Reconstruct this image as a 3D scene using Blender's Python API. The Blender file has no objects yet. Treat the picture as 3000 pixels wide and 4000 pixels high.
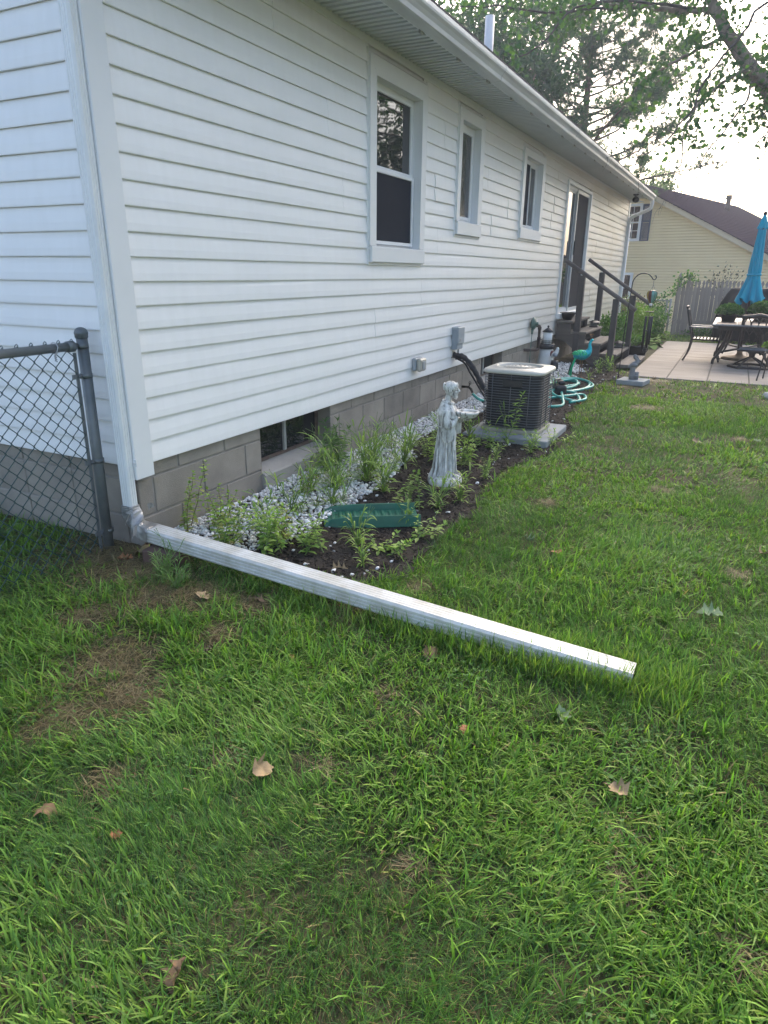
import bpy, bmesh, math, random
import numpy as np
from mathutils import Vector, Matrix

random.seed(7)
RNG = np.random.default_rng(11)
scene = bpy.context.scene
COL = scene.collection

# ------------------------------------------------------------------ camera
CAM = np.array([-2.4325, -2.6653, 0.9726])
YAW, PITCH, ROLL, FPX = math.radians(26.494), math.radians(19.762), math.radians(0.5705), 2610.97
_f = np.array([math.cos(PITCH)*math.cos(YAW), math.cos(PITCH)*math.sin(YAW), -math.sin(PITCH)])
_r = np.cross(_f, [0, 0, 1]); _r /= np.linalg.norm(_r); _u = np.cross(_r, _f)
_c, _s = math.cos(ROLL), math.sin(ROLL)
_rr, _uu = _c*_r + _s*_u, -_s*_r + _c*_u
cam_data = bpy.data.cameras.new('camera')
cam_data.sensor_fit = 'HORIZONTAL'; cam_data.sensor_width = 36.0; cam_data.lens = 36.0*FPX/3000.0
cam_data.clip_start = 0.05; cam_data.clip_end = 2000.0
cam = bpy.data.objects.new('camera', cam_data); COL.objects.link(cam)
cam.matrix_world = Matrix(((_rr[0], _uu[0], -_f[0], CAM[0]), (_rr[1], _uu[1], -_f[1], CAM[1]),
                           (_rr[2], _uu[2], -_f[2], CAM[2]), (0, 0, 0, 1)))
scene.camera = cam

# ------------------------------------------------------------------ sky, sun, exposure
SUN_EL, SUN_AZ = math.radians(36), math.radians(5)      # azimuth of the direction the light comes from (math angle from +x)
world = bpy.data.worlds.new('World'); scene.world = world; world.use_nodes = True
_nt = world.node_tree; _nt.nodes.clear()
_sky = _nt.nodes.new('ShaderNodeTexSky'); _sky.sky_type = 'NISHITA'; _sky.sun_disc = False
_sky.sun_elevation = SUN_EL; _sky.sun_rotation = math.pi/2 - SUN_AZ
_sky.air_density = 1.0; _sky.dust_density = 4.0; _sky.ozone_density = 0.4
_bg = _nt.nodes.new('ShaderNodeBackground'); _bg.inputs['Strength'].default_value = 0.15
_wo = _nt.nodes.new('ShaderNodeOutputWorld')
_nt.links.new(_sky.outputs['Color'], _bg.inputs['Color']); _nt.links.new(_bg.outputs['Background'], _wo.inputs['Surface'])
sun_data = bpy.data.lights.new('sun', 'SUN'); sun_data.energy = 0.5; sun_data.angle = math.radians(60); sun_data.color = (1.0, 0.96, 0.90)
sun = bpy.data.objects.new('sun', sun_data); COL.objects.link(sun); sun.location = (0, -10, 20)
_sd = Vector((math.cos(SUN_EL)*math.cos(SUN_AZ), math.cos(SUN_EL)*math.sin(SUN_AZ), math.sin(SUN_EL)))
sun.rotation_euler = _sd.to_track_quat('Z', 'Y').to_euler()
scene.view_settings.view_transform = 'Standard'; scene.view_settings.look = 'None'
scene.view_settings.exposure = 1.88; scene.view_settings.gamma = 1.0
scene.view_settings.use_curve_mapping = False
scene.render.engine = 'CYCLES'
scene.cycles.use_denoising = True
scene.cycles.max_bounces = 8; scene.cycles.diffuse_bounces = 4; scene.cycles.glossy_bounces = 3
scene.cycles.transmission_bounces = 6; scene.cycles.transparent_max_bounces = 8
scene.cycles.use_adaptive_sampling = True; scene.cycles.adaptive_threshold = 0.015
scene.cycles.caustics_reflective = False; scene.cycles.caustics_refractive = False

# ------------------------------------------------------------------ ground height
def gz(x, y):
    """height of the ground (works on numpy arrays)"""
    x = np.asarray(x, float); y = np.asarray(y, float)
    t = np.clip((y + 1.15)/0.7, 0, 1); t = t*t*(3-2*t)
    z = -0.495 + 0.03*t
    z = z + 0.007*np.sin(1.9*x+0.6)*np.sin(2.3*y+1.0)*np.clip((9-x)/3, 0, 1) + 0.004*np.sin(5.1*x+y*3.7)*np.clip((9-x)/3, 0, 1)
    far = np.clip((x-17.6)/4.0, 0, 1)
    return z - 0.75*far*far*(3-2*far)

# ------------------------------------------------------------------ materials
MAT = {}
def _nodes(name):
    m = bpy.data.materials.new(name); m.use_nodes = True
    nt = m.node_tree; b = nt.nodes['Principled BSDF']
    MAT[name] = m
    return m, nt, b
def N(nt, typ, **kw):
    n = nt.nodes.new(typ)
    for k, v in kw.items():
        if k in n.inputs.keys() if isinstance(k, str) else False: n.inputs[k].default_value = v
        else: setattr(n, k, v)
    return n
def rgba(c): return (c[0], c[1], c[2], 1.0)
def ramp(nt, fac, stops):
    r = nt.nodes.new('ShaderNodeValToRGB'); e = r.color_ramp.elements
    while len(e) < len(stops): e.new(0.5)
    for el, (p_, c_) in zip(e, stops): el.position = p_; el.color = rgba(c_)
    nt.links.new(fac, r.inputs['Fac']); return r.outputs['Color']
def noise(nt, scale, detail=4.0, rough=0.55, vec=None, stretch=None):
    if vec is None: vec = nt.nodes.new('ShaderNodeTexCoord').outputs['Object']
    if stretch is not None:
        mp = nt.nodes.new('ShaderNodeMapping'); mp.inputs['Scale'].default_value = stretch
        nt.links.new(vec, mp.inputs['Vector']); vec = mp.outputs['Vector']
    n = nt.nodes.new('ShaderNodeTexNoise'); n.inputs['Scale'].default_value = scale
    n.inputs['Detail'].default_value = detail; n.inputs['Roughness'].default_value = rough
    nt.links.new(vec, n.inputs['Vector']); return n.outputs['Fac']
def bump(nt, b, h, strength=0.3, dist=0.01):
    n = nt.nodes.new('ShaderNodeBump'); n.inputs['Strength'].default_value = strength; n.inputs['Distance'].default_value = dist
    nt.links.new(h, n.inputs['Height']); nt.links.new(n.outputs['Normal'], b.inputs['Normal'])
def mixc(nt, fac, a, b_, blend='MIX'):
    m = nt.nodes.new('ShaderNodeMix'); m.data_type = 'RGBA'; m.blend_type = blend
    if hasattr(fac, 'links'): nt.links.new(fac, m.inputs[0])
    else: m.inputs[0].default_value = fac
    for s, v in ((6, a), (7, b_)):
        if hasattr(v, 'links'): nt.links.new(v, m.inputs[s])
        else: m.inputs[s].default_value = rgba(v)
    return m.outputs[2]
def mat(name, c1, c2=None, scale=8, rough=0.6, bumpk=0.0, bscale=None, metal=0.0, stretch=None, spec=None, objvar=0.0, world_space=False, c3=None, detail=5):
    """plain two or three tone noise material with fine relief; objvar = brightness change from piece to piece"""
    m, nt, b = _nodes(name)
    b.inputs['Roughness'].default_value = rough; b.inputs['Metallic'].default_value = metal
    if spec is not None: b.inputs['Specular IOR Level'].default_value = spec
    vec = None
    if world_space: vec = nt.nodes.new('ShaderNodeNewGeometry').outputs['Position']
    if c2 is None: c2 = tuple(v*0.85 for v in c1)
    stops = [(0.3, c1), (0.7, c2)] if c3 is None else [(0.25, c1), (0.5, c2), (0.75, c3)]
    col = ramp(nt, noise(nt, scale, detail, 0.6, vec, stretch), stops)
    if objvar:
        oi = nt.nodes.new('ShaderNodeObjectInfo')
        mr = nt.nodes.new('ShaderNodeMapRange'); mr.inputs['To Min'].default_value = 1-objvar; mr.inputs['To Max'].default_value = 1+objvar*0.6
        nt.links.new(oi.outputs['Random'], mr.inputs['Value'])
        cc = nt.nodes.new('ShaderNodeCombineColor')
        for i in range(3): nt.links.new(mr.outputs['Result'], cc.inputs[i])
        col = mixc(nt, 1.0, col, cc.outputs['Color'], 'MULTIPLY')
    nt.links.new(col, b.inputs['Base Color'])
    if bumpk: bump(nt, b, noise(nt, bscale or scale*6, 4, 0.6, vec, stretch), bumpk, 0.004)
    return m
def leafmat(name, trans=0.35, rough=0.45, spec=0.35):
    """leaf material: colour comes from the mesh's own leaf colours, thin and slightly translucent"""
    m, nt, b = _nodes(name)
    at = nt.nodes.new('ShaderNodeAttribute'); at.attribute_name = 'col'
    b.inputs['Roughness'].default_value = rough; b.inputs['Specular IOR Level'].default_value = spec
    nt.links.new(at.outputs['Color'], b.inputs['Base Color'])
    tr = nt.nodes.new('ShaderNodeBsdfTranslucent')
    g = mixc(nt, 1.0, at.outputs['Color'], (1.0, 1.25, 0.5), 'MULTIPLY'); nt.links.new(g, tr.inputs['Color'])
    mx = nt.nodes.new('ShaderNodeMixShader'); mx.inputs[0].default_value = trans
    out = nt.nodes['Material Output']
    nt.links.new(b.outputs[0], mx.inputs[1]); nt.links.new(tr.outputs[0], mx.inputs[2]); nt.links.new(mx.outputs[0], out.inputs['Surface'])
    return m

# ------------------------------------------------------------------ objects
ORG = {}
def setp(o, label=None, cat=None, group=None, kind=None):
    if label: o['label'] = label
    if cat: o['category'] = cat
    if group: o['group'] = group
    if kind: o['kind'] = kind
    return o
def thing(name, label, cat, loc=(0, 0, 0), group=None, rotz=0.0):
    o = bpy.data.objects.new(name, None); o.empty_display_size = 0.1
    COL.objects.link(o); o.location = loc; o.rotation_euler = (0, 0, rotz)
    ORG[o.name] = np.array(loc, float) if not rotz else None
    return setp(o, label, cat, group)
class MB:
    """collects polygons in world (or thing-local) coordinates and links them as one mesh object"""
    def __init__(s): s.v = []; s.f = []; s.mi = []; s.smooth = False; s.n = 0; s.sm = []
    def add(s, verts, faces, smooth=False):
        o = s.n; s.v.append(np.asarray(verts, float).reshape(-1, 3)); s.n += len(s.v[-1])
        for f in faces: s.f.append(tuple(i+o for i in f)); s.sm.append(smooth)
        return s
    def box(s, a, b, R=None, c=None):
        x0, y0, z0 = a; x1, y1, z1 = b
        v = np.array([(x0,y0,z0),(x1,y0,z0),(x1,y1,z0),(x0,y1,z0),(x0,y0,z1),(x1,y0,z1),(x1,y1,z1),(x0,y1,z1)], float)
        if R is not None:
            c = v.mean(0) if c is None else np.array(c, float); v = (v-c)@np.array(R).T + c
        return s.add(v, [(0,3,2,1),(4,5,6,7),(0,1,5,4),(1,2,6,5),(2,3,7,6),(3,0,4,7)])
    def cbox(s, a, b, ch=0.006, R=None, c=None):
        """box with chamfered edges"""
        a = np.array(a, float); b = np.array(b, float); ch = min(ch, *(abs(b-a)*0.45))
        V = []; idx = {}
        for ix in (0, 1):
            for iy in (0, 1):
                for iz in (0, 1):
                    k = np.where([ix, iy, iz], b, a); sg = np.where([ix, iy, iz], -1, 1)*ch
                    for ax in range(3):
                        q = k + sg; q[ax] = k[ax]; idx[(ix, iy, iz, ax)] = len(V); V.append(q)
        F = []
        g = lambda t, ax: idx[(t[0], t[1], t[2], ax)]
        def ordr(l, out):
            P = [V[i] for i in l]; n = np.cross(P[1]-P[0], P[2]-P[0]); return l if np.dot(n, out) > 0 else l[::-1]
        ctr = (a+b)/2
        for ax in range(3):
            o1, o2 = [i for i in range(3) if i != ax]
            for sd in (0, 1):
                l = []
                for (p, q) in ((0,0),(1,0),(1,1),(0,1)):
                    t = [0,0,0]; t[ax] = sd; t[o1] = p; t[o2] = q; l.append(g(t, ax))
                out = np.zeros(3); out[ax] = 1 if sd else -1; F.append(ordr(l, out))
        for ax in range(3):          # edges running along ax
            o1, o2 = [i for i in range(3) if i != ax]
            for p in (0, 1):
                for q in (0, 1):
                    t0 = [0,0,0]; t0[o1] = p; t0[o2] = q; t1 = list(t0); t1[ax] = 1
                    l = [g(t0, o1), g(t1, o1), g(t1, o2), g(t0, o2)]
                    out = np.zeros(3); out[o1] = 1 if p else -1; out[o2] = 1 if q else -1; F.append(ordr(l, out))
        for ix in (0, 1):
            for iy in (0, 1):
                for iz in (0, 1):
                    l = [g((ix,iy,iz), k) for k in range(3)]
                    F.append(ordr(l, np.where([ix,iy,iz], 1., -1.)))
        V = np.array(V)
        if R is not None:
            c = ctr if c is None else np.array(c, float); V = (V-c)@np.array(R).T + c
        return s.add(V, F)
    def tube(s, pts, r, n=8, caps=True, smooth=True, closed=False, ell=1.0, up=(0,0,1)):
        """tube along a polyline; r may be a list; ell squashes it across"""
        P = np.array(pts, float); m = len(P); r = np.full(m, r, float) if np.isscalar(r) else np.array(r, float)
        T = np.zeros_like(P)
        if closed: T = np.roll(P, -1, 0)-np.roll(P, 1, 0)
        else: T[1:-1] = P[2:]-P[:-2]; T[0] = P[1]-P[0]; T[-1] = P[-1]-P[-2]
        T /= np.linalg.norm(T, axis=1)[:, None]+1e-12
        U = np.array(up, float); U = U - T[0]*(U@T[0])
        if np.linalg.norm(U) < 1e-3: U = np.array([1.,0,0]); U = U - T[0]*(U@T[0])
        U /= np.linalg.norm(U); V = []
        an = np.arange(n)*2*math.pi/n
        for i in range(m):
            U = U - T[i]*(U@T[i]); U /= np.linalg.norm(U)+1e-12; W = np.cross(T[i], U)
            V.append(P[i] + r[i]*(np.cos(an)[:, None]*U*ell + np.sin(an)[:, None]*W))
        V = np.concatenate(V); F = []
        for i in range(m if closed else m-1):
            j = (i+1) % m
            for k in range(n): F.append((i*n+k, i*n+(k+1) % n, j*n+(k+1) % n, j*n+k))
        if caps and not closed: F.append(tuple(range(n-1, -1, -1))); F.append(tuple((m-1)*n+k for k in range(n)))
        return s.add(V, F, smooth)
    def bar(s, a, b, w, h, up=(0, 0, 1)):
        """rectangular bar from a to b, width w (sideways), height h (along up)"""
        a = np.array(a, float); b = np.array(b, float); t = b-a; L = np.linalg.norm(t); t /= L
        u = np.array(up, float); u -= t*(u@t)
        if np.linalg.norm(u) < 1e-4: u = np.array([1., 0, 0]); u -= t*(u@t)
        u /= np.linalg.norm(u); w_ = np.cross(t, u)
        v = []
        for q in (a, b):
            for (i, j) in ((-1,-1),(1,-1),(1,1),(-1,1)): v.append(q + w_*i*w/2 + u*j*h/2)
        return s.add(v, [(0,3,2,1),(4,5,6,7),(0,1,5,4),(1,2,6,5),(2,3,7,6),(3,0,4,7)])
    def lathe(s, prof, c=(0, 0, 0), n=16, smooth=True, R=None, cap=True, sx=1.0, sy=1.0):
        prof = np.array(prof, float); an = np.arange(n)*2*math.pi/n; V = []
        for r, z in prof: V.append(np.stack([r*np.cos(an)*sx, r*np.sin(an)*sy, np.full(n, z)], 1))
        V = np.concatenate(V)
        if R is not None: V = V@np.array(R).T
        V = V + np.array(c, float); F = []
        for i in range(len(prof)-1):
            for k in range(n): F.append((i*n+k, i*n+(k+1) % n, (i+1)*n+(k+1) % n, (i+1)*n+k))
        if cap:
            if prof[0][0] > 1e-4: F.append(tuple(range(n-1, -1, -1)))
            if prof[-1][0] > 1e-4: F.append(tuple((len(prof)-1)*n+k for k in range(n)))
        return s.add(V, F, smooth)
    def prism(s, poly, a, b, ax='y', smooth=False):
        """poly = 2D outline, extruded between a and b along ax; the other two axes take the outline in order"""
        n = len(poly); V = []
        for t in (a, b):
            for (p, q) in poly:
                V.append({'x': (t, p, q), 'y': (p, t, q), 'z': (p, q, t)}[ax])
        F = [tuple(range(n)), tuple(range(2*n-1, n-1, -1))]
        for i in range(n): j = (i+1) % n; F.append((i, i+n, j+n, j))
        return s.add(V, F, smooth)
    def ball(s, c, r, seg=12, rings=8, R=None):
        r = np.array([r]*3 if np.isscalar(r) else r, float); V = [(0, 0, 1)]; F = []
        for i in range(1, rings):
            t = math.pi*i/rings
            for k in range(seg): a = 2*math.pi*k/seg; V.append((math.sin(t)*math.cos(a), math.sin(t)*math.sin(a), math.cos(t)))
        V.append((0, 0, -1)); V = np.array(V)*r
        if R is not None: V = V@np.array(R).T
        V = V + np.array(c, float); L = len(V)-1
        for k in range(seg):
            F.append((0, 1+k, 1+(k+1) % seg))
            for i in range(rings-2): a = 1+i*seg; F.append((a+k, a+seg+k, a+seg+(k+1) % seg, a+(k+1) % seg))
            a = 1+(rings-2)*seg; F.append((a+k, L, a+(k+1) % seg))
        return s.add(V, F, True)
    def mesh(s, name, org=None, recalc=True):
        me = bpy.data.meshes.new(name); V = np.concatenate(s.v) if s.v else np.zeros((0, 3))
        if org is not None: V = V-np.array(org, float)
        me.from_pydata(V.tolist(), [], s.f)
        if recalc and len(s.f) < 60000:
            bm = bmesh.new(); bm.from_mesh(me); bmesh.ops.recalc_face_normals(bm, faces=bm.faces[:]); bm.to_mesh(me); bm.free()
        if any(s.sm): me.polygons.foreach_set('use_smooth', s.sm)
        me.update(); return me
    def build(s, name, m, parent=None, label=None, cat=None, group=None, kind=None, loc=None, recalc=True, local=False):
        """world-coordinate mesh; under a parent it is re-based on the parent's origin"""
        if parent is not None and not local: org = ORG.get(root(parent).name)
        elif loc is not None: org = np.array(loc, float)
        else: org = None
        me = s.mesh(name, org, recalc)
        me.materials.append(MAT[m] if isinstance(m, str) else m)
        o = bpy.data.objects.new(name, me); COL.objects.link(o)
        if parent is not None: o.parent = parent
        elif loc is not None: o.location = loc
        return setp(o, label, cat, group, kind)
def root(o):
    while o.parent is not None: o = o.parent
    return o
def piece(name, me, parent, loc, rot=(0, 0, 0), scale=(1, 1, 1)):
    """one more object of a shared mesh, placed in world coordinates under a thing whose origin is known"""
    o = bpy.data.objects.new(name, me); COL.objects.link(o); o.parent = parent
    org = ORG.get(root(parent).name); o.location = np.array(loc, float) - (org if org is not None else 0)
    o.rotation_euler = rot; o.scale = scale; return o
def copy_tree(o, parent=None):
    c = o.copy(); COL.objects.link(c); c.parent = parent
    for ch in [q for q in bpy.data.objects if q.parent is o]: copy_tree(ch, c)
    return c
def rotz(a): c, s = math.cos(a), math.sin(a); return np.array([(c, -s, 0), (s, c, 0), (0, 0, 1)])
def rotx(a): c, s = math.cos(a), math.sin(a); return np.array([(1, 0, 0), (0, c, -s), (0, s, c)])
def roty(a): c, s = math.cos(a), math.sin(a); return np.array([(c, 0, s), (0, 1, 0), (-s, 0, c)])
def smooth_path(pts, k=6, closed=False):
    P = np.array(pts, float); n = len(P); out = []
    for i in range(n if closed else n-1):
        if closed: p0, p1, p2, p3 = P[(i-1) % n], P[i], P[(i+1) % n], P[(i+2) % n]
        else: p0, p1, p2, p3 = P[max(i-1, 0)], P[i], P[i+1], P[min(i+2, n-1)]
        for t in np.arange(k)/k:
            out.append(0.5*((2*p1)+(-p0+p2)*t+(2*p0-5*p1+4*p2-p3)*t*t+(-p0+3*p1-3*p2+p3)*t**3))
    if not closed: out.append(P[-1])
    return np.array(out)
def bulk(name, V, F, m, colors=None, parent=None, label=None, cat=None, kind=None, smooth=False, loc=None, group=None):
    """big mesh from arrays: V (n,3), F (m,k) all faces with k corners; colors per vertex"""
    V = np.asarray(V, np.float32); F = np.asarray(F, np.int32); k = F.shape[1]
    org = None
    if parent is not None: org = ORG.get(root(parent).name)
    elif loc is not None: org = np.array(loc)
    if org is not None: V = V - org.astype(np.float32)
    me = bpy.data.meshes.new(name); me.vertices.add(len(V)); me.vertices.foreach_set('co', V.ravel())
    me.loops.add(F.size); me.loops.foreach_set('vertex_index', F.ravel())
    me.polygons.add(len(F)); me.polygons.foreach_set('loop_start', np.arange(len(F), dtype=np.int32)*k)
    if smooth: me.polygons.foreach_set('use_smooth', np.ones(len(F), bool))
    me.update(calc_edges=True)
    if colors is not None:
        a = me.color_attributes.new('col', 'FLOAT_COLOR', 'POINT')
        C = np.ones((len(V), 4), np.float32); C[:, :3] = colors; a.data.foreach_set('color', C.ravel())
    me.materials.append(MAT[m])
    o = bpy.data.objects.new(name, me); COL.objects.link(o)
    if parent is not None: o.parent = parent
    elif loc is not None: o.location = loc
    return setp(o, label, cat, group, kind)
# ================================================================== materials of the house
def _siding_mat():
    m, nt, b = _nodes('vinyl_siding')
    b.inputs['Roughness'].default_value = 0.42; b.inputs['Specular IOR Level'].default_value = 0.4
    pos = nt.nodes.new('ShaderNodeNewGeometry').outputs['Position']
    n1 = noise(nt, 1.1, 5, 0.6, pos, (1.0, 1.0, 3.0))
    base = ramp(nt, n1, [(0.3, (0.845, 0.845, 0.835)), (0.75, (0.80, 0.805, 0.80))])
    sep = nt.nodes.new('ShaderNodeSeparateXYZ'); nt.links.new(pos, sep.inputs[0])
    mr = nt.nodes.new('ShaderNodeMapRange'); mr.inputs['From Min'].default_value = 4.0; mr.inputs['From Max'].default_value = 13.0
    nt.links.new(sep.outputs['X'], mr.inputs['Value'])
    n2 = noise(nt, 1.6, 6, 0.65, pos, (0.5, 1.0, 2.5))
    mu = nt.nodes.new('ShaderNodeMath'); mu.operation = 'MULTIPLY'; nt.links.new(mr.outputs[0], mu.inputs[0]); nt.links.new(n2, mu.inputs[1])
    mu2 = nt.nodes.new('ShaderNodeMath'); mu2.operation = 'MULTIPLY'; mu2.inputs[1].default_value = 1.5; mu2.use_clamp = True; nt.links.new(mu.outputs[0], mu2.inputs[0])
    col = mixc(nt, mu2.outputs[0], base, (0.62, 0.55, 0.43))       # grime film on the older far end of the wall
    # faint vertical runs
    n3 = noise(nt, 3.0, 5, 0.7, pos, (6.0, 6.0, 0.5))
    col = mixc(nt, 1.0, col, ramp(nt, n3, [(0.35, (1, 1, 1)), (0.8, (0.95, 0.95, 0.94))]), 'MULTIPLY')
    nt.links.new(col, b.inputs['Base Color'])
    bump(nt, b, noise(nt, 30, 3, 0.5, pos, (0.4, 0.4, 6.0)), 0.12, 0.002)
_siding_mat()
mat('trim_white', (0.78, 0.79, 0.79), (0.72, 0.735, 0.74), 2.5, 0.4, 0.05, 20, world_space=True)
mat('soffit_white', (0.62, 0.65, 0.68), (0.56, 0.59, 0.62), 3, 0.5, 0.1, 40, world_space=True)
mat('gutter_white', (0.66, 0.675, 0.68), (0.48, 0.50, 0.50), 2.2, 0.38, 0.05, 12, world_space=True, stretch=(0.6, 3, 3), detail=8)
mat('spout_white', (0.80, 0.81, 0.81), (0.70, 0.71, 0.70), 5, 0.35, 0.05, 30, world_space=True, detail=8)
mat('spout_dirty', (0.60, 0.605, 0.59), (0.38, 0.365, 0.31), 9, 0.45, 0.1, 60, world_space=True, detail=9)
mat('spout_inside', (0.10, 0.10, 0.095), (0.05, 0.05, 0.045), 9, 0.7)
mat('block_concrete', (0.34, 0.305, 0.255), (0.21, 0.19, 0.165), 3.2, 0.92, 0.9, 170, objvar=0.16, world_space=True, detail=9)
mat('mortar', (0.31, 0.29, 0.26), (0.22, 0.205, 0.185), 14, 0.95, 0.5, 150, world_space=True)
mat('sill_concrete', (0.40, 0.38, 0.35), (0.30, 0.285, 0.26), 6, 0.9, 0.4, 120, world_space=True, detail=8)
mat('shingle_dark', (0.055, 0.05, 0.055), (0.035, 0.033, 0.036), 30, 0.95, 0.6, 160, world_space=True)
mat('steel_brown', (0.10, 0.055, 0.04), (0.15, 0.12, 0.10), 20, 0.6, 0.2)
mat('steel_pale', (0.42, 0.43, 0.42), (0.34, 0.33, 0.30), 12, 0.5)
mat('dark_inside', (0.020, 0.022, 0.025), (0.012, 0.013, 0.015), 2, 0.8)
mat('interior_wall', (0.16, 0.16, 0.155), (0.12, 0.12, 0.12), 2, 0.9)
mat('screen_mesh', (0.022, 0.028, 0.040), (0.016, 0.021, 0.031), 3, 0.75, spec=0.08, world_space=True)
mat('blind_fabric', (0.20, 0.20, 0.205), (0.12, 0.12, 0.125), 14, 0.8, 0.3, 40, stretch=(1, 8, 0.15))
mat('alu_frame', (0.60, 0.62, 0.63), (0.50, 0.52, 0.53), 6, 0.35, metal=0.0)
mat('pvc_pipe', (0.68, 0.66, 0.66), (0.56, 0.55, 0.55), 5, 0.5, world_space=True)
def _glass():
    m, nt, b = _nodes('window_glass')
    b.inputs['Base Color'].default_value = (0.012, 0.015, 0.02, 1); b.inputs['Roughness'].default_value = 0.02
    b.inputs['IOR'].default_value = 1.52; b.inputs['Specular IOR Level'].default_value = 0.75
    bump(nt, b, noise(nt, 2.2, 2, 0.5), 0.25, 0.006)
_glass()
def _glass_obscure():
    m, nt, b = _nodes('obscure_glass')
    b.inputs['Base Color'].default_value = (0.035, 0.04, 0.045, 1); b.inputs['Roughness'].default_value = 0.12
    b.inputs['IOR'].default_value = 1.52; b.inputs['Specular IOR Level'].default_value = 0.75
    bump(nt, b, noise(nt, 26, 2, 0.5, None, (1, 1, 0.35)), 0.5, 0.006)
_glass_obscure()

# ================================================================== our house
HX, HD = 16.05, 7.6              # length along x, depth along y
EXPO = 0.1143                    # siding exposure
def sofz(x): return 2.545 + 0.0075*x
house = thing('house', 'long white vinyl sided single storey house on grey concrete block foundation', 'house', (0, 0, -0.47))
# window and door openings on the long wall: (x0, x1, z0, z1) outer edge of the casing
WINS = dict(w1=(2.555, 3.615, 1.045, 2.462), w2=(4.405, 5.150, 1.338, 2.468), w3=(6.672, 7.750, 1.400, 2.450), door=(9.235, 11.215, 0.285, 2.365))
def rows_open(z0, z1): return [i for i in range(0, 23) if i*EXPO >= z0+0.005 and (i+1)*EXPO <= z1+0.115]
OPEN = {}
for k, (x0, x1, z0, z1) in WINS.items():
    for i in rows_open(z0, z1): OPEN.setdefault(i, []).append((x0+0.03, x1-0.03))
BW = [(1.085, 1.985), (5.58, 6.44)]         # basement window openings in the block wall

# ---- wall boards behind the siding, with holes where the windows are
def holed(mb, x0, x1, z0, z1, holes, y):
    xs = sorted({x0, x1, *[h for q in holes for h in q[:2]]}); zs = sorted({z0, z1, *[h for q in holes for h in q[2:]]})
    for a, b in zip(xs[:-1], xs[1:]):
        for c, e in zip(zs[:-1], zs[1:]):
            if any(q[0] <= a and b <= q[1] and q[2] <= c and e <= q[3] for q in holes): continue
            mb.add([(a, y, c), (b, y, c), (b, y, e), (a, y, e)], [(0, 1, 2, 3)])
mb = MB(); hs = [(a+0.09, b-0.09, c+0.12, d-0.09) for (a, b, c, d) in WINS.values()]
holed(mb, 0.03, HX-0.03, 0.0, 2.6, hs, 0.012)
front_wall = mb.build('wall', 'trim_white', house)
mb = MB(); mb.add([(0.012, 0.03, 0), (0.012, HD, 0), (0.012, HD, 2.6), (0.012, 0.03, 2.6)], [(0, 3, 2, 1)])
mb.add([(0.012, -0.35, 2.6), (0.012, HD+0.35, 2.6), (0.012, HD/2, 4.02)], [(0, 2, 1)])
end_wall = mb.build('wall', 'trim_white', house)
mb = MB(); mb.add([(HX-0.012, 0.03, 0), (HX-0.012, HD, 0), (HX-0.012, HD, 2.6), (HX-0.012, 0.03, 2.6)], [(0, 1, 2, 3)])
mb.add([(HX-0.012, -0.35, 2.6), (HX-0.012, HD+0.35, 2.6), (HX-0.012, HD/2, 4.02)], [(0, 1, 2)])
mb.add([(0, HD, -0.6), (HX, HD, -0.6), (HX, HD, 2.6), (0, HD, 2.6)], [(0, 3, 2, 1)])
mb.build('wall', 'trim_white', house)

# ---- siding: every length of every course its own panel; pairs of courses share their seams
SEAMS = {0: [0.93, 4.6, 8.3, 12.0], 2: [3.1, 5.36, 8.9, 12.6], 4: [2.71, 4.55, 6.28, 12.1, 14.9], 6: [3.65, 7.24, 11.0, 14.62], 8: [1.22, 5.9, 8.3, 12.02],
         10: [4.0, 8.1, 11.9, 14.14], 12: [2.2, 5.6, 8.7, 12.24], 14: [3.9, 6.2, 8.4, 14.08], 16: [2.0, 5.4, 8.51, 12.28], 18: [4.1, 7.9, 12.6, 14.11], 20: [1.4, 5.7, 8.6, 13.1]}
_pm = {}
def siding_mesh(L, h, top=None):
    """one course, L long, h high: bottom edge 14 mm proud with a rolled butt, top tucked under the next"""
    key = (round(L, 3), round(h, 4))
    if key in _pm: return _pm[key]
    prof = [(0.010, 0.003), (-0.012, 0.0), (-0.0160, 0.0025), (-0.0165, 0.008), (-0.0140, 0.040), (-0.0075, 0.085), (-0.0025, h+0.006), (0.010, h+0.006)]
    V = []; F = []
    nx = max(2, int(L/0.6)+1); rg = np.random.default_rng(int(L*1000) % 9973)
    for ix in range(nx):
        x = L*ix/(nx-1); wob = rg.normal(0, 0.0014)
        for j, (y, z) in enumerate(prof): V.append((x, y + (wob if 2 <= j <= 5 else 0), z + (rg.normal(0, 0.0011) if j in (1, 2, 3) else 0)))
    m_ = len(prof)
    for ix in range(nx-1):
        for j in range(m_-1): a = ix*m_+j; F.append((a, a+1, a+m_+1, a+m_))
    F.append(tuple(range(m_))); F.append(tuple(range((nx-1)*m_+m_-1, (nx-1)*m_-1, -1)))
    b = MB(); b.add(V, F); me = b.mesh('siding_panel'); me.materials.append(MAT['vinyl_siding'])
    _pm[key] = me; return me
def place_course(i, x0, x1, h):
    cuts = [x0] + [s for s in SEAMS.get(i - i % 2, []) if x0+0.15 < s < x1-0.15] + [x1]
    for k, (a, b) in enumerate(zip(cuts[:-1], cuts[1:])):
        ov = 0.018 if k else 0.0                     # panels lap over the one before them
        o = piece('siding_panel', siding_mesh(round(b-a+ov, 3), h), front_wall, (a-ov, -0.0016*(k % 2), i*EXPO))
for i in range(0, 23):
    h = EXPO
    segs = [(0.10, HX-0.10)]
    for (a, b) in OPEN.get(i, []):
        segs = [q for (p0, p1) in segs for q in ((p0, min(p1, a)), (max(p0, b), p1)) if q[1]-q[0] > 0.02]
    for (a, b) in segs: place_course(i, a, b, h)
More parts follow.
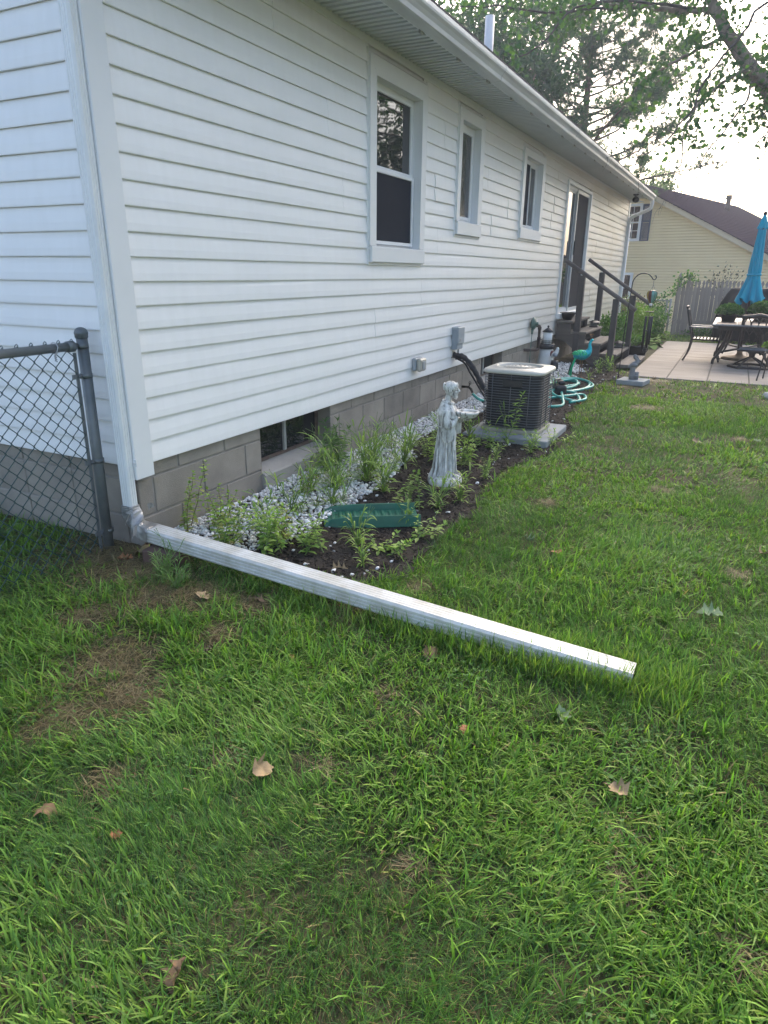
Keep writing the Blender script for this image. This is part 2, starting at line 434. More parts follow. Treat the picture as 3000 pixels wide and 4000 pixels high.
for i in range(0, 34):                               # gable end wall, up into the triangle
    z = i*EXPO; y1 = HD-0.10; y0 = 0.10
    if z > 2.5:
        y0 = max(y0, (z+EXPO-2.62)/0.333-0.5); y1 = HD-y0
        if y1-y0 < 0.4: break
    cuts = [y0] + [s for s in ([4.2] if (i//2) % 2 else [2.9, 6.1]) if y0+0.2 < s < y1-0.2] + [y1]
    for a, b in zip(cuts[:-1], cuts[1:]):
        o = piece('siding_panel', siding_mesh(round(b-a, 3), EXPO), end_wall, (0.0, b, z), rot=(0, 0, -math.pi/2))
# ---- corner trim posts (two flanges and a rounded nose)
def corner_post(cx, cy, sx, sy):
    mb = MB(); w, t = 0.098, 0.026
    z0, z1 = -0.062, sofz(cx)-0.004
    nose = [(sx*(t-0.008)+0, 0)] 
    pl = [(w, 0.008), (w, -t), (0.006-t, -t), (-t+0.0015, -t+0.0015), (-t, 0.006-t), (-t, w), (0.008, w), (0.008, 0.008)]
    pl = [(cx+sx*p, cy+sy*q) for p, q in pl]
    mb.prism(pl, z0, z1, 'z'); return mb.build('corner_trim', 'trim_white', house)
corner_post(0, 0, 1, 1); corner_post(HX, 0, -1, 1)

# ---- concrete block foundation: each block its own piece, joints recessed
mb = MB()
holed(mb, 0.018, HX-0.018, -0.75, 0.14, [(a, b, -0.50, 0.2) for a, b in BW], 0.019)
mb.add([(0.019, 0.018, -0.75), (0.019, HD, -0.75), (0.019, HD, 0.14), (0.019, 0.018, 0.14)], [(0, 3, 2, 1)])
mb.add([(HX-0.019, 0.018, -0.75), (HX-0.019, HD, -0.75), (HX-0.019, HD, 0.14), (HX-0.019, 0.018, 0.14)], [(0, 1, 2, 3)])
foundation = mb.build('foundation', 'mortar', house)
_bm = {}
def block_mesh(L, h):
    k = (round(L, 2), round(h, 3))
    if k not in _bm:
        b = MB(); b.cbox((0, 0, 0), (k[0], 0.05, k[1]), 0.004)
        me = b.mesh('block'); me.materials.append(MAT['block_concrete']); _bm[k] = me
    return _bm[k]
BROWS = [(-0.705, -0.508, 0.12), (-0.497, -0.300, 0.32), (-0.289, -0.090, 0.12), (-0.079, 0.118, 0.32)]
for (z0, z1, off) in BROWS:
    for wall_i in range(2):
        lim = HX-0.012 if wall_i == 0 else HD-0.05
        x = off-0.4 if wall_i == 0 else (off-0.2 if off > 0.2 else off-0.4)
        holes = [(a, b) for a, b in BW] if (wall_i == 0 and z1 > -0.45) else []
        while x < lim:
            a, b = max(x+0.005, 0.012), min(x+0.395, lim); x += 0.4
            if b-a < 0.04: continue
            for (p0, p1) in [(a, b)]:
                segs = [(p0, p1)]
                for (h0, h1) in holes: segs = [q for (s0, s1) in segs for q in ((s0, min(s1, h0)), (max(s0, h1), s1)) if q[1]-q[0] > 0.03]
                for (s0, s1) in segs:
                    jit = random.uniform(-0.0015, 0.0015)
                    if wall_i == 0: piece('block', block_mesh(s1-s0, z1-z0), foundation, (s0, 0.012+jit, z0))
                    elif s0 < 4.5: piece('block', block_mesh(s1-s0, z1-z0), foundation, (0.012+jit, s1, z0), rot=(0, 0, -math.pi/2))
# ---- basement windows
def basement_window(x0, x1):
    zb = -0.288
    mb = MB(); t = 0.03; y = 0.125                      # steel frame set back in the wall
    mb.box((x0, y, zb), (x0+t, y+0.03, 0.06)); mb.box((x1-t, y, zb), (x1, y+0.03, 0.06)); mb.box((x0+t, y, zb), (x1-t, y+0.03, zb+0.022))
    w = mb.build('basement_window', 'steel_brown', house)
    mb = MB(); xm = x0+(x1-x0)*0.49
    mb.box((xm-0.014, y-0.004, zb+0.022), (xm+0.014, y+0.026, 0.06)); mb.build('mullion', 'steel_pale', w)
    for a, b in ((x0+t, xm-0.014), (xm+0.014, x1-t)):
        mb = MB(); mb.box((a, y+0.012, zb+0.022), (b, y+0.018, 0.06)); mb.build('pane', 'window_glass', w)
    for a, b in ((x0-0.01, x0+0.002), (x1-0.002, x1+0.012)):
        mb = MB(); mb.box((a, 0.014, zb-0.13), (b, 0.20, 0.12)); mb.build('jamb', 'block_concrete', w)
    mb = MB(); pl = [(0.20, zb-0.14), (-0.012, zb-0.14), (-0.016, zb-0.048), (-0.008, zb-0.038), (0.115, zb-0.002), (0.20, zb-0.002)]
    mb.prism(pl, x0+0.003, x1-0.003, 'x'); mb.build('sill', 'sill_concrete', w)
for a, b in BW: basement_window(a, b)

# ---- windows of the long wall
def flat_casing(name, k, wl, wr, wt, wb, sill=True):
    x0, x1, z0, z1 = WINS[k]; mb = MB(); y0 = -0.036
    # mitred head and legs, a flat apron below; returns run back to the window
    a = [(x0, z0+wb*0.02), (x1, z0+wb*0.02), (x1, z1), (x0, z1)]; b = [(x0+wl, z0+wb), (x1-wr, z0+wb), (x1-wr, z1-wt), (x0+wl, z1-wt)]
    for (i, j) in ((3, 2), (0, 3), (2, 1)):
        A, B_, C, D = a[i], a[j], b[j], b[i]
        if (i, j) == (0, 3): A = (x0, z0+wb); D = (x0+wl, z0+wb)
        if (i, j) == (2, 1): B_ = (x1, z0+wb); C = (x1-wr, z0+wb)
        g = 0.0012
        P = np.array([A, B_, C, D]); c = P.mean(0); P = c+(P-c)*(1-0.002)
        V = [(p, y0, q) for p, q in P] + [(p, 0.10, q) for p, q in P]
        mb.add(V, [(0, 1, 2, 3), (4, 7, 6, 5), (0, 4, 5, 1), (1, 5, 6, 2), (2, 6, 7, 3), (3, 7, 4, 0)])
    w = mb.build(name, 'trim_white', house)
    mb = MB(); mb.cbox((x0+0.012, y0-0.010, z0), (x1-0.004, 0.10, z0+wb-0.002), 0.004); mb.build('sill', 'trim_white', w)
    mb = MB(); mb.cbox((x0-0.014, -0.022, z0-0.02), (x0-0.001, 0.0, z1+0.035), 0.003); mb.cbox((x1+0.001, -0.022, z0-0.02), (x1+0.014, 0.0, z1+0.035), 0.003)
    mb.cbox((x0-0.001, -0.022, z1+0.012), (x1+0.001, 0.0, z1+0.026), 0.003); mb.cbox((x0-0.001, -0.021, z0-0.022), (x1+0.001, 0.0, z0-0.008), 0.003)
    mb.build('channel', 'trim_white', w)
    return w, (x0+wl, x1-wr, z0+wb, z1-wt)
def sash(w, x0, x1, z0, z1, y, t=0.035, m='trim_white', pane='window_glass', tt=None, tb=None):
    tt = tt or t; tb = tb or t
    mb = MB(); d = 0.028
    mb.cbox((x0, y, z0), (x0+t, y+d, z1), 0.003); mb.cbox((x1-t, y, z0), (x1, y+d, z1), 0.003)
    mb.cbox((x0+t, y+0.001, z0), (x1-t, y+d, z0+tb), 0.003); mb.cbox((x0+t, y+0.001, z1-tt), (x1-t, y+d, z1), 0.003)
    mb.build('sash', m, w)
    mb = MB(); mb.box((x0+t, y+0.013, z0+tb), (x1-t, y+0.018, z1-tt)); return mb.build('pane', pane, w)
w, (a, b, c, e) = flat_casing('window', 'w1', 0.105, 0.105, 0.125, 0.12)
house_w1 = w
mb = MB(); mb.box((a, 0.055, c), (a+0.018, 0.10, e)); mb.box((b-0.035, 0.05, c), (b, 0.10, e)); mb.box((a+0.018, 0.05, e-0.03), (b-0.035, 0.10, e)); mb.box((a+0.018, 0.05, c), (b-0.035, 0.10, c+0.02)); mb.build('frame', 'trim_white', w)
zm = 1.765
sash(w, a+0.018, b-0.035, zm-0.022, e-0.03, 0.045, 0.026)
sash(w, a+0.018, b-0.035, c+0.02, zm-0.022, 0.020, 0.028, pane='screen_mesh')
w, (a, b, c, e) = flat_casing('window', 'w2', 0.085, 0.12, 0.10, 0.125)
mb = MB(); mb.box((a, 0.05, c), (a+0.02, 0.10, e)); mb.box((b-0.06, 0.045, c), (b, 0.10, e)); mb.box((a+0.02, 0.045, e-0.05), (b-0.06, 0.10, e)); mb.box((a+0.02, 0.045, c), (b-0.06, 0.10, c+0.03)); mb.build('frame', 'trim_white', w)
sash(w, a+0.02, b-0.06, c+0.03, e-0.05, 0.03, 0.03, pane='obscure_glass')
w, (a, b, c, e) = flat_casing('window', 'w3', 0.12, 0.13, 0.085, 0.13)
xm = 7.215
mb = MB(); mb.box((a, 0.05, c), (a+0.02, 0.10, e)); mb.box((b-0.05, 0.045, c), (b, 0.10, e)); mb.box((a+0.02, 0.045, e-0.04), (b-0.05, 0.10, e)); mb.box((a+0.02, 0.045, c), (b-0.05, 0.10, c+0.03)); mb.build('frame', 'trim_white', w)
sash(w, a+0.02, xm, c+0.03, e-0.04, 0.022, 0.018, pane='screen_mesh')
sash(w, xm, b-0.05, c+0.03, e-0.04, 0.045, 0.03, pane='obscure_glass')
# ---- sliding door
x0, x1, z0, z1 = WINS['door']
mb = MB(); y0 = -0.04
mb.cbox((x0, y0, z0), (x0+0.07, 0.10, z1), 0.004); mb.cbox((x1-0.07, y0, z0), (x1, 0.10, z1), 0.004)
mb.cbox((x0+0.07, y0+0.001, z1-0.05), (x1-0.07, 0.10, z1), 0.004); mb.cbox((x0+0.02, -0.075, z0-0.03), (x1-0.02, 0.10, z0+0.06), 0.006)
door = mb.build('sliding_door', 'trim_white', house)
p_ = sash(door, x0+0.075, 10.18, z0+0.062, z1-0.052, 0.03, 0.075, m='alu_frame')
mb = MB(); mb.box((x0+0.15, 0.10, z0+0.1), (10.1, 0.115, z1-0.12)); mb.build('blind', 'blind_fabric', door)
sash(door, 10.13, x1-0.072, z0+0.062, z1-0.052, -0.006, 0.055, m='alu_frame', pane='screen_mesh')
mb = MB(); mb.cbox((10.15, -0.026, 1.28), (10.165, -0.007, 1.50), 0.004); mb.build('handle', 'dark_inside', door)

# ---- soffit panels, fascia, gutter, roof
mb = MB()                                              # one 300 mm vented panel: three grooves
prof = []
for g in range(4):
    gx = 0.075*g
    prof += [(gx+0.000, 0.0), (gx+0.038, 0.0), (gx+0.040, 0.022), (gx+0.073, 0.022)]
prof += [(0.3, 0.0)]
V = []; F = []
for (x, z) in prof: V += [(x, 0.0, z), (x, -0.405, z)]
for i in range(len(prof)-1): F.append((2*i, 2*i+1, 2*i+3, 2*i+2))
mb.add(V, F); soff_me = mb.mesh('soffit_panel', recalc=False); soff_me.materials.append(MAT['soffit_white'])
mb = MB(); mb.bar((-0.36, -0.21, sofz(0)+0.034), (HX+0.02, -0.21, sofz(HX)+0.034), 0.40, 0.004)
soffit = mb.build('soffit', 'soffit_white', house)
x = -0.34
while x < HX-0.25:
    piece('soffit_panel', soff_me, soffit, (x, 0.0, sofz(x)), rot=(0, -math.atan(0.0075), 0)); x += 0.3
def eave_sweep(poly, xa, xb, name, m, parent=house, nseg=1):
    """profile (y, z above soffit) swept along the eave, following its slight fall"""
    n = len(poly); V = []; F = []
    xs = np.linspace(xa, xb, nseg+1)
    for x in xs:
        for (y, z) in poly: V.append((x, y, z+sofz(x)))
    for i in range(nseg):
        for k in range(n): j = (k+1) % n; F.append((i*n+k, i*n+j, (i+1)*n+j, (i+1)*n+k))
    F += [tuple(range(n-1, -1, -1)), tuple(range(nseg*n, nseg*n+n))]
    b = MB(); b.add(V, F); return b.build(name, m, parent)
eave_sweep([(0.0, -0.03), (-0.014, -0.03), (-0.016, -0.002), (-0.004, 0.0), (0.0, 0.01)], 0.10, HX-0.1, 'frieze_trim', 'trim_white')
fas = eave_sweep([(-0.398, -0.006), (-0.442, -0.006), (-0.446, 0.0), (-0.446, 0.14), (-0.430, 0.14), (-0.430, 0.004), (-0.398, 0.004)], -0.36, HX+0.03, 'fascia', 'trim_white')
K = [(-0.448, -0.036), (-0.530, -0.036), (-0.540, -0.030), (-0.545, -0.004), (-0.560, 0.018), (-0.576, 0.034), (-0.580, 0.048), (-0.580, 0.074), (-0.574, 0.078), (-0.564, 0.078), (-0.564, 0.072), (-0.574, 0.070),
     (-0.574, 0.050), (-0.571, 0.037), (-0.555, 0.021), (-0.540, -0.002), (-0.536, -0.025), (-0.528, -0.031), (-0.453, -0.031), (-0.453, 0.09), (-0.448, 0.09)]
gut = eave_sweep(K, -0.37, HX+0.06, 'gutter', 'gutter_white')
eave_sweep([(-0.449, -0.033), (-0.530, -0.033), (-0.545, 0.0), (-0.576, 0.05), (-0.576, 0.072), (-0.449, 0.08)], HX+0.057, HX+0.064, 'gutter_end_cap', 'gutter_white', gut)
for i in range(22):                                    # gutter brackets seen from below at the fascia
    x = 0.35+0.72*i; zb = sofz(x)
    mb = MB(); mb.box((x, -0.4475, zb-0.048), (x+0.06, -0.430, zb-0.006)); mb.build('gutter_bracket', 'steel_pale', gut)
for xj in (4.02, 7.12, 10.2, 13.3):                    # gutter seams
    eave_sweep([(p-0.0025 if p < -0.5 else p, q-0.0025 if q < 0 else q) for p, q in K[:10]] + [(-0.574, 0.070), (-0.571, 0.040), (-0.540, -0.003), (-0.528, -0.030), (-0.448, -0.031)], xj, xj+0.05, 'gutter_seam', 'gutter_white', gut)
# roof
mb = MB(); ye, zr = -0.50, 2.545+0.145; sl = 0.333
for i in range(24):                                    # shingle courses as low steps
    y0 = ye+i*0.18; y1 = min(y0+0.18, HD/2)
    if y0 >= HD/2: break
    za, zb = zr+sl*(y0-ye)+0.006, zr+sl*(y1-ye)+0.001
    mb.add([(-0.4, y0, za), (HX+0.1, y0, za+0.12), (HX+0.1, y1, zb+0.12), (-0.4, y1, zb), (-0.4, y0, za-0.014), (HX+0.1, y0, za+0.106)], [(0, 1, 2, 3), (4, 5, 1, 0)])
zt = zr+sl*(HD/2-ye)
mb.add([(-0.4, HD/2, zt), (HX+0.1, HD/2, zt+0.12), (HX+0.1, HD+0.5, zr+0.12), (-0.4, HD+0.5, zr)], [(0, 1, 2, 3)])
mb.add([(-0.4, ye, zr-0.01), (HX+0.1, ye, zr+0.11), (HX+0.1, HD/2, zt+0.10), (-0.4, HD/2, zt-0.02)], [(3, 2, 1, 0)])
roof = mb.build('roof', 'shingle_dark', house)
mb = MB(); mb.tube([(6.63, 0.5, 2.9), (6.63, 0.5, 3.86)], 0.056, 18); mb.build('vent_pipe', 'pvc_pipe', roof)

# ---- things fixed to the wall
mat('box_grey', (0.30, 0.34, 0.37), (0.24, 0.28, 0.31), 8, 0.5, 0.05, world_space=True)
mat('box_lid', (0.36, 0.40, 0.43), (0.30, 0.34, 0.37), 8, 0.45, world_space=True)
mat('outlet_grey', (0.33, 0.36, 0.38), (0.28, 0.30, 0.32), 8, 0.5)
mat('outlet_cover', (0.45, 0.43, 0.37), (0.38, 0.35, 0.29), 8, 0.35, spec=0.6)
mat('rubber_black', (0.018, 0.019, 0.021), (0.03, 0.03, 0.032), 25, 0.75, 0.6, 60, world_space=True)
mat('rust_pipe', (0.055, 0.035, 0.03), (0.035, 0.025, 0.024), 30, 0.7, 0.3, world_space=True)
mat('brass_dark', (0.05, 0.045, 0.035), (0.03, 0.03, 0.028), 30, 0.55, metal=0.4)
t = thing('disconnect_box', 'grey metal electrical disconnect box on the white siding above the air conditioner', 'electrical box', (4.62, -0.02, 0.19))
mb = MB(); mb.cbox((4.455, -0.085, 0.195), (4.625, -0.016, 0.415), 0.006); mb.build('case', 'box_grey', t)
mb = MB(); mb.cbox((4.45, -0.098, 0.255), (4.632, -0.086, 0.425), 0.005); mb.cbox((4.452, -0.09, 0.40), (4.63, -0.016, 0.428), 0.005); mb.build('lid', 'box_lid', t)
mb = MB(); mb.tube([(4.60, -0.045, 0.196), (4.60, -0.045, 0.10), (4.60, -0.02, 0.075)], 0.011, 8); mb.build('conduit', 'box_grey', t)
mb = MB(); mb.cbox((4.49, -0.103, 0.28), (4.53, -0.0975, 0.31), 0.002); mb.build('latch', 'steel_pale', t)
t = thing('outlet_box', 'pale grey weatherproof outlet box on the white siding behind the robed statue', 'outlet', (3.55, -0.02, 0.13))
mb = MB(); mb.cbox((3.44, -0.058, 0.088), (3.60, -0.016, 0.208), 0.008); mb.build('case', 'outlet_grey', t)
mb = MB(); mb.cbox((3.452, -0.105, 0.082), (3.592, -0.0585, 0.202), 0.014); mb.build('cover', 'outlet_cover', t)
mb = MB(); mb.cbox((3.49, -0.111, 0.10), (3.55, -0.1055, 0.175), 0.003); mb.build('bubble', 'outlet_grey', t)
t = thing('refrigerant_line', 'black foam wrapped line curving from the siding down to the air conditioner', 'pipe', (4.5, -0.02, 0.12))
pts = smooth_path([(4.52, 0.0, 0.135), (4.53, -0.06, 0.128), (4.56, -0.14, 0.10), (4.56, -0.24, 0.0), (4.53, -0.34, -0.13), (4.46, -0.46, -0.26), (4.36, -0.60, -0.37), (4.2, -0.72, -0.38)], 7)
rr = [0.030+0.0035*math.sin(i*1.9)+0.003*math.sin(i*0.7) for i in range(len(pts))]
mb = MB(); mb.tube(pts, rr, 10); mb.build('insulation', 'rubber_black', t)
mb = MB(); mb.tube(smooth_path([(4.545, -0.005, 0.12), (4.57, -0.05, 0.09), (4.60, -0.13, 0.04), (4.60, -0.2, -0.06), (4.57, -0.33, -0.22), (4.50, -0.45, -0.34), (4.42, -0.55, -0.42)], 5), 0.011, 8); mb.build('drain_line', 'rubber_black', t)
mb = MB(); mb.ball((4.52, -0.012, 0.14), (0.035, 0.018, 0.035), 10, 6); mb.build('sealant', 'outlet_cover', t)
t = thing('garden_spigot', 'dark brass garden tap on the block wall between statue and air conditioner', 'tap', (4.93, 0.0, -0.28))
mb = MB(); mb.tube([(4.93, 0.015, -0.27), (4.93, -0.07, -0.27), (4.93, -0.10, -0.29), (4.93, -0.12, -0.33)], [0.014, 0.014, 0.016, 0.012], 10); mb.tube([(4.93, -0.07, -0.27), (4.93, -0.085, -0.225)], 0.007, 8); mb.build('body', 'brass_dark', t)
mb = MB()
mb.tube([(4.93+0.03*math.cos(a), -0.085+0.006*math.sin(a), -0.222+0.03*math.sin(a)*0.6) for a in np.linspace(0, 2*math.pi, 13)[:-1]], 0.005, 6, closed=True); mb.tube([(4.90, -0.085, -0.222), (4.96, -0.085, -0.222)], 0.004, 6); mb.build('hand_wheel', 'brass_dark', t)
t = thing('gas_pipe', 'dark rusty bent pipe on the siding beside the lantern of the lighthouse', 'pipe', (7.95, -0.02, 0.2))
pts = [(7.80, -0.03, 0.235), (7.86, -0.08, 0.235), (7.93, -0.085, 0.225), (7.95, -0.085, 0.19), (7.955, -0.085, 0.0), (7.96, -0.085, -0.09), (7.94, -0.085, -0.115), (7.86, -0.08, -0.12), (7.62, -0.05, -0.10), (7.5, 0.02, -0.095)]
mb = MB(); mb.tube(pts, 0.021, 10); mb.lathe([(0.0, -0.02), (0.028, -0.02), (0.028, 0.02), (0, 0.02)], (7.955, -0.085, 0.04), 10); mb.lathe([(0.0, -0.02), (0.028, -0.02), (0.028, 0.02), (0, 0.02)], (7.95, -0.085, 0.195), 10); mb.build('pipe', 'rust_pipe', t)
mat('meter_green', (0.10, 0.17, 0.13), (0.07, 0.12, 0.10), 20, 0.4)
t = thing('gas_regulator', 'round green gas regulator disc on the white siding beside the bent rusty pipe', 'regulator', (7.70, -0.05, 0.27))
Rg = rotx(math.radians(90))
mb = MB(); mb.lathe([(0, -0.03), (0.06, -0.03), (0.088, -0.012), (0.092, 0.0), (0.088, 0.012), (0.06, 0.035), (0.03, 0.045), (0.03, 0.07), (0, 0.072)], (7.66, -0.06, 0.275), 20, R=Rg); mb.build('disc', 'meter_green', t)
mb = MB(); mb.tube([(7.63, -0.06, 0.20), (7.62, -0.06, 0.13)], [0.022, 0.014], 8); mb.tube([(7.62, -0.06, 0.13), (7.60, -0.06, -0.30), (7.60, -0.06, -0.47)], 0.006, 6); mb.build('stem', 'meter_green', t)
t = thing('flood_light', 'dark round flood light under the far end of the eave', 'lamp', (14.74, -0.3, 2.62))
mb = MB(); mb.lathe([(0, 0.0), (0.06, 0.0), (0.06, -0.02), (0.025, -0.035), (0.025, -0.08), (0.0, -0.08)][::-1], (14.74, -0.3, sofz(14.74)-0.001), 14); mb.build('mount', 'dark_inside', t)
mb = MB(); mb.ball((14.74, -0.31, sofz(14.74)-0.115), (0.075, 0.075, 0.062), 14, 8); mb.build('lamp_head', 'dark_inside', t)
# ================================================================== ground, lawn, bed, gravel
def inside(poly, x, y):
    x = np.asarray(x); y = np.asarray(y); r = np.zeros(x.shape, bool); n = len(poly)
    for i in range(n):
        x0, y0 = poly[i]; x1, y1 = poly[(i+1) % n]
        c = ((y0 > y) != (y1 > y))
        xi = (x1-x0)*(y-y0)/((y1-y0) if y1 != y0 else 1e-9)+x0
        r ^= c & (x < xi)
    return r
def vnoise(x, y, s, seed=0):
    """smooth value noise in 0..1, s = features per metre"""
    rg = np.random.default_rng(seed); T = rg.random((256, 256))
    u = np.asarray(x)*s+500.3; v = np.asarray(y)*s+500.7; i = np.floor(u).astype(int); j = np.floor(v).astype(int); a = u-i; b = v-j
    a = a*a*(3-2*a); b = b*b*(3-2*b); i0, i1, j0, j1 = i % 256, (i+1) % 256, j % 256, (j+1) % 256
    return (T[i0, j0]*(1-a)+T[i1, j0]*a)*(1-b)+(T[i0, j1]*(1-a)+T[i1, j1]*a)*b
BED = [(0.10, 0.03), (0.06, -0.50), (0.22, -0.95), (0.20, -1.24), (0.42, -1.36), (1.04, -1.33), (1.5, -1.38), (1.92, -1.28), (2.65, -1.27), (3.3, -1.45), (4.3, -1.42), (4.82, -1.22), (6.08, -1.16), (7.7, -1.12), (8.05, -1.35), (8.4, -1.3), (9.15, -1.0), (9.2, 0.03)]
GRAV = [(0.10, 0.02), (0.10, -0.32), (0.24, -0.56), (0.55, -0.68), (0.84, -0.64), (1.32, -0.66), (1.82, -0.62), (2.4, -0.50), (2.85, -0.32), (3.5, -0.30), (4.2, -0.42), (5.0, -0.38), (6.5, -0.34), (7.3, -0.55), (7.9, -0.88), (8.5, -0.70), (9.1, -0.45), (9.1, 0.02)]
PATIO = [(8.45, -1.37), (14.85, -1.37), (14.85, -6.4), (8.45, -6.4)]
# -- materials
def _ground_mat():
    m, nt, b = _nodes('soil_ground'); b.inputs['Roughness'].default_value = 0.95; b.inputs['Specular IOR Level'].default_value = 0.2
    pos = nt.nodes.new('ShaderNodeNewGeometry').outputs['Position']
    n1 = ramp(nt, noise(nt, 2.2, 6, 0.65, pos), [(0.3, (0.045, 0.050, 0.024)), (0.55, (0.080, 0.075, 0.040)), (0.75, (0.14, 0.115, 0.068))])
    n2 = noise(nt, 55, 4, 0.7, pos)
    col = mixc(nt, 1.0, n1, ramp(nt, n2, [(0.3, (0.55, 0.55, 0.5)), (0.7, (1.25, 1.2, 1.1))]), 'MULTIPLY')
    nt.links.new(col, b.inputs['Base Color']); bump(nt, b, n2, 0.8, 0.01)
_ground_mat()
def _mulch_mat():
    m, nt, b = _nodes('mulch_dark'); b.inputs['Roughness'].default_value = 0.95; b.inputs['Specular IOR Level'].default_value = 0.15
    pos = nt.nodes.new('ShaderNodeNewGeometry').outputs['Position']
    n2 = noise(nt, 70, 5, 0.7, pos)
    col = ramp(nt, n2, [(0.3, (0.022, 0.019, 0.017)), (0.6, (0.048, 0.041, 0.035)), (0.8, (0.09, 0.076, 0.062))])
    nt.links.new(col, b.inputs['Base Color']); bump(nt, b, n2, 1.0, 0.012)
_mulch_mat()
leafmat('grass_blade', 0.38, 0.5, 0.3)
leafmat('leaf_thin', 0.40, 0.45, 0.35)
def vcolmat(name, rough=0.8, spec=0.3):
    m, nt, b = _nodes(name); at = nt.nodes.new('ShaderNodeAttribute'); at.attribute_name = 'col'
    b.inputs['Roughness'].default_value = rough; b.inputs['Specular IOR Level'].default_value = spec
    nt.links.new(at.outputs['Color'], b.inputs['Base Color'])
vcolmat('gravel_stone', 0.6, 0.35); vcolmat('mulch_chip', 0.9, 0.15)
mat('slab_paver', (0.33, 0.29, 0.25), (0.21, 0.185, 0.16), 2.2, 0.85, 0.35, 60, objvar=0.10, world_space=True, stretch=(1, 0.35, 1), detail=9)
mat('sand_joint', (0.15, 0.135, 0.11), (0.10, 0.09, 0.075), 20, 0.95, world_space=True)

# -- one ground sheet, fine near the house and coarse out to the horizon
def axis(lo, a, b, hi, fine, ncoarse):
    q = np.linspace(0, 1, ncoarse)**2.2
    return np.unique(np.concatenate([a-(a-lo)*q[::-1], np.arange(a, b+1e-6, fine), b+(hi-b)*q]).round(4))
xs = axis(-200, -4, 12, 260, 0.16, 14); ys = axis(-220, -6.4, 2.6, 200, 0.16, 14)
X, Y = np.meshgrid(xs, ys, indexing='ij'); Z = gz(X, Y)
nx, ny = X.shape; ii = np.arange(nx*ny).reshape(nx, ny)
F = np.stack([ii[:-1, :-1], ii[1:, :-1], ii[1:, 1:], ii[:-1, 1:]], -1).reshape(-1, 4)
bulk('ground', np.stack([X, Y, Z], -1).reshape(-1, 3), F, 'soil_ground', label='lawn soil and thatch across the back yard', kind='structure', smooth=True)
# -- mulch bed along the house
xs = np.arange(0.02, 9.3, 0.05); ys = np.arange(-1.6, 0.03, 0.05); X, Y = np.meshgrid(xs, ys, indexing='ij')
Z = gz(X, Y)+0.012+0.008*vnoise(X, Y, 9, 3)
wob = 0.06*(vnoise(X, Y, 4, 9)-0.5)
ii = np.arange(X.size).reshape(X.shape); cx = (X[:-1, :-1]+X[1:, 1:])/2+wob[:-1, :-1]; cy = (Y[:-1, :-1]+Y[1:, 1:])/2+wob[:-1, :-1]
keep = inside(BED, cx, cy)
F = np.stack([ii[:-1, :-1], ii[1:, :-1], ii[1:, 1:], ii[:-1, 1:]], -1)[keep]
bulk('garden_bed', np.stack([X, Y, Z], -1).reshape(-1, 3), F, 'mulch_dark', label='dark mulched planting bed along the house wall', kind='structure', smooth=True)
def bedz(x, y): return gz(x, y)+0.016

# -- scattered small solids
def scatter_solids(P, S, base, frac_flat=0.6, seed=0):
    """copies of one small solid at P with sizes S, random turns; returns V, F"""
    rg = np.random.default_rng(seed); bv, bf = base; n = len(P); k = len(bv)
    a = rg.normal(size=(n, 4)); a /= np.linalg.norm(a, axis=1)[:, None]; w, x, y, z = a.T
    R = np.stack([1-2*(y*y+z*z), 2*(x*y-z*w), 2*(x*z+y*w), 2*(x*y+z*w), 1-2*(x*x+z*z), 2*(y*z-x*w), 2*(x*z-y*w), 2*(y*z+x*w), 1-2*(x*x+y*y)], 1).reshape(n, 3, 3)
    J = 1+rg.normal(0, 0.22, (n, k, 1)); sc = S[:, None]*np.array([1, 1, 1]) if S.ndim == 1 else S
    V = (bv[None]*J*(sc[:, None, :]))
    V = np.einsum('nij,nkj->nki', R, V); V[..., 2] *= frac_flat
    V = V+P[:, None, :]
    F = bf[None]+(np.arange(n)*k)[:, None, None]
    return V.reshape(-1, 3), F.reshape(-1, 3)
def icos():
    b = bmesh.new(); bmesh.ops.create_icosphere(b, subdivisions=1, radius=1.0); b.verts.ensure_lookup_table()
    v = np.array([q.co[:] for q in b.verts]); f = np.array([[q.index for q in fc.verts] for fc in b.faces]); b.free(); return v, f
ICO = icos()
def sample_poly(poly, dens, rg, box=None):
    a = np.array(poly); lo, hi = a.min(0), a.max(0); n = int(dens*(hi-lo).prod()); q = lo+rg.random((n, 2))*(hi-lo)
    return q[inside(poly, q[:, 0], q[:, 1])]
rg = np.random.default_rng(5)
q = sample_poly(GRAV, 3700, rg)
edge = vnoise(q[:, 0], q[:, 1], 3.5, 21)
thin = np.clip((q[:, 0]-3.0)/3, 0, 1)
keep = (rg.random(len(q)) < 1-0.6*thin) & (edge+0.30*(q[:, 1] > -0.45)+0.35*rg.random(len(q)) > 0.47)
q = q[keep]
sp = sample_poly(BED, 26, rg); q = np.concatenate([q, sp])
S = rg.uniform(0.0050, 0.0130, len(q))*np.where(rg.random(len(q)) < 0.12, 1.5, 1.0)*(1+0.25*np.clip((q[:, 0]-3)/3, 0, 1))
lay = np.where(np.arange(len(q)) < len(q)-len(sp), rg.random(len(q))**1.5*0.022, 0.0)
P = np.stack([q[:, 0], q[:, 1], bedz(q[:, 0], q[:, 1])+S*0.35+lay], 1)
P[:, 1] = np.minimum(P[:, 1], -0.012)
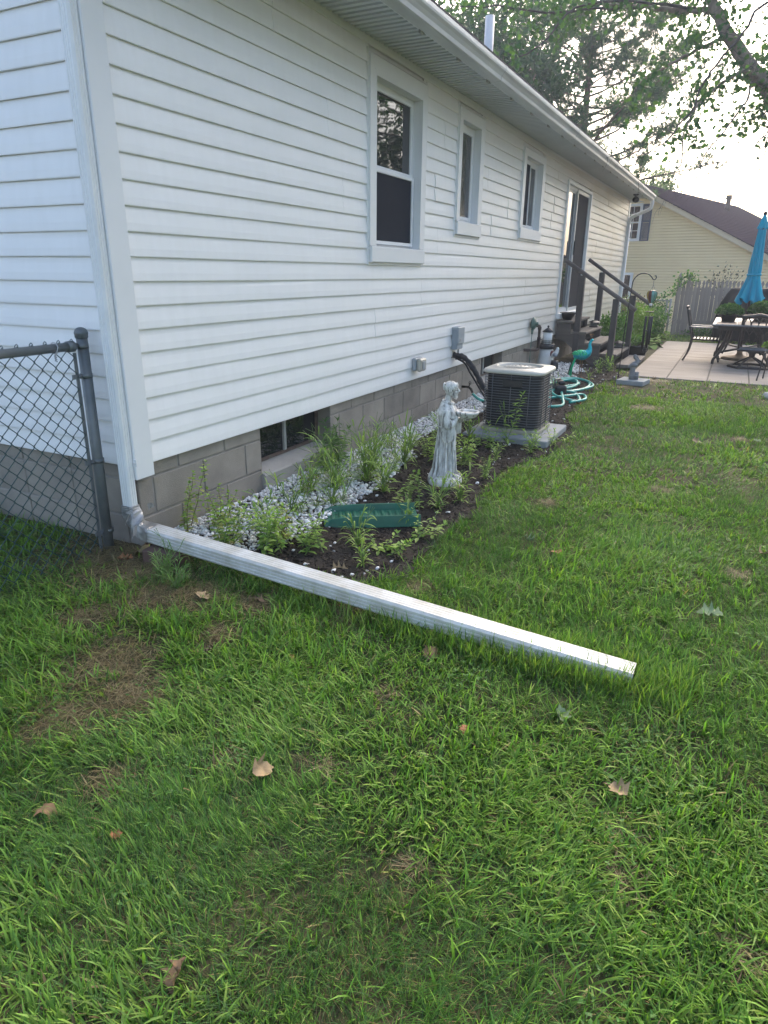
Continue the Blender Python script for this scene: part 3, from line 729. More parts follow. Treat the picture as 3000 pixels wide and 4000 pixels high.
# keep the stones out of the air conditioner's pad
pad = (P[:, 0] > 3.33) & (P[:, 0] < 4.2) & (P[:, 1] < -0.56) & (P[:, 1] > -1.40); P = P[~pad]; S = S[~pad]
V, F = scatter_solids(P, S[:, None]*rg.uniform(0.65, 1.35, (len(S), 3)), ICO, 0.7, 8)
tone = rg.choice([0.85, 0.77, 0.64, 0.46, 0.26], len(P), p=[.36, .32, .20, .09, .03])[:, None]*np.array([1.0, 0.99, 0.97])*rg.uniform(0.93, 1.05, (len(P), 1))
bulk('gravel', V, F, 'gravel_stone', np.repeat(np.clip(tone, 0, .85), len(ICO[0]), 0), label='white marble chip gravel along the foundation', cat='gravel', kind='stuff')
# mulch chips
q = sample_poly(BED, 1500, rg); g = inside(GRAV, q[:, 0], q[:, 1]) & (rg.random(len(q)) < 0.85); q = q[~g]
q = q[rg.random(len(q)) < np.clip(1.25-q[:, 0]/8, 0.25, 1)]
bx_v = np.array([(-1,-1,-1),(1,-1,-1),(1,1,-1),(-1,1,-1),(-1,-1,1),(1,-1,1),(1,1,1),(-1,1,1)], float)
bx_f = np.array([(0,2,1),(0,3,2),(4,5,6),(4,6,7),(0,1,5),(0,5,4),(1,2,6),(1,6,5),(2,3,7),(2,7,6),(3,0,4),(3,4,7)])
S = np.stack([rg.uniform(0.006, 0.022, len(q)), rg.uniform(0.002, 0.006, len(q)), rg.uniform(0.001, 0.003, len(q))], 1)
P = np.stack([q[:, 0], q[:, 1], bedz(q[:, 0], q[:, 1])+rg.uniform(0, 0.010, len(q))], 1); P[:, 1] = np.minimum(P[:, 1], -0.02)
V, F = scatter_solids(P, S, (bx_v, bx_f), 0.35, 9)
tone = np.array([(0.020, 0.016, 0.013), (0.035, 0.028, 0.022), (0.06, 0.048, 0.036), (0.11, 0.088, 0.065)])[rg.choice(4, len(P), p=[.4, .35, .18, .07])]*rg.uniform(.8, 1.2, (len(P), 1))
bulk('mulch_chips', V, F, 'mulch_chip', np.repeat(tone, 8, 0), label='dark shredded wood mulch of the planting bed', cat='mulch', kind='stuff')

# -- patio of concrete slabs
mb = MB(); mb.box((8.47, -6.38, -0.60), (14.83, -1.39, -0.492)); patio = mb.build('patio', 'sand_joint', None, label='concrete slab patio behind the steps', kind='structure')
yy = -1.38; 
slab_me = None
xx = 8.455; cols = []
for j in range(9):
    w = 0.55
    xx = 8.455
    for i in range(6):
        L = 1.06
        if slab_me is None:
            b = MB(); b.cbox((0, 0, 0), (L-0.010, w-0.014, 0.05), 0.006); slab_me = b.mesh('slab'); slab_me.materials.append(MAT['slab_paver'])
        o = bpy.data.objects.new('slab', slab_me); COL.objects.link(o); o.parent = patio
        o.location = (xx, yy-w+0.014, -0.530+random.uniform(-.0015, .0015)); o.rotation_euler = (random.uniform(-.002, .002), random.uniform(-.002, .002), 0)
        xx += L
    yy -= w

# ================================================================== grass
BARE = [(-0.89, -0.70, .22), (-1.0, -0.95, .15), (-1.22, -0.83, .14), (-0.29, -0.63, .20), (-0.40, -0.43, .20), (-0.52, -0.93, .09), (-0.2, -0.9, .11), (5.85, -1.95, .20), (-0.98, -2.66, .05), (-1.05, -2.92, .06), (-1.35, -1.22, .07), (-1.12, -1.47, .045),
        (-1.19, -2.15, .035), (-0.16, -0.12, .34), (-0.10, 0.12, .34), (0.15, -1.05, .14), (-0.1, -1.35, .12), (0.35, -1.5, .09), (-0.84, -2.61, .035), (1.9, -1.75, .07), (0.05, -1.75, .06), (1.2, -2.9, .07), (2.6, -2.4, .08), (3.6, -3.4, .10), (-0.7, -0.35, .12), (4.6, -2.9, .08), (8.1, -1.75, .22), (7.3, -1.5, .14), (-0.55, -1.75, .04), (-1.0, -1.75, .035)]
def bareness(x, y):
    r = np.zeros_like(x)
    wx = 0.10*(vnoise(x, y, 7, 31)-.5); wy = 0.10*(vnoise(x, y, 7, 32)-.5)
    for (a, b, s) in BARE: r = np.maximum(r, np.clip(1.35-np.hypot(x+wx-a, y+wy-b)/s, 0, 1))
    return np.clip(r*2.2*(0.15+0.85*vnoise(x, y, 16, 33)*1.5*vnoise(x, y, 5, 34)*1.4), 0, 1)
def blades(P, H, W, az, lean, curl, colB, colT, seg=3, seed=0):
    """curved tapering blades; P (n,3) roots. Returns V, F, C"""
    n = len(P); d = np.stack([np.cos(az), np.sin(az), np.zeros(n)], 1); s = np.stack([-np.sin(az), np.cos(az), np.zeros(n)], 1)
    tw = np.random.default_rng(seed).uniform(-1.2, 1.2, n); s = s*np.cos(tw)[:, None]+np.array([0, 0, 1.0])*0.35*np.sin(tw)[:, None]+d*np.sin(tw)[:, None]*0.6
    V = np.zeros((n, 2*seg+1, 3)); C = np.zeros((n, 2*seg+1, 3))
    for i in range(seg+1):
        t = i/seg; ang = lean+curl*t
        # integrate direction along the blade
        hor = H*t*np.sin(lean+curl*t*0.5); ver = H*t*np.cos(lean+curl*t*0.5)
        c = P+d*hor[:, None]+np.array([0, 0, 1.0])*ver[:, None]
        col = colB*(1-t)+colT*t
        if i == seg: V[:, -1] = c; C[:, -1] = col
        else:
            w = (W*(1-0.65*t**1.8)*0.5)[:, None]; V[:, 2*i] = c-s*w; V[:, 2*i+1] = c+s*w; C[:, 2*i] = col; C[:, 2*i+1] = col
    T = []
    for i in range(seg-1): a = 2*i; T += [(a, a+1, a+3), (a, a+3, a+2)]
    a = 2*(seg-1); T.append((a, a+1, a+2)); T = np.array(T); k = 2*seg+1
    F = (T[None]+(np.arange(n)*k)[:, None, None]).reshape(-1, 3)
    return V.reshape(-1, 3), F, C.reshape(-1, 3)
GREENS = np.array([(0.165, 0.290, 0.050), (0.120, 0.240, 0.042), (0.082, 0.185, 0.038), (0.060, 0.145, 0.040), (0.220, 0.31, 0.07), (0.30, 0.25, 0.12), (0.22, 0.16, 0.09), (0.075, 0.15, 0.06)])
def lawn_zone(d0, d1, tufts_m2, per, hmul, wmul, seg, seed, a0=-24, a1=66):
    rg = np.random.default_rng(seed)
    A = math.radians(a1-a0)/2*(d1*d1-d0*d0); n = int(A*tufts_m2)
    r = np.sqrt(rg.uniform(d0*d0, d1*d1, n)); a = np.radians(rg.uniform(a0, a1, n))
    x = CAM[0]+r*np.cos(a); y = CAM[1]+r*np.sin(a)
    ok = ~((x > -0.03) & (y > -0.03) & (x < HX+0.1)) & ~((x > 8.40) & (x < 14.9) & (y < -1.33)) & (x < 17.9) & (y < 3.5)
    bed = inside(BED, x, y); ok &= ~bed
    ok &= ~((x > 9.1) & (y > -1.35) & (x < 14.9))
    ok &= (a > math.radians(-17 if d0 > 1 else -40)) | (rg.random(n) < 0.33)      # thinner where only a step aside would show it
    bar = bareness(x, y); ok &= rg.random(n) > 0.86*bar
    ok &= rg.random(n) < 0.55+0.75*vnoise(x, y, 3.0, 41)
    x, y, bar = x[ok], y[ok], bar[ok]; n = len(x)
    # tuft character
    spec = vnoise(x, y, 1.6, 51)+0.25*rg.normal(size=n); lush = vnoise(x, y, 0.9, 61)
    coarse = spec > 0.47
    fine = spec < 0.30
    k = rg.poisson(per, n)+2; k = np.where(coarse, np.maximum(2, (k*0.75).astype(int)), np.where(fine, (k*1.7).astype(int), k))
    idx = np.repeat(np.arange(n), k); m = len(idx)
    sp = np.where(coarse, 0.022, np.where(fine, 0.014, 0.018))[idx]*(1+0.06*d0)
    px = x[idx]+rg.normal(0, 1, m)*sp; py = y[idx]+rg.normal(0, 1, m)*sp
    paz = rg.uniform(0, 2*math.pi, n)[idx]+rg.normal(0, 1.3, m)
    wind = vnoise(x, y, 1.1, 71)[idx]*2*math.pi*1.3
    az = np.where(rg.random(m) < 0.45, wind+rg.normal(0, .5, m), paz)
    H = np.where(coarse, rg.uniform(.045, .105, n), np.where(fine, rg.uniform(.045, .085, n), rg.uniform(.035, .085, n)))[idx]*rg.uniform(.55, 1.2, m)*(0.70+0.55*lush[idx])*hmul*(1-0.45*bar[idx])
    W = np.where(coarse, 0.0068, np.where(fine, 0.0020, 0.0040))[idx]*rg.uniform(.7, 1.25, m)*wmul
    lean = np.where(coarse[idx], rg.uniform(.15, 1.1, m), rg.uniform(.05, .85, m)); curl = rg.uniform(0.0, 1.35, m)
    g0 = np.where(coarse, rg.choice([0, 4, 1, 1], n, p=[.45, .2, .2, .15]), np.where(fine, rg.choice([3, 2, 7, 2], n), rg.choice([0, 1, 2, 3], n, p=[.2, .4, .28, .12])))
    gi = np.where(rg.random(m) < 0.25, rg.choice([0, 1, 2], m), g0[idx])
    dead = rg.random(m) < (0.06+0.5*bar[idx]+0.10*(fine[idx]))
    col = np.where(dead[:, None], GREENS[rg.choice([5, 6], m)], GREENS[gi])*rg.uniform(.60, 1.38, (m, 1))
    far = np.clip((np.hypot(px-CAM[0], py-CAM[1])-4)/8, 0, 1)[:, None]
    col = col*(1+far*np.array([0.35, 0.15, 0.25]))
    lean = np.where(dead, rg.uniform(.7, 1.5, m), lean)
    P = np.stack([px, py, gz(px, py)-0.003], 1)
    ok2 = ~((px > -0.02) & (py > -0.02))
    sel = np.nonzero(ok2)[0]
    col = col*np.array([1.24, 1.22, 1.06])
    return blades(P[sel], H[sel], W[sel], az[sel], lean[sel], curl[sel], (col*0.50)[sel], (col*1.18)[sel], seg, seed)  # blade colour painted as shaded at the roots and lit at the tips
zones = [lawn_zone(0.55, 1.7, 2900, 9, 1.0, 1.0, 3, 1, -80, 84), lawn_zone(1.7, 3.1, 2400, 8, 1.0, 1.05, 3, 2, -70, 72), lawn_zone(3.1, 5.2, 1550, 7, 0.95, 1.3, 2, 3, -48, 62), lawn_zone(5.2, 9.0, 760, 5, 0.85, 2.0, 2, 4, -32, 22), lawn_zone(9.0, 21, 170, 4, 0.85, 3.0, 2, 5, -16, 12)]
for (d0, d1, m2, sd) in ((0.55, 2.2, 14000, 91), (2.2, 4.2, 7000, 92)):      # matted thatch between the tufts
    rg = np.random.default_rng(sd); n = int(math.radians(112)/2*(d1*d1-d0*d0)*m2); r = np.sqrt(rg.uniform(d0*d0, d1*d1, n)); a = np.radians(rg.uniform(-34, 78, n)); px = CAM[0]+r*np.cos(a); py = CAM[1]+r*np.sin(a)
    ok = ~((px > -0.03) & (py > -0.03)) & ~inside(BED, px, py); px, py = px[ok], py[ok]; n = len(px)
    col = np.array([(0.055, 0.12, 0.03), (0.075, 0.15, 0.035), (0.16, 0.14, 0.07), (0.10, 0.085, 0.05)])[rg.choice(4, n, p=[.42, .30, .16, .12])]*rg.uniform(.7, 1.25, (n, 1))
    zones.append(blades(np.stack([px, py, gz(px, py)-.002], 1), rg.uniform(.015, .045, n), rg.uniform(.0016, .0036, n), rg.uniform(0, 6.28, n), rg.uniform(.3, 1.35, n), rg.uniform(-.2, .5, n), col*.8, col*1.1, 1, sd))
# straw lying flat on the bare patches
n = 22000; _w = np.array([b[2]**1.6 for b in BARE]); bi = RNG.choice(len(BARE), n, p=_w/_w.sum()); bb = np.array(BARE)[bi]
px = bb[:, 0]+RNG.normal(0, .5, n)*bb[:, 2]; py = bb[:, 1]+RNG.normal(0, .5, n)*bb[:, 2]
ok = ~((px > -0.02) & (py > -0.02)) & ~inside(BED, px, py) & (px < 8.4); px, py = px[ok], py[ok]; n = len(px)
col = np.array([(0.34, 0.27, 0.14), (0.25, 0.18, 0.09), (0.40, 0.33, 0.19), (0.12, 0.085, 0.05)])[RNG.choice(4, n, p=[.35, .3, .2, .15])]*RNG.uniform(.5, 1.15, (n, 1))
zones.append(blades(np.stack([px, py, gz(px, py)+RNG.uniform(0.002, 0.014, n)], 1), RNG.uniform(.03, .085, n), RNG.uniform(.0012, .003, n), RNG.uniform(0, 6.28, n), RNG.uniform(1.3, 1.6, n), RNG.uniform(-.25, .2, n), col, col*1.1, 3, 6))
n = 4600; rg = np.random.default_rng(55); py = -rg.uniform(1.05, 2.75, n)**1.0; tt = (py+0.085)/(-2.46); cx = -0.037-0.025*tt
sd_ = np.where(rg.random(n) < .62, -1, 1); px = cx+sd_*(0.056+np.abs(rg.normal(0, .045, n))); endz = py < -2.55; px = np.where(endz, cx+rg.normal(0, .08, n), px)
keep = rg.random(n) < np.clip((-py-0.9)/1.2, .15, 1); px, py, sd_ = px[keep], py[keep], sd_[keep]; n = len(px)
col = GREENS[rg.choice([0, 1, 2, 4], n)]*rg.uniform(.7, 1.3, (n, 1))*np.array([1.2, 1.1, .95])
zones.append(blades(np.stack([px, py, gz(px, py)-.003], 1), rg.uniform(.06, .135, n), rg.uniform(.003, .0075, n), rg.uniform(0, 6.28, n), rg.uniform(.05, .6, n), rg.uniform(0, .9, n), col*.55, col*1.15, 3, 56))  # again with shaded roots and lit tips painted into the colour
# clover and small broad leaves in the turf
rg = np.random.default_rng(88); n0 = 260; r = np.sqrt(rg.uniform(.4, 30, n0)); a = np.radians(rg.uniform(-22, 60, n0)); cxx = CAM[0]+r*np.cos(a); cyy = CAM[1]+r*np.sin(a)
ok = (vnoise(cxx, cyy, 1.3, 89) > .52) & ~((cxx > -.1) & (cyy > -.1)) & ~inside(BED, cxx, cyy) & (cxx < 3.5); cxx, cyy = cxx[ok], cyy[ok]; kk = 26; n = len(cxx)*kk
px = np.repeat(cxx, kk)+rg.normal(0, .05, n); py = np.repeat(cyy, kk)+rg.normal(0, .05, n); ok = ~((px > -.02) & (py > -.02)); px, py = px[ok], py[ok]; n = len(px)
for j in range(3):
    az_ = rg.uniform(0, .6, n)+j*2.1+np.arange(n); col = np.array([(0.085, 0.20, 0.04), (0.11, 0.24, 0.045), (0.07, 0.16, 0.035)])[rg.integers(0, 3, n)]*rg.uniform(.8, 1.25, (n, 1))
    zones.append(blades(np.stack([px, py, gz(px, py)+.028+.012*np.sin(np.arange(n))], 1), rg.uniform(.006, .012, n), rg.uniform(.006, .010, n), az_, rg.uniform(1.0, 1.4, n), rg.uniform(.0, .35, n), col, col*1.1, 2, 90+j))
oV = 0; VV, FF, CC = [], [], []
for (v, f, c) in zones: VV.append(v); FF.append(f+oV); CC.append(c); oV += len(v)
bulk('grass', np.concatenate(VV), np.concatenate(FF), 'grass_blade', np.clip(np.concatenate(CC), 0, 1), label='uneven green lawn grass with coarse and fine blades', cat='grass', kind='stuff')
print('grass tris', sum(len(f) for f in FF))
# ================================================================== downspout, taped elbow, pipe across the lawn
def spout_ring(w, d, nr=4, g=0.004, g2=None):
    """outline of a corrugated rectangular spout, w wide (u) and d deep (v), centred"""
    pts = []
    def side(a, b, n, g):
        a = np.array(a); b = np.array(b); t = (b-a); L = np.linalg.norm(t); t /= L; nrm = np.array([t[1], -t[0]])
        c = 0.010
        out = [a+t*c]
        usable = L-2*c-0.008; step = usable/n
        for k in range(n):
            s = c+0.004+k*step
            out += [a+t*(s+step*0.10), a+t*(s+step*0.25)-nrm*g, a+t*(s+step*0.55)-nrm*g, a+t*(s+step*0.70)]
        out += [b-t*c]
        return out
    h, k = w/2, d/2
    C = [(-h, -k), (h, -k), (h, k), (-h, k)]
    for i in range(4):
        n = max(2, int(round((w if i % 2 == 0 else d)/0.025)))
        pts += side(C[i], C[(i+1) % 4], n, g if i % 2 == 0 or g2 is None else g2)
    return np.array(pts)
def sweep_ring(mb, ring, frames, inner=None, cap0=False, cap1=False):
    n = len(ring); V = []; F = []
    for (c, u, v) in frames:
        c, u, v = map(lambda q: np.array(q, float), (c, u, v))
        V += [c+u*p+v*q for p, q in ring]
    for i in range(len(frames)-1):
        for k in range(n): j = (k+1) % n; F.append((i*n+k, i*n+j, (i+1)*n+j, (i+1)*n+k))
    if cap0: F.append(tuple(range(n)))
    if cap1: F.append(tuple(range((len(frames)-1)*n, len(frames)*n)))
    return mb.add(V, F)
ring = spout_ring(0.068, 0.056, g=0.0025)
dcx, dcy = -0.051, 0.018
mb = MB(); sweep_ring(mb, ring, [((dcx, dcy, z), (0, -1, 0), (1, 0, 0)) for z in (-0.215, 0.9, 2.2, 2.9)])
dsp = mb.build('downspout', 'spout_white', house)
for z in (0.02, 2.06):
    mb = MB(); mb.box((dcx+0.020, dcy-0.058, z-0.008), (dcx+0.027, dcy-0.034, z+0.030)); mb.lathe([(0, 0), (0.006, 0), (0.005, 0.004), (0, 0.005)], (dcx+0.021, dcy-0.047, z+0.012), 8, R=roty(-math.pi/2)); mb.build('strap', 'spout_white', dsp)
mat('foil_tape', (0.42, 0.42, 0.41), (0.26, 0.26, 0.26), 16, 0.32, 0.9, 45, metal=0.55, world_space=True)
mat('foil_dirty', (0.30, 0.29, 0.25), (0.20, 0.19, 0.16), 20, 0.6, 0.8, 50, world_space=True)
mat('brick_dark', (0.12, 0.07, 0.055), (0.08, 0.05, 0.04), 20, 0.9, 0.5, 90, world_space=True)
ext = thing('downspout_extension', 'white corrugated downspout pipe lying across the lawn from the house corner', 'drain pipe', (-0.04, -0.08, -0.47))
p0 = np.array([-0.037, -0.085, -0.338]); p1 = np.array([-0.062, -2.545, -0.464])
t_ = (p1-p0)/np.linalg.norm(p1-p0); side_ = np.cross(t_, [0, 0, 1]); side_ /= np.linalg.norm(side_); up_ = np.cross(side_, t_)
ring = spout_ring(0.104, 0.078, g=0.0012, g2=0.0045)
fr = [(p0+t_*s, side_, up_) for s in np.linspace(0, np.linalg.norm(p1-p0), 9)]
mb = MB(); sweep_ring(mb, ring, fr); pipe = mb.build('pipe', 'spout_dirty', ext, recalc=True)
mb = MB(); inr = [(p*0.955, q*0.945) for p, q in ring]; sweep_ring(mb, inr, [fr[0], fr[-1]]); mb.build('lining', 'spout_inside', pipe)
# elbow wrapped in crumpled foil tape
path = smooth_path([(dcx, dcy, -0.195), (dcx, dcy-0.002, -0.235), (dcx+0.003, dcy-0.022, -0.288), (dcx+0.008, dcy-0.060, -0.324), tuple(p0+t_*0.03)], 6)
mb = MB(); fr = []; k = len(path)
for i, c in enumerate(path):
    s = i/(k-1); a = s*math.pi/2*0.98
    u = np.array([0, -1., 0])*(1-s)+(-side_)*s; u = np.array([0, -1, 0])*math.cos(a)*0 + u; 
    T = path[min(i+1, k-1)]-path[max(i-1, 0)]; T /= np.linalg.norm(T); v = np.array([1., 0, 0]) if s < 0.0 else np.array([1., 0.0, 0.0])
    v = v*(1-s) + up_*s; v -= T*(v@T); v /= np.linalg.norm(v); u = np.cross(v, T); u /= np.linalg.norm(u)
    fr.append((c, u, v))
er = []
for j in range(28):
    th = 2*math.pi*j/28; cx_, sy_ = math.cos(th), math.sin(th); e = 0.36
    er.append((np.sign(cx_)*abs(cx_)**e, np.sign(sy_)*abs(sy_)**e))
V = []; F = []
for i, (c, u, v) in enumerate(fr):
    sa = 0.038+0.019*min(1, i/(len(fr)*0.6)); sb = 0.032+0.010*min(1, i/(len(fr)*0.6))
    for (p, q) in er:
        p, q = p*sa, q*sb; w_ = 1+random.uniform(-0.05, 0.03); V.append(c+u*p*w_+v*q*w_)
for i in range(len(fr)-1):
    for k in range(28): j = (k+1) % 28; F.append((i*28+k, i*28+j, (i+1)*28+j, (i+1)*28+k))
mb.add(V, F); mb.build('taped_elbow', 'foil_tape', ext, label='crumpled silver foil tape around the elbow')
for (c, du, dv) in [((-0.112, -0.03, -0.235), (-0.035, -0.01, -0.022), (0.012, -0.002, 0.022)), ((-0.112, -0.075, -0.305), (-0.045, -0.012, -0.008), (0.008, 0.004, 0.026)), ((-0.02, -0.075, -0.205), (0.03, -0.012, 0.008), (-0.004, -0.002, 0.02))]:
    c, du, dv = map(np.array, (c, du, dv)); V = []; F = []
    for i in range(5):
        for j in range(3): V.append(c+du*(i/4)+dv*(j-1)*(1-0.1*i)+np.array([random.uniform(-.002, .002) for _ in range(3)])+np.array([0, 0, 0.006])*math.sin(i))
    for i in range(4):
        for j in range(2): a = i*3+j; F.append((a, a+1, a+4, a+3))
    mb = MB(); mb.add(V, F); mb.build('tape_flap', 'foil_tape', ext)
t = thing('brick', 'dark red brick propping the white drain pipe at the house corner', 'brick', (-0.07, -0.22, -0.49))
mb = MB(); mb.cbox((-0.135, -0.33, -0.495), (-0.025, -0.12, -0.392), 0.006, R=rotz(0.12)); mb.build('body', 'brick_dark', t)
del t

# ================================================================== chain link fence at the corner
mat('galv_steel', (0.20, 0.215, 0.215), (0.12, 0.135, 0.14), 6, 0.5, 0.1, 40, metal=0.35, world_space=True, detail=8)
mat('wire_green', (0.014, 0.055, 0.052), (0.010, 0.040, 0.038), 10, 0.4)
mat('wire_alu', (0.45, 0.45, 0.45), (0.38, 0.38, 0.38), 10, 0.4, metal=0.6)
FX, FY = -0.072, 0.185
fence = thing('chain_link_fence', 'dark green chain link fence with grey steel post at the house corner', 'fence', (FX, FY, -0.47))
mb = MB(); mb.tube([(FX-0.012, FY, -0.60), (FX, FY, 0.672)], 0.0268, 20); mb.build('post', 'galv_steel', fence)
mb = MB(); mb.lathe([(0.0295, 0.0), (0.0315, 0.002), (0.0315, 0.018), (0.0335, 0.021), (0.033, 0.026), (0.029, 0.038), (0.020, 0.047), (0.010, 0.051), (0.0, 0.052)], (FX, FY, 0.652), 20); mb.build('post_cap', 'galv_steel', fence)
RZ = 0.617
mb = MB(); mb.tube([(FX-0.055, FY, RZ), (-1.9, FY, RZ-0.005)], 0.0212, 16); mb.build('top_rail', 'galv_steel', fence)
mb = MB(); mb.tube([(FX-0.030, FY, RZ+0.002), (FX-0.052, FY, RZ), (FX-0.056, FY, RZ), (FX-0.092, FY, RZ)], [0.012, 0.016, 0.0265, 0.0265], 14); mb.build('rail_end', 'galv_steel', fence)
for z in (0.615, 0.47, 0.03, -0.36):
    mb = MB(); mb.lathe([(0.0272, -0.011), (0.0300, -0.011), (0.0300, 0.011), (0.0272, 0.011)], (FX-0.003, FY, z), 20, cap=False)
    if z < 0.6: mb.box((FX-0.085, FY-0.007, z-0.011), (FX-0.030, FY+0.004, z+0.011)); mb.lathe([(0, 0), (0.008, 0), (0.008, 0.008), (0, 0.009)], (FX-0.05, FY-0.006, z), 6, R=rotx(math.pi/2))
    mb.build('brace_band', 'galv_steel', fence)
mb = MB(); mb.bar((FX-0.062, FY, -0.47), (FX-0.055, FY, 0.585), 0.006, 0.017, up=(1, 0, 0)); mb.build('tension_bar', 'galv_steel', fence)
dx, dz, rad = 0.0365, 0.0385, 0.0023
nz = 30; ztop = 0.652
for i in range(46):
    xa = FX-0.060-i*dx; V = []
    ph = i % 2
    pts = []
    for k in range(nz+1):
        s = (k+ph) % 2
        xk = xa+0.0015 - (dx+0.003)*s
        yk = FY+(0.0026 if s else -0.0026)
        pts.append((xk+random.uniform(-.0006, .0006), yk, ztop-0.012-k*dz))
    # rounded corners: ease points around every bend
    P = []
    for k, q in enumerate(pts):
        if 0 < k < nz:
            a, b = np.array(pts[k-1]), np.array(pts[k+1]); q = np.array(q); P += [q+(a-q)*0.09, q, q+(b-q)*0.09]
        else: P.append(np.array(q))
    if ph == 0:          # knuckle: the wire end bent over
        q = P[0]; P = [q+np.array([-0.010, 0.004, -0.016]), q+np.array([-0.012, 0.004, 0.004]), q+np.array([-0.004, 0.002, 0.012]), q+np.array([0.001, 0, 0.004])]+P
    mb = MB(); mb.tube(P, rad, 5, caps=False); mb.build('wire', 'wire_green', fence)
mb = MB(); pts = [(-0.235, FY-0.001+0.026*math.cos(a), RZ+0.027*math.sin(a)) for a in np.linspace(-2.2, 3.0, 14)] + [(-0.25+0.004*math.cos(a*3), FY-0.02+0.006*math.sin(a*3), RZ-0.03-0.005*a) for a in np.linspace(0, 6, 14)]
mb.tube(pts, 0.0026, 6); mb.build('tie_wire', 'wire_alu', fence)

# ================================================================== air conditioner on its pad
mat('ac_black', (0.006, 0.007, 0.010), (0.010, 0.011, 0.014), 40, 0.7, 0.5, 120, stretch=(1, 1, 0.05))
mat('ac_wire', (0.125, 0.14, 0.155), (0.10, 0.115, 0.125), 10, 0.4, metal=0.2)
mat('ac_cream', (0.54, 0.52, 0.455), (0.45, 0.43, 0.375), 4, 0.4, 0.05, 30)
mat('ac_dish', (0.30, 0.29, 0.265), (0.24, 0.23, 0.21), 5, 0.5)
mat('ac_pan', (0.36, 0.34, 0.27), (0.26, 0.25, 0.20), 6, 0.6)
mat('plastic_black', (0.012, 0.013, 0.015), (0.02, 0.021, 0.023), 10, 0.45)
mat('pad_grey', (0.30, 0.32, 0.33), (0.24, 0.26, 0.265), 5, 0.85, 0.3, 80, world_space=True)
t = thing('ac_pad', 'light grey concrete pad under the black air conditioner', 'pad', (3.76, -0.98, -0.49))
mb = MB(); mb.cbox((3.36, -1.375, -0.51), (4.16, -0.585, -0.425), 0.008); mb.build('slab', 'pad_grey', t)
ac = thing('air_conditioner', 'black caged air conditioner unit with cream top on a grey pad', 'air conditioner', (3.81, -0.97, -0.425))
ACX, ACY, AH = 3.805, -0.965, 0.272
def rsq(h, r, n=6, cx=ACX, cy=ACY):
    out = []
    for (sx, sy, a0) in ((1, 1, 0), (-1, 1, 90), (-1, -1, 180), (1, -1, 270)):
        for k in range(n+1): a = math.radians(a0+90*k/n); out.append((cx+sx*(h-r)+r*math.cos(a), cy+sy*(h-r)+r*math.sin(a)))
    return out
def rprism(mb, h, r, z0, z1, bev=0.0, n=6):
    rings = [(h-bev, z0), (h, z0+bev), (h, z1-bev), (h-bev, z1)] if bev else [(h, z0), (h, z1)]
    V = []; m_ = 4*(n+1)
    for (hh, z) in rings: V += [(x, y, z) for x, y in rsq(hh, r, n)]
    F = [(i*m_+k, i*m_+(k+1) % m_, (i+1)*m_+(k+1) % m_, (i+1)*m_+k) for i in range(len(rings)-1) for k in range(m_)]
    F += [tuple(range(m_-1, -1, -1)), tuple((len(rings)-1)*m_+k for k in range(m_))]
    mb.add(V, F)
mb = MB(); rprism(mb, AH-0.022, 0.085, -0.375, 0.128); mb.build('coil', 'ac_black', ac)
mb = MB(); rprism(mb, AH+0.010, 0.10, -0.424, -0.388, 0.005); mb.build('base_pan', 'ac_pan', ac)
mb = MB()
for k in range(21):
    z = -0.372+k*0.0234; mb.tube([(x, y, z) for x, y in rsq(AH, 0.10, 7)], 0.0030, 5, closed=True)
for sx, sy, axx in ((0, -1, 0), (0, 1, 0), (-1, 0, 1), (1, 0, 1)):
    for u in (-0.172, 0.0, 0.172):
        q = (ACX+u, ACY+sy*(AH+0.0035)) if axx == 0 else (ACX+sx*(AH+0.0035), ACY+u)
        mb.tube([(q[0], q[1], -0.386), (q[0], q[1], 0.118)], 0.0032, 5)
mb.build('wire_guard', 'ac_wire', ac)
mb = MB(); mb.cbox((ACX-AH-0.011, ACY-0.105, 0.0), (ACX-AH-0.004, ACY+0.075, 0.062), 0.003); mb.build('name_plate', 'plastic_black', ac)
# lid: rounded plate with a round dished opening
mb = MB(); m_ = 64; V = []; a0 = np.arange(m_)*2*math.pi/m_
def sq(h): return h/((np.abs(np.cos(a0))**7+np.abs(np.sin(a0))**7)**(1/7.0))
for (hh, z) in ((AH+0.010, 0.112), (AH+0.018, 0.118), (AH+0.018, 0.132), (AH+0.008, 0.146), (AH-0.012, 0.153)): r_ = sq(hh); V += [(ACX+r_[k]*math.cos(a0[k]), ACY+r_[k]*math.sin(a0[k]), z) for k in range(m_)]
for (r, z) in ((0.226, 0.156), (0.220, 0.161), (0.211, 0.159), (0.206, 0.148), (0.196, 0.130)): V += [(ACX+r*math.cos(a), ACY+r*math.sin(a), z) for a in a0]
F = [(i*m_+k, i*m_+(k+1) % m_, (i+1)*m_+(k+1) % m_, (i+1)*m_+k) for i in range(9) for k in range(m_)]
mb.add(V, F, True); lid = mb.build('lid', 'ac_cream', ac)
mb = MB(); mb.lathe([(0.191, 0.080), (0.10, 0.070), (0.0, 0.066)], (ACX, ACY, 0.05), 24, cap=False); mb.build('fan_shroud', 'ac_dish', lid)
mb = MB()
for a in np.linspace(0, 2*math.pi, 41)[:-1]:
    mb.tube([(ACX+r*math.cos(a), ACY+r*math.sin(a), z) for r, z in ((0.19, 0.134), (0.13, 0.150), (0.07, 0.155))], 0.0017, 4, caps=False)
for r, z in ((0.165, 0.143), (0.13, 0.151), (0.095, 0.154)): mb.tube([(ACX+r*math.cos(a), ACY+r*math.sin(a), z) for a in np.linspace(0, 2*math.pi, 33)[:-1]], 0.0024, 4, closed=True)
mb.build('fan_grille', 'ac_cream', lid)
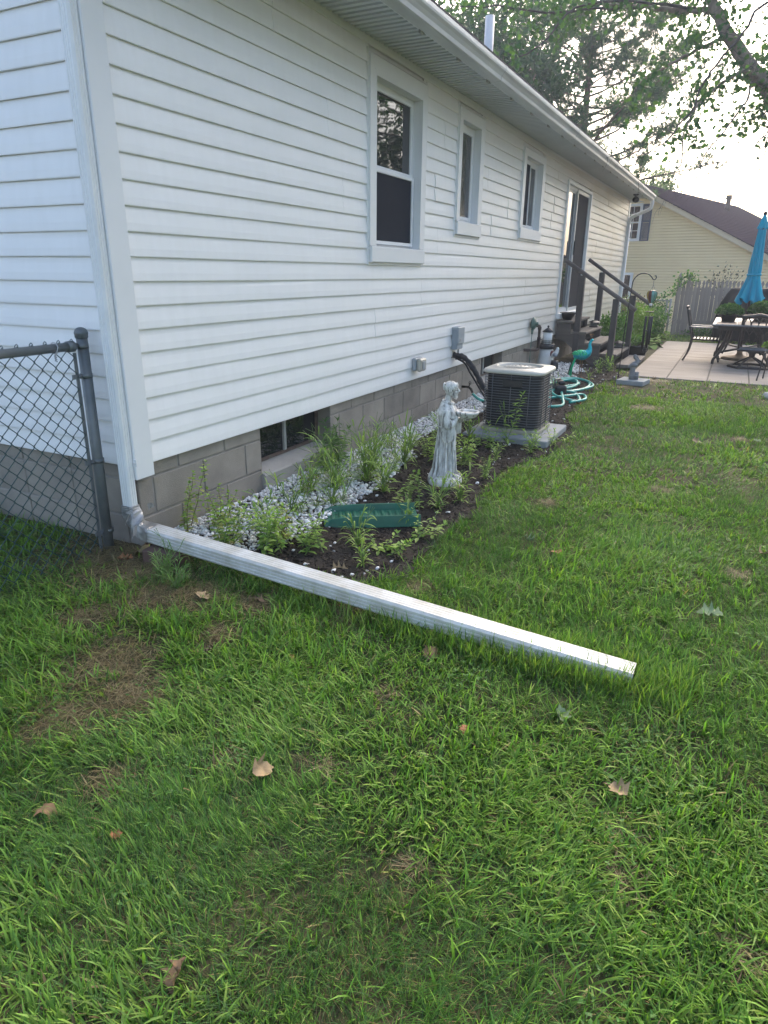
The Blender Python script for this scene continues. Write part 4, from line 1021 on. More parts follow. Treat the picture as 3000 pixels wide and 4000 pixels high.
mb = MB(); mb.lathe([(0.0, 0.162), (0.055, 0.160), (0.072, 0.156), (0.074, 0.150)][::-1], (ACX, ACY, 0.0), 22); mb.build('fan_hub', 'ac_cream', lid)
mb = MB()
for a in (0.4, 2.0, 3.55, 5.1): mb.lathe([(0.006, 0), (0.006, 0.004), (0.0, 0.005)], (ACX+0.042*math.cos(a), ACY+0.042*math.sin(a), 0.1605), 8)
mb.build('bolt', 'plastic_black', lid)

# ================================================================== green splash block
mat('plastic_green', (0.012, 0.125, 0.078), (0.010, 0.095, 0.060), 8, 0.4, spec=0.5)
t = thing('splash_block', 'dark green plastic splash block lying in the weeds of the mulch bed', 'splash block', (0.99, -0.87, -0.47), rotz=math.radians(-57))
mb = MB()
def spl(y): return 0.004+0.0*y
L2, W2, Hh = 0.29, 0.118, 0.068
prof = [(-W2-0.012, 0.0), (-W2, Hh), (-W2+0.014, Hh), (-W2+0.022, 0.03), (0, 0.022), (W2-0.022, 0.03), (W2-0.014, Hh), (W2, Hh), (W2+0.012, 0.0)]
V = []; xs_ = [-L2, -L2+0.05, -0.1, 0.1, L2-0.01, L2]
for i, x in enumerate(xs_):
    k = 0.45 if i == 0 else (0.85 if i == 1 else 1.0)
    for (y, z) in prof: V.append((x, y*(1.0), z*k if z > 0.03 else z))
n = len(prof); F = [(i*n+j, i*n+j+1, (i+1)*n+j+1, (i+1)*n+j) for i in range(len(xs_)-1) for j in range(n-1)]
F += [tuple(range(n)), tuple(range(len(xs_)*n-1, (len(xs_)-1)*n-1, -1))]
mb.add(V, F); mb.build('tray', 'plastic_green', t, local=True)
mb = MB()
for k in range(12): x = -0.24+k*0.044; mb.cbox((x, -0.085, 0.024), (x+0.018, 0.085, 0.036), 0.004)
mb.build('rib', 'plastic_green', t, local=True, kind='stuff')

# ================================================================== robed statue on a paver
def _stat():
    m, nt, b = _nodes('statue_stone'); b.inputs['Roughness'].default_value = 0.85
    tc = nt.nodes.new('ShaderNodeTexCoord').outputs['Object']
    geo = nt.nodes.new('ShaderNodeNewGeometry')
    n1 = noise(nt, 30, 7, 0.7, tc, (1, 1, 0.45))
    col = ramp(nt, n1, [(0.30, (0.42, 0.415, 0.395)), (0.50, (0.62, 0.615, 0.59)), (0.68, (0.80, 0.795, 0.77))])
    n2 = noise(nt, 46, 5, 0.6, tc, (1, 1, 0.13))
    col = mixc(nt, 1.0, col, ramp(nt, n2, [(0.36, (0.30, 0.29, 0.265)), (0.47, (0.92, 0.92, 0.91)), (0.6, (1.05, 1.05, 1.05))]), 'MULTIPLY')     # grime runs down the robe
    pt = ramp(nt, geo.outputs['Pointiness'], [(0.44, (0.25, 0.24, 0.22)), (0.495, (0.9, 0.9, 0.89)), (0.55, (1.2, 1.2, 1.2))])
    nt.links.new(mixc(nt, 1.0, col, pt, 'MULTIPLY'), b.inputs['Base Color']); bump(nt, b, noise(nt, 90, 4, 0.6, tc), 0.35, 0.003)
_stat()
mat('paver_tan', (0.30, 0.22, 0.15), (0.22, 0.16, 0.11), 18, 0.9, 0.4, 90, world_space=True)
t = thing('paver', 'square tan paver under the robed statue', 'paver', (1.90, -0.985, -0.48))
mb = MB(); mb.cbox((1.79, -1.10, -0.49), (2.0, -0.89, -0.452), 0.006, R=rotz(0.5)); mb.build('body', 'paver_tan', t)
def loft(mb, rings, smooth=True):
    """rings: list of (m,3) arrays of equal length"""
    m_ = len(rings[0]); V = np.concatenate(rings); F = []
    for i in range(len(rings)-1):
        for k in range(m_): F.append((i*m_+k, i*m_+(k+1) % m_, (i+1)*m_+(k+1) % m_, (i+1)*m_+k))
    F += [tuple(range(m_-1, -1, -1)), tuple((len(rings)-1)*m_+k for k in range(m_))]
    mb.add(V, F, smooth)
def statue_mesh():
    mb = MB(); n = 72; th = np.arange(n)*2*math.pi/n
    # plinth, a rough rounded octagon
    rs = []
    for (r, z) in ((0.118, 0.0), (0.126, 0.006), (0.126, 0.034), (0.118, 0.048), (0.098, 0.058)):
        rr = r*(1+0.03*np.sin(3*th+1)+0.025*np.sin(5*th)); rs.append(np.stack([rr*np.cos(th)*0.95+0.004, rr*np.sin(th), np.full(n, z)], 1))
    loft(mb, rs)
    # robe from hem to shoulders: x = the way he faces, y = his left
    sec = [(0.045, .086, .082, 0.10, 0), (0.075, .072, .070, 0.13, .005), (0.12, .065, .065, .12, .004), (0.20, .060, .060, .11, .002), (0.28, .056, .059, .09, 0), (0.36, .055, .061, .05, -.002), (0.43, .053, .062, .03, -.003),
           (0.48, .054, .066, .02, -.003), (0.525, .053, .071, .015, -.004), (0.553, .047, .070, .01, -.006), (0.573, .040, .057, 0, -.008), (0.588, .031, .037, 0, -.008), (0.600, .024, .026, 0, -.004)]
    rs = []
    for (z, a, b_, f, cx) in sec:
        ph = 0.8*math.sin(z*7); rr = 1+f*np.sin(9*th+ph)+0.5*f*np.sin(14*th+1.3-2*ph)+0.35*f*np.sin(23*th+ph)
        rs.append(np.stack([cx+a*rr*np.cos(th), b_*rr*np.sin(th), np.full(n, z)], 1))
    loft(mb, rs)
    # shoulder cape
    rs = []
    for (z, a, b_, o) in ((0.492, .072, .094, .004), (0.508, .070, .093, .003), (0.540, .059, .082, 0), (0.568, .046, .062, -.004), (0.585, .036, .042, -.006)):
        rr = 1+0.03*np.sin(7*th)+0.02*np.sin(11*th); zz = z-0.020*(z < .53)*np.cos(th)+0.006*np.sin(6*th)*(z < .53)
        rs.append(np.stack([o+a*rr*np.cos(th), b_*rr*np.sin(th), zz], 1))
    loft(mb, rs)
    mb.tube([(0.004+0.036*math.cos(a), 0.040*math.sin(a), 0.585-0.010*math.cos(a)) for a in np.linspace(0, 2*math.pi, 25)[:-1]], 0.008, 8, closed=True)   # cowl
    # neck, head, face
    mb.tube([(0.000, 0, 0.585), (0.008, 0, 0.635)], [0.025, 0.023], 14)
    hc = np.array([0.018, 0, 0.672])
    mb.ball(hc, (0.043, 0.037, 0.052), 24, 16)
    mb.ball(hc+(0.022, 0, -0.026), (0.024, 0.026, 0.032), 16, 10)                    # jaw
    mb.tube([hc+(0.041, 0, 0.012), hc+(0.056, 0, -0.010), hc+(0.043, 0, -0.014)], [0.005, 0.0085, 0.006], 8)   # nose
    for s in (-1, 1):
        mb.ball(hc+(0.036, 0.016*s, 0.004), (0.007, 0.008, 0.005), 10, 6)            # eye
        mb.tube([hc+(0.041, 0.006*s, 0.016), hc+(0.036, 0.024*s, 0.014)], 0.0055, 6) # brow
        mb.ball(hc+(0.034, 0.018*s, -0.014), (0.010, 0.010, 0.010), 10, 6)           # cheek
        mb.ball(hc+(0.000, 0.038*s, -0.006), (0.010, 0.006, 0.014), 10, 6)           # ear
    mb.ball(hc+(0.042, 0, -0.024), (0.009, 0.016, 0.005), 10, 6)                     # moustache
    for k in range(9):                                                               # beard locks
        a = (k-4)/4; mb.tube([hc+(0.032-0.012*abs(a), 0.026*a, -0.030), hc+(0.040-0.012*abs(a), 0.022*a, -0.052), hc+(0.036-0.010*abs(a), 0.016*a, -0.068+0.010*abs(a))], [0.009, 0.009, 0.004], 7)
    rg = np.random.default_rng(3)
    for k in range(44):                                                              # fringe of hair round a smooth crown
        a = math.radians(-150+300*k/43)+math.pi; 
        d = np.array([math.cos(a), math.sin(a), 0])
        q = hc+d*np.array([0.042, 0.037, 0])+np.array([-0.003, 0, 0.016+rg.uniform(-.006, .012)])
        mb.tube([q+(0, 0, 0.016), q+d*0.005, q+d*0.004+np.array([0, 0, -0.020])], [0.006, 0.0085, 0.005], 6)
    mb.ball(hc+(-0.004, 0, 0.022), (0.043, 0.039, 0.036), 20, 12)
    for k in range(15):
        a = math.radians(-75+150*k/14); q = hc+np.array([0.044*math.cos(a)-0.002, 0.039*math.sin(a), 0.030]); mb.tube([q+(-.006*math.cos(a), -.006*math.sin(a), .014), q, q+np.array([0.002, 0, -0.009])], [0.006, 0.007, 0.004], 6)
    # right arm (his right = -y): upper arm, forearm across the chest with hand on the heart, wide hanging sleeve
    mb.tube(smooth_path([(0.0, -0.068, 0.535), (0.004, -0.085, 0.475), (0.020, -0.082, 0.432), (0.052, -0.060, 0.450), (0.066, -0.026, 0.488)], 5), [0.027]*6+[0.027]*5+[0.025]*5+[0.020]*4+[0.015], 12)
    for j, (yy_, r) in enumerate(((-0.012, .006), (-0.004, .0062), (0.004, .006), (0.012, .0052))):
        mb.tube([(0.064, -0.024+0.004*j, 0.482+0.006*j), (0.067, 0.000+0.003*j, 0.492+0.006*j), (0.062, 0.016, 0.497+0.006*j)], [0.0075, r, 0.0045], 7)
    mb.tube([(0.064, -0.026, 0.492), (0.066, -0.014, 0.515)], [0.007, 0.005], 7)      # thumb
    rs = []
    for k in range(11):
        s = k/10; c = np.array([0.008+0.044*s*0.5, -0.084+0.016*s, 0.465]); z = 0.480-0.165*s
        aa = np.arange(24)*2*math.pi/24; w1 = 0.030*(1-0.15*s)+0.020*math.sin(s*3.1); w2 = 0.019*(1-s*0.35)
        rr = 1+0.26*np.sin(5*aa+3*s)*s
        rs.append(np.stack([c[0]+w1*rr*np.cos(aa), c[1]+w2*rr*np.sin(aa), z+0.30*w1*np.cos(aa)*s], 1))
    loft(mb, rs)
    # left arm reaching forward under the bowl with its own sleeve
    mb.tube(smooth_path([(0.0, 0.066, 0.530), (0.025, 0.080, 0.470), (0.065, 0.060, 0.448), (0.105, 0.030, 0.462)], 6), [0.026]*7+[0.024]*6+[0.018]*5+[0.013], 12)
    for j in range(4): mb.tube([(0.098+0.012*j, 0.020, 0.468), (0.112+0.012*j, -0.010, 0.468), (0.118+0.011*j, -0.030, 0.476)], [0.008, 0.0065, 0.005], 7)
    rs = []
    for k in range(9):
        s = k/8; z = 0.470-0.115*s; aa = np.arange(24)*2*math.pi/24; w1 = 0.030*(1-0.35*s); rr = 1+0.15*np.sin(5*aa+2*s)*s
        rs.append(np.stack([0.066+0.010*s+w1*rr*np.cos(aa), 0.050+0.013*rr*np.sin(aa), z+0.25*w1*np.cos(aa)*s], 1))
    loft(mb, rs)
    # scarf hanging from the bowl hand and cord at the waist
    for j in range(5):
        y0 = -0.040+0.016*j; mb.tube(smooth_path([(0.052, y0, 0.42), (0.058+0.006*math.sin(j), y0+0.004, 0.36), (0.060, y0-0.010, 0.30), (0.066, y0-0.014-0.006*j, 0.255+0.012*j)], 5), [0.010]*8+[0.0105]*4+[0.012]*3+[0.006], 8)
    mb.tube([(0.056*math.cos(a), 0.064*math.sin(a), 0.415) for a in np.linspace(0, 2*math.pi, 30)[:-1]], 0.006, 6, closed=True)
    # deep straight folds down the skirt
    for k in range(12):
        a = 2*math.pi*k/12+0.25*math.sin(k*2.3); d = np.array([math.cos(a), math.sin(a), 0]); e_ = 0.004*math.sin(k*1.7)
        mb.tube([d*0.055+np.array([0, 0, 0.40]), d*(0.069+e_)+np.array([0, 0, 0.25]), d*(0.081+e_)+np.array([0, 0, 0.11]), d*0.099+np.array([0, 0, 0.052])], [0.004, 0.0065, 0.0075, 0.010], 7)
    for s in (-1, 1): mb.ball((0.082, 0.028*s, 0.062), (0.032, 0.016, 0.014), 12, 8)   # toes under the hem
    # bowl
    mb.lathe([(0.0, 0.478), (0.034, 0.480), (0.062, 0.494), (0.074, 0.512), (0.079, 0.516), (0.080, 0.527), (0.074, 0.531), (0.067, 0.527), (0.060, 0.516), (0.0, 0.510)], (0.138, -0.004, 0.0), 32, cap=False)
    return mb
_sm = statue_mesh().mesh('statue_raw', recalc=True)
_so = bpy.data.objects.new('statue_raw', _sm); COL.objects.link(_so)
rm = _so.modifiers.new('r', 'REMESH'); rm.mode = 'VOXEL'; rm.voxel_size = 0.0022; rm.use_smooth_shade = True
dm = _so.modifiers.new('d', 'DECIMATE'); dm.ratio = 0.36
dg = bpy.context.evaluated_depsgraph_get(); dg.update()
statue_me = bpy.data.meshes.new_from_object(_so.evaluated_get(dg)); bpy.data.objects.remove(_so)
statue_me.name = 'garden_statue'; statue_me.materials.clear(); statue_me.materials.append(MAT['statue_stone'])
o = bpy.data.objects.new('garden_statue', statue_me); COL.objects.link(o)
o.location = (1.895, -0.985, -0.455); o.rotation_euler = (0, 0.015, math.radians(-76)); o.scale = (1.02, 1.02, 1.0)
setp(o, 'weathered grey stone statue of a bearded robed man holding a bowl', 'statue')
print('statue faces', len(statue_me.polygons))
# ================================================================== wooden steps at the sliding door
mat('weathered_wood', (0.21, 0.185, 0.16), (0.12, 0.105, 0.092), 5, 0.85, 0.5, 40, stretch=(0.25, 3, 3), objvar=0.15, detail=8)
mat('weathered_wood_y', (0.135, 0.118, 0.105), (0.080, 0.070, 0.063), 5, 0.85, 0.5, 40, stretch=(3, 0.25, 3), objvar=0.15, detail=8)
mat('post_wood', (0.095, 0.085, 0.080), (0.055, 0.050, 0.048), 5, 0.85, 0.5, 40, stretch=(3, 3, 0.25), objvar=0.12, detail=8)
mat('rail_wood', (0.15, 0.13, 0.122), (0.10, 0.088, 0.084), 5, 0.8, 0.4, 40, stretch=(3, 0.3, 0.3), detail=8)
SX0, SX1 = 9.22, 10.72
st = thing('wooden_steps', 'weathered wooden steps with handrails up to the sliding glass door', 'steps', (9.95, -0.6, -0.5))
TR = [(-0.035, -0.315, 0.235), (-0.30, -0.545, 0.068), (-0.535, -0.80, -0.100), (-0.79, -1.065, -0.262)]
for i, (ya, yb, z) in enumerate(TR):
    mb = MB(); mb.cbox((SX0, yb, z-0.04), (SX1+(0.02 if i else -0.02), ya, z), 0.006); mb.build('tread', 'weathered_wood', st)
    mb = MB(); mb.box((SX0+0.20, yb+0.10, z-0.165), (SX1-0.05, yb+0.12, z-0.041)); mb.build('riser', 'dark_inside', st)
mb = MB(); mb.cbox((SX0-0.02, -1.36, -0.47), (SX1+0.05, -1.08, -0.415), 0.006); mb.build('tread', 'weathered_wood', st)
for x in (SX0+0.02, SX1-0.06):
    mb = MB(); pl = [(-0.04, 0.19), (-0.28, 0.19), (-0.28, 0.03), (-0.53, 0.03), (-0.53, -0.14), (-0.78, -0.14), (-0.78, -0.30), (-1.04, -0.30), (-1.04, -0.52), (-0.75, -0.52), (-0.20, -0.10), (-0.04, -0.05)]
    mb.prism(pl, x, x+0.04, 'x'); mb.build('stringer', 'weathered_wood_y', st)
for (x, y, z0, z1) in ((9.27, -0.385, -0.26, 0.95), (9.18, -0.965, -0.52, 0.60), (10.66, -0.455, 0.10, 1.00), (10.70, -1.03, -0.50, 0.62)):
    mb = MB(); mb.cbox((x-0.045, y-0.045, z0), (x+0.045, y+0.045, z1), 0.004); mb.build('post', 'post_wood', st)
mb = MB(); mb.tube([(9.26, -0.10, 1.17), (9.20, -1.28, 0.435)], 0.033, 12); mb.build('handrail', 'rail_wood', st)
mb = MB(); mb.tube([(10.66, -0.195, 1.215), (10.70, -1.355, 0.455)], 0.030, 12); mb.build('handrail', 'rail_wood', st)
# solar post lights set on the treads, and the small black pot
mat('solar_dark', (0.028, 0.030, 0.033), (0.018, 0.019, 0.021), 9, 0.4)
mat('solar_glass', (0.16, 0.17, 0.17), (0.10, 0.11, 0.11), 9, 0.15, spec=0.7)
for (x, y, z, lab) in ((10.48, -0.445, 0.068, 'dark solar cap light on an upper wooden step'), (10.38, -0.93, -0.262, 'dark solar cap light on the lowest wooden step')):
    t = thing('solar_light', lab, 'solar light', (x, y, z), 'solar lights on the steps')
    mb = MB(); mb.cbox((x-0.075, y-0.075, z), (x+0.075, y+0.075, z+0.025), 0.004); mb.build('base', 'solar_dark', t)
    mb = MB(); mb.cbox((x-0.05, y-0.05, z+0.026), (x+0.05, y+0.05, z+0.075), 0.003); mb.build('lens', 'solar_glass', t)
    mb = MB()
    for sx in (-1, 1):
        for sy in (-1, 1): mb.tube([(x+0.053*sx, y+0.053*sy, z+0.024), (x+0.060*sx, y+0.060*sy, z+0.05), (x+0.053*sx, y+0.053*sy, z+0.078)], 0.004, 5)
    mb.build('rib', 'solar_dark', t)
    mb = MB(); mb.lathe([(0.112, 0.076), (0.112, 0.084), (0.05, 0.112), (0.045, 0.118), (0, 0.12)], (x, y, z), 4, smooth=False, R=None); mb.build('roof', 'solar_dark', t)
def pot(name, label, x, y, z, r0, r1, h, m, cat='flower pot', group=None, n=18, rim=True):
    t = thing(name, label, cat, (x, y, z), group)
    pr = [(0, 0), (r0, 0), (r1*0.96, h*0.86), (r1*1.02, h*0.87), (r1*1.04, h), (r1*0.96, h), (r1*0.92, h*0.9), (0, h*0.88)]
    mb = MB(); mb.lathe(pr, (x, y, z), n); mb.build('pot', m, t); return t
pot('flower_pot', 'small empty black bowl pot on the top wooden step', 9.50, -0.16, 0.236, 0.07, 0.13, 0.12, 'plastic_black')
mb = MB()
# ================================================================== far downspout and eave details belong to the house
ring = spout_ring(0.066, 0.056, g=0.002)
zt = sofz(HX)-0.03
mb = MB(); pts = smooth_path([(HX-0.02, -0.51, zt), (HX-0.02, -0.51, zt-0.10), (HX-0.02, -0.46, zt-0.20), (HX-0.03, -0.15, zt-0.33), (HX-0.03, -0.06, zt-0.40), (HX-0.03, -0.055, zt-0.52)], 5)
mb.tube(pts, 0.042, 10); mb.tube([(HX-0.03, -0.055, zt-0.5), (HX-0.03, -0.055, -0.38), (HX+0.02, -0.12, -0.45)], 0.038, 10); mb.build('downspout', 'spout_white', house)

# ================================================================== lighthouse ornament, gull, peacock, pelican
mat('paint_white', (0.74, 0.74, 0.72), (0.62, 0.62, 0.60), 7, 0.55, 0.1, 40)
mat('lamp_white', (0.80, 0.81, 0.82), (0.74, 0.75, 0.77), 7, 0.35)
mat('paint_black', (0.022, 0.023, 0.027), (0.035, 0.036, 0.04), 9, 0.5)
mat('paint_red', (0.16, 0.025, 0.025), (0.10, 0.02, 0.02), 9, 0.55)
mat('gull_grey', (0.30, 0.34, 0.40), (0.24, 0.27, 0.32), 9, 0.6)
LX, LY, LZ = 8.21, -0.155, -0.455
t = thing('lighthouse_ornament', 'white and black garden lighthouse ornament with lantern beside the steps', 'ornament', (LX, LY, LZ))
mb = MB(); mb.lathe([(0.135, 0), (0.132, 0.05), (0.118, 0.20), (0.098, 0.33), (0, 0.33)], (LX, LY, LZ), 24); mb.build('tower', 'paint_white', t)
mb = MB(); mb.lathe([(0.098, 0.327), (0.112, 0.330), (0.118, 0.345), (0.118, 0.395), (0.112, 0.402), (0.0, 0.404)], (LX, LY, LZ), 24); gal = mb.build('gallery', 'paint_black', t)
mb = MB()
for z in (0.43, 0.455): mb.tube([(LX+0.082*math.cos(a), LY+0.082*math.sin(a), LZ+z) for a in np.linspace(0, 2*math.pi, 21)[:-1]], 0.0028, 5, closed=True)
for a in np.linspace(0, 2*math.pi, 11)[:-1]: mb.tube([(LX+0.082*math.cos(a), LY+0.082*math.sin(a), LZ+0.40), (LX+0.082*math.cos(a), LY+0.082*math.sin(a), LZ+0.457)], 0.0025, 5)
mb.build('railing', 'paint_black', gal)
mb = MB(); mb.lathe([(0.070, 0.404), (0.070, 0.582), (0.0, 0.585)], (LX, LY, LZ), 20); mb.build('lantern', 'lamp_white', t)
mb = MB(); mb.lathe([(0.0, 0.578), (0.082, 0.578), (0.085, 0.586), (0.030, 0.632), (0.014, 0.640), (0.010, 0.648), (0.017, 0.660), (0.015, 0.672), (0, 0.68)], (LX, LY, LZ), 20); mb.build('roof', 'paint_black', t)
mb = MB(); mb.ball((LX-0.03, LY-0.095, LZ+0.255), (0.05, 0.035, 0.055), 12, 8); mb.build('red_trim', 'paint_red', t)
GX, GY = 8.09, -0.325
t = thing('gull_figurine', 'small white and grey seagull figurine on a dark base beside the lighthouse', 'figurine', (GX, GY, LZ))
mb = MB(); mb.lathe([(0.065, 0), (0.06, 0.12), (0.05, 0.17), (0, 0.172)], (GX, GY, LZ), 12); mb.build('base', 'paint_black', t)
R_ = np.array([_r[0], _r[1], 0]); R_ /= np.linalg.norm(R_)
def along(c, off, z): return (c[0]+R_[0]*off, c[1]+R_[1]*off, z)
gc = (GX, GY)
gz_ = LZ+0.045
mb = MB(); mb.tube([along(gc, -0.06, gz_+0.17), along(gc, -0.03, gz_+0.20), along(gc, 0.0, gz_+0.225), along(gc, 0.022, gz_+0.262), along(gc, 0.028, gz_+0.295), along(gc, 0.030, gz_+0.315)], [0.012, 0.036, 0.043, 0.032, 0.024, 0.012], 12); mb.ball(along(gc, 0.028, gz_+0.300), 0.026, 12, 8); mb.build('body', 'paint_white', t)
mb = MB(); mb.ball(along((gc[0]-0.03, gc[1]-0.02), -0.015, gz_+0.212), (0.026, 0.042, 0.030), 12, 8); mb.build('wing', 'gull_grey', t)
mb = MB(); mb.tube([along(gc, 0.048, gz_+0.300), along(gc, 0.078, gz_+0.292)], [0.008, 0.002], 7); mb.build('beak', 'paver_tan', t)
mb = MB()
for s_ in (-0.012, 0.012): mb.tube([along(gc, s_, LZ+0.17), along(gc, s_, gz_+0.19)], 0.005, 6)
mb.build('legs', 'paint_red', t)
# peacock of enamelled metal, feathers as overlapping scales
def metal_mat(name, c1, c2, scale=30):
    m, nt, b = _nodes(name); b.inputs['Metallic'].default_value = 0.55; b.inputs['Roughness'].default_value = 0.3
    nt.links.new(ramp(nt, noise(nt, scale, 3, 0.6), [(0.35, c1), (0.65, c2)]), b.inputs['Base Color'])
metal_mat('peacock_blue', (0.01, 0.30, 0.42), (0.02, 0.45, 0.52)); metal_mat('peacock_green', (0.03, 0.62, 0.22), (0.01, 0.34, 0.22)); metal_mat('peacock_dark', (0.006, 0.10, 0.05), (0.01, 0.16, 0.075)); metal_mat('peacock_gold', (0.30, 0.16, 0.06), (0.20, 0.10, 0.05))
PX, PY, PZ = 7.765, -0.79, -0.475
pc = (PX, PY)
t = thing('peacock_ornament', 'turquoise and green metal peacock garden ornament standing before the steps', 'ornament', (PX, PY, PZ))
mb = MB(); mb.tube(smooth_path([along(pc, -0.12, PZ+0.30), along(pc, -0.06, PZ+0.325), along(pc, 0.01, PZ+0.33), along(pc, 0.075, PZ+0.365), along(pc, 0.10, PZ+0.42), along(pc, 0.093, PZ+0.48), along(pc, 0.105, PZ+0.53), along(pc, 0.125, PZ+0.548)], 4), np.interp(np.arange(29), [0, 4, 8, 12, 16, 20, 24, 26, 28], [0.03, 0.062, 0.074, 0.056, 0.033, 0.021, 0.019, 0.021, 0.010]), 14); body = mb.build('body', 'peacock_blue', t)
mb = MB(); mb.ball(along(pc, 0.12, PZ+0.546), (0.023, 0.023, 0.020), 12, 8); mb.build('head', 'peacock_blue', t)
mb = MB(); mb.tube([along(pc, 0.138, PZ+0.546), along(pc, 0.178, PZ+0.537)], [0.008, 0.002], 6); mb.build('beak', 'outlet_cover', t)
for k in range(5):
    mb = MB(); o_ = -0.030+0.013*k; mb.tube([along(pc, 0.112, PZ+0.562), along(pc, 0.108+o_*0.9, PZ+0.622)], 0.0018, 4); mb.ball(along(pc, 0.108+o_*0.95, PZ+0.626), (0.005, 0.005, 0.008), 6, 4); mb.build('crest_plume', 'peacock_gold', t)
mb = MB(); rg = np.random.default_rng(12)
for k in range(120):
    s = rg.uniform(-0.13, 0.06); a = rg.uniform(-1.5, 1.5); r = 0.068*math.sqrt(max(0.05, 1-((s+0.02)/0.13)**2))
    c = np.array(along(pc, s, PZ+0.333))+np.array([-R_[1], R_[0], 0])*(-1)*r*math.sin(a)+np.array([0, 0, r*math.cos(a)*0.95])
    mb.ball(c, (0.017, 0.017, 0.010), 6, 4)
mb.build('back_scales', 'peacock_green', t, kind='stuff')
for k in range(9):
    f = (k-4)/4; mb = MB(); off = np.array([-R_[1], R_[0], 0])*0.035*f
    pts = smooth_path([np.array(along(pc, -0.09, PZ+0.315))+off*0.6, np.array(along(pc, -0.13, PZ+0.22))+off, np.array(along(pc, -0.145-0.01*abs(f), PZ+0.11))+off*1.2, np.array(along(pc, -0.175+0.015*abs(f), PZ+0.01))+off*1.2], 5)
    mb.tube(pts, np.linspace(0.018, 0.034, len(pts)), 7, ell=0.35); mb.build('tail_feather', 'peacock_dark' if k % 3 else 'peacock_green', t)
for s in (-0.02, 0.012):
    mb = MB(); mb.tube([along(pc, s, PZ), along(pc, s, PZ+0.27)], 0.005, 6); mb.tube([along(pc, s-0.02, PZ+0.006), along(pc, s+0.045, PZ+0.004)], 0.004, 5); mb.build('leg', 'peacock_gold', t)
# pelican on pilings on a square slab
mat('cast_grey', (0.24, 0.245, 0.25), (0.17, 0.175, 0.18), 16, 0.8, 0.4, 70, detail=8)
t = thing('paver', 'square grey concrete paver under the pelican statue', 'paver', (7.68, -1.545, -0.48))
mb = MB(); mb.cbox((7.50, -1.73, -0.49), (7.87, -1.36, -0.425), 0.006, R=rotz(-0.15)); mb.build('body', 'pad_grey', t)
QX, QY, QZ = 7.68, -1.545, -0.425; qc = (QX, QY)
t = thing('pelican_statue', 'grey pelican statue perched on stone pilings on a square slab', 'statue', (QX, QY, QZ))
for (o_, h, r) in ((-0.028, 0.165, 0.038), (0.035, 0.105, 0.033)):
    mb = MB(); c = along(qc, o_, QZ); mb.lathe([(r, 0), (r*0.97, h*0.5), (r, h-0.005), (r-0.006, h), (0, h)], c, 14); mb.build('piling', 'cast_grey', t)
mb = MB(); mb.tube([along((QX+0.04*math.cos(a), QY), 0, 0) if False else (QX+R_[0]*0.003+0.066*math.cos(a)*R_[0]-0.042*math.sin(a)*R_[1]*-1, QY+R_[1]*0.003+0.066*math.cos(a)*R_[1]+0.042*math.sin(a)*R_[0]*-1, QZ+0.055) for a in np.linspace(0, 2*math.pi, 21)[:-1]], 0.007, 6, closed=True); mb.build('rope_band', 'cast_grey', t)
mb = MB(); mb.tube(smooth_path([along(qc, -0.095, QZ+0.165), along(qc, -0.06, QZ+0.185), along(qc, -0.02, QZ+0.205), along(qc, 0.018, QZ+0.235), along(qc, 0.012, QZ+0.275), along(qc, -0.022, QZ+0.30), along(qc, -0.022, QZ+0.325), along(qc, -0.002, QZ+0.332)], 4), np.interp(np.arange(29), [0, 4, 8, 12, 16, 20, 24, 28], [0.010, 0.030, 0.043, 0.038, 0.021, 0.017, 0.020, 0.014]), 12); mb.build('body', 'cast_grey', t)
mb = MB(); mb.tube([along(qc, 0.0, QZ+0.325), along(qc, 0.035, QZ+0.28), along(qc, 0.068, QZ+0.245)], [0.014, 0.015, 0.006], 8, ell=1.0); mb.build('bill', 'cast_grey', t)
mb = MB(); mb.ball(along((QX-0.03, QY-0.02), -0.03, QZ+0.20), (0.030, 0.05, 0.028), 12, 8); mb.build('wing', 'cast_grey', t)

# ================================================================== garden hose
mat('hose_teal', (0.03, 0.36, 0.31), (0.02, 0.28, 0.25), 12, 0.4, world_space=True)
def hz(p): return [(x, y, z if z is not None else float(gz(x, y))+0.030) for (x, y, z) in p]
t = thing('garden_hose', 'turquoise garden hose lying in loose coils beside the air conditioner', 'hose', (6.2, -0.9, -0.48))
hp = [(4.93, -0.12, -0.34), (5.0, -0.22, -0.42), (5.3, -0.35, None), (6.2, -0.50, None), (7.1, -0.55, None), (7.55, -0.75, None), (7.25, -1.02, None), (6.75, -1.04, None), (6.35, -0.85, None), (6.45, -0.62, None), (7.0, -0.62, -0.42), (7.35, -0.86, -0.43), (7.1, -1.10, None), (6.5, -0.98, None), (5.95, -0.72, None), (6.1, -0.55, -0.42),
      (6.7, -0.62, -0.42), (7.05, -0.84, -0.40), (6.7, -0.95, -0.42), (6.2, -0.86, -0.41), (5.95, -0.80, -0.40), (5.72, -0.92, -0.42), (5.72, -1.16, None), (5.95, -1.14, None), (6.2, -1.02, -0.44), (6.1, -0.9, -0.42), (5.75, -0.98, -0.43), (5.42, -1.06, None), (5.25, -1.00, None), (5.15, -0.86, None)]
mb = MB(); mb.tube(smooth_path(hz(hp), 7), 0.0165, 8); mb.build('tube', 'hose_teal', t)
hp = [(5.9, -0.45, None), (6.5, -0.45, None), (7.2, -0.66, None), (7.0, -0.93, -0.44), (6.5, -0.80, -0.43), (6.0, -0.62, -0.44), (5.6, -0.75, None), (5.85, -1.0, -0.43), (6.25, -1.12, None), (5.9, -1.22, None), (5.6, -1.1, None)]
mb = MB(); mb.tube(smooth_path(hz(hp), 7), 0.0165, 8); mb.build('tube', 'hose_teal', t)
t = thing('hose_sprayer', 'black hose sprayer box among the turquoise hose coils', 'sprayer', (6.1, -0.86, -0.47))
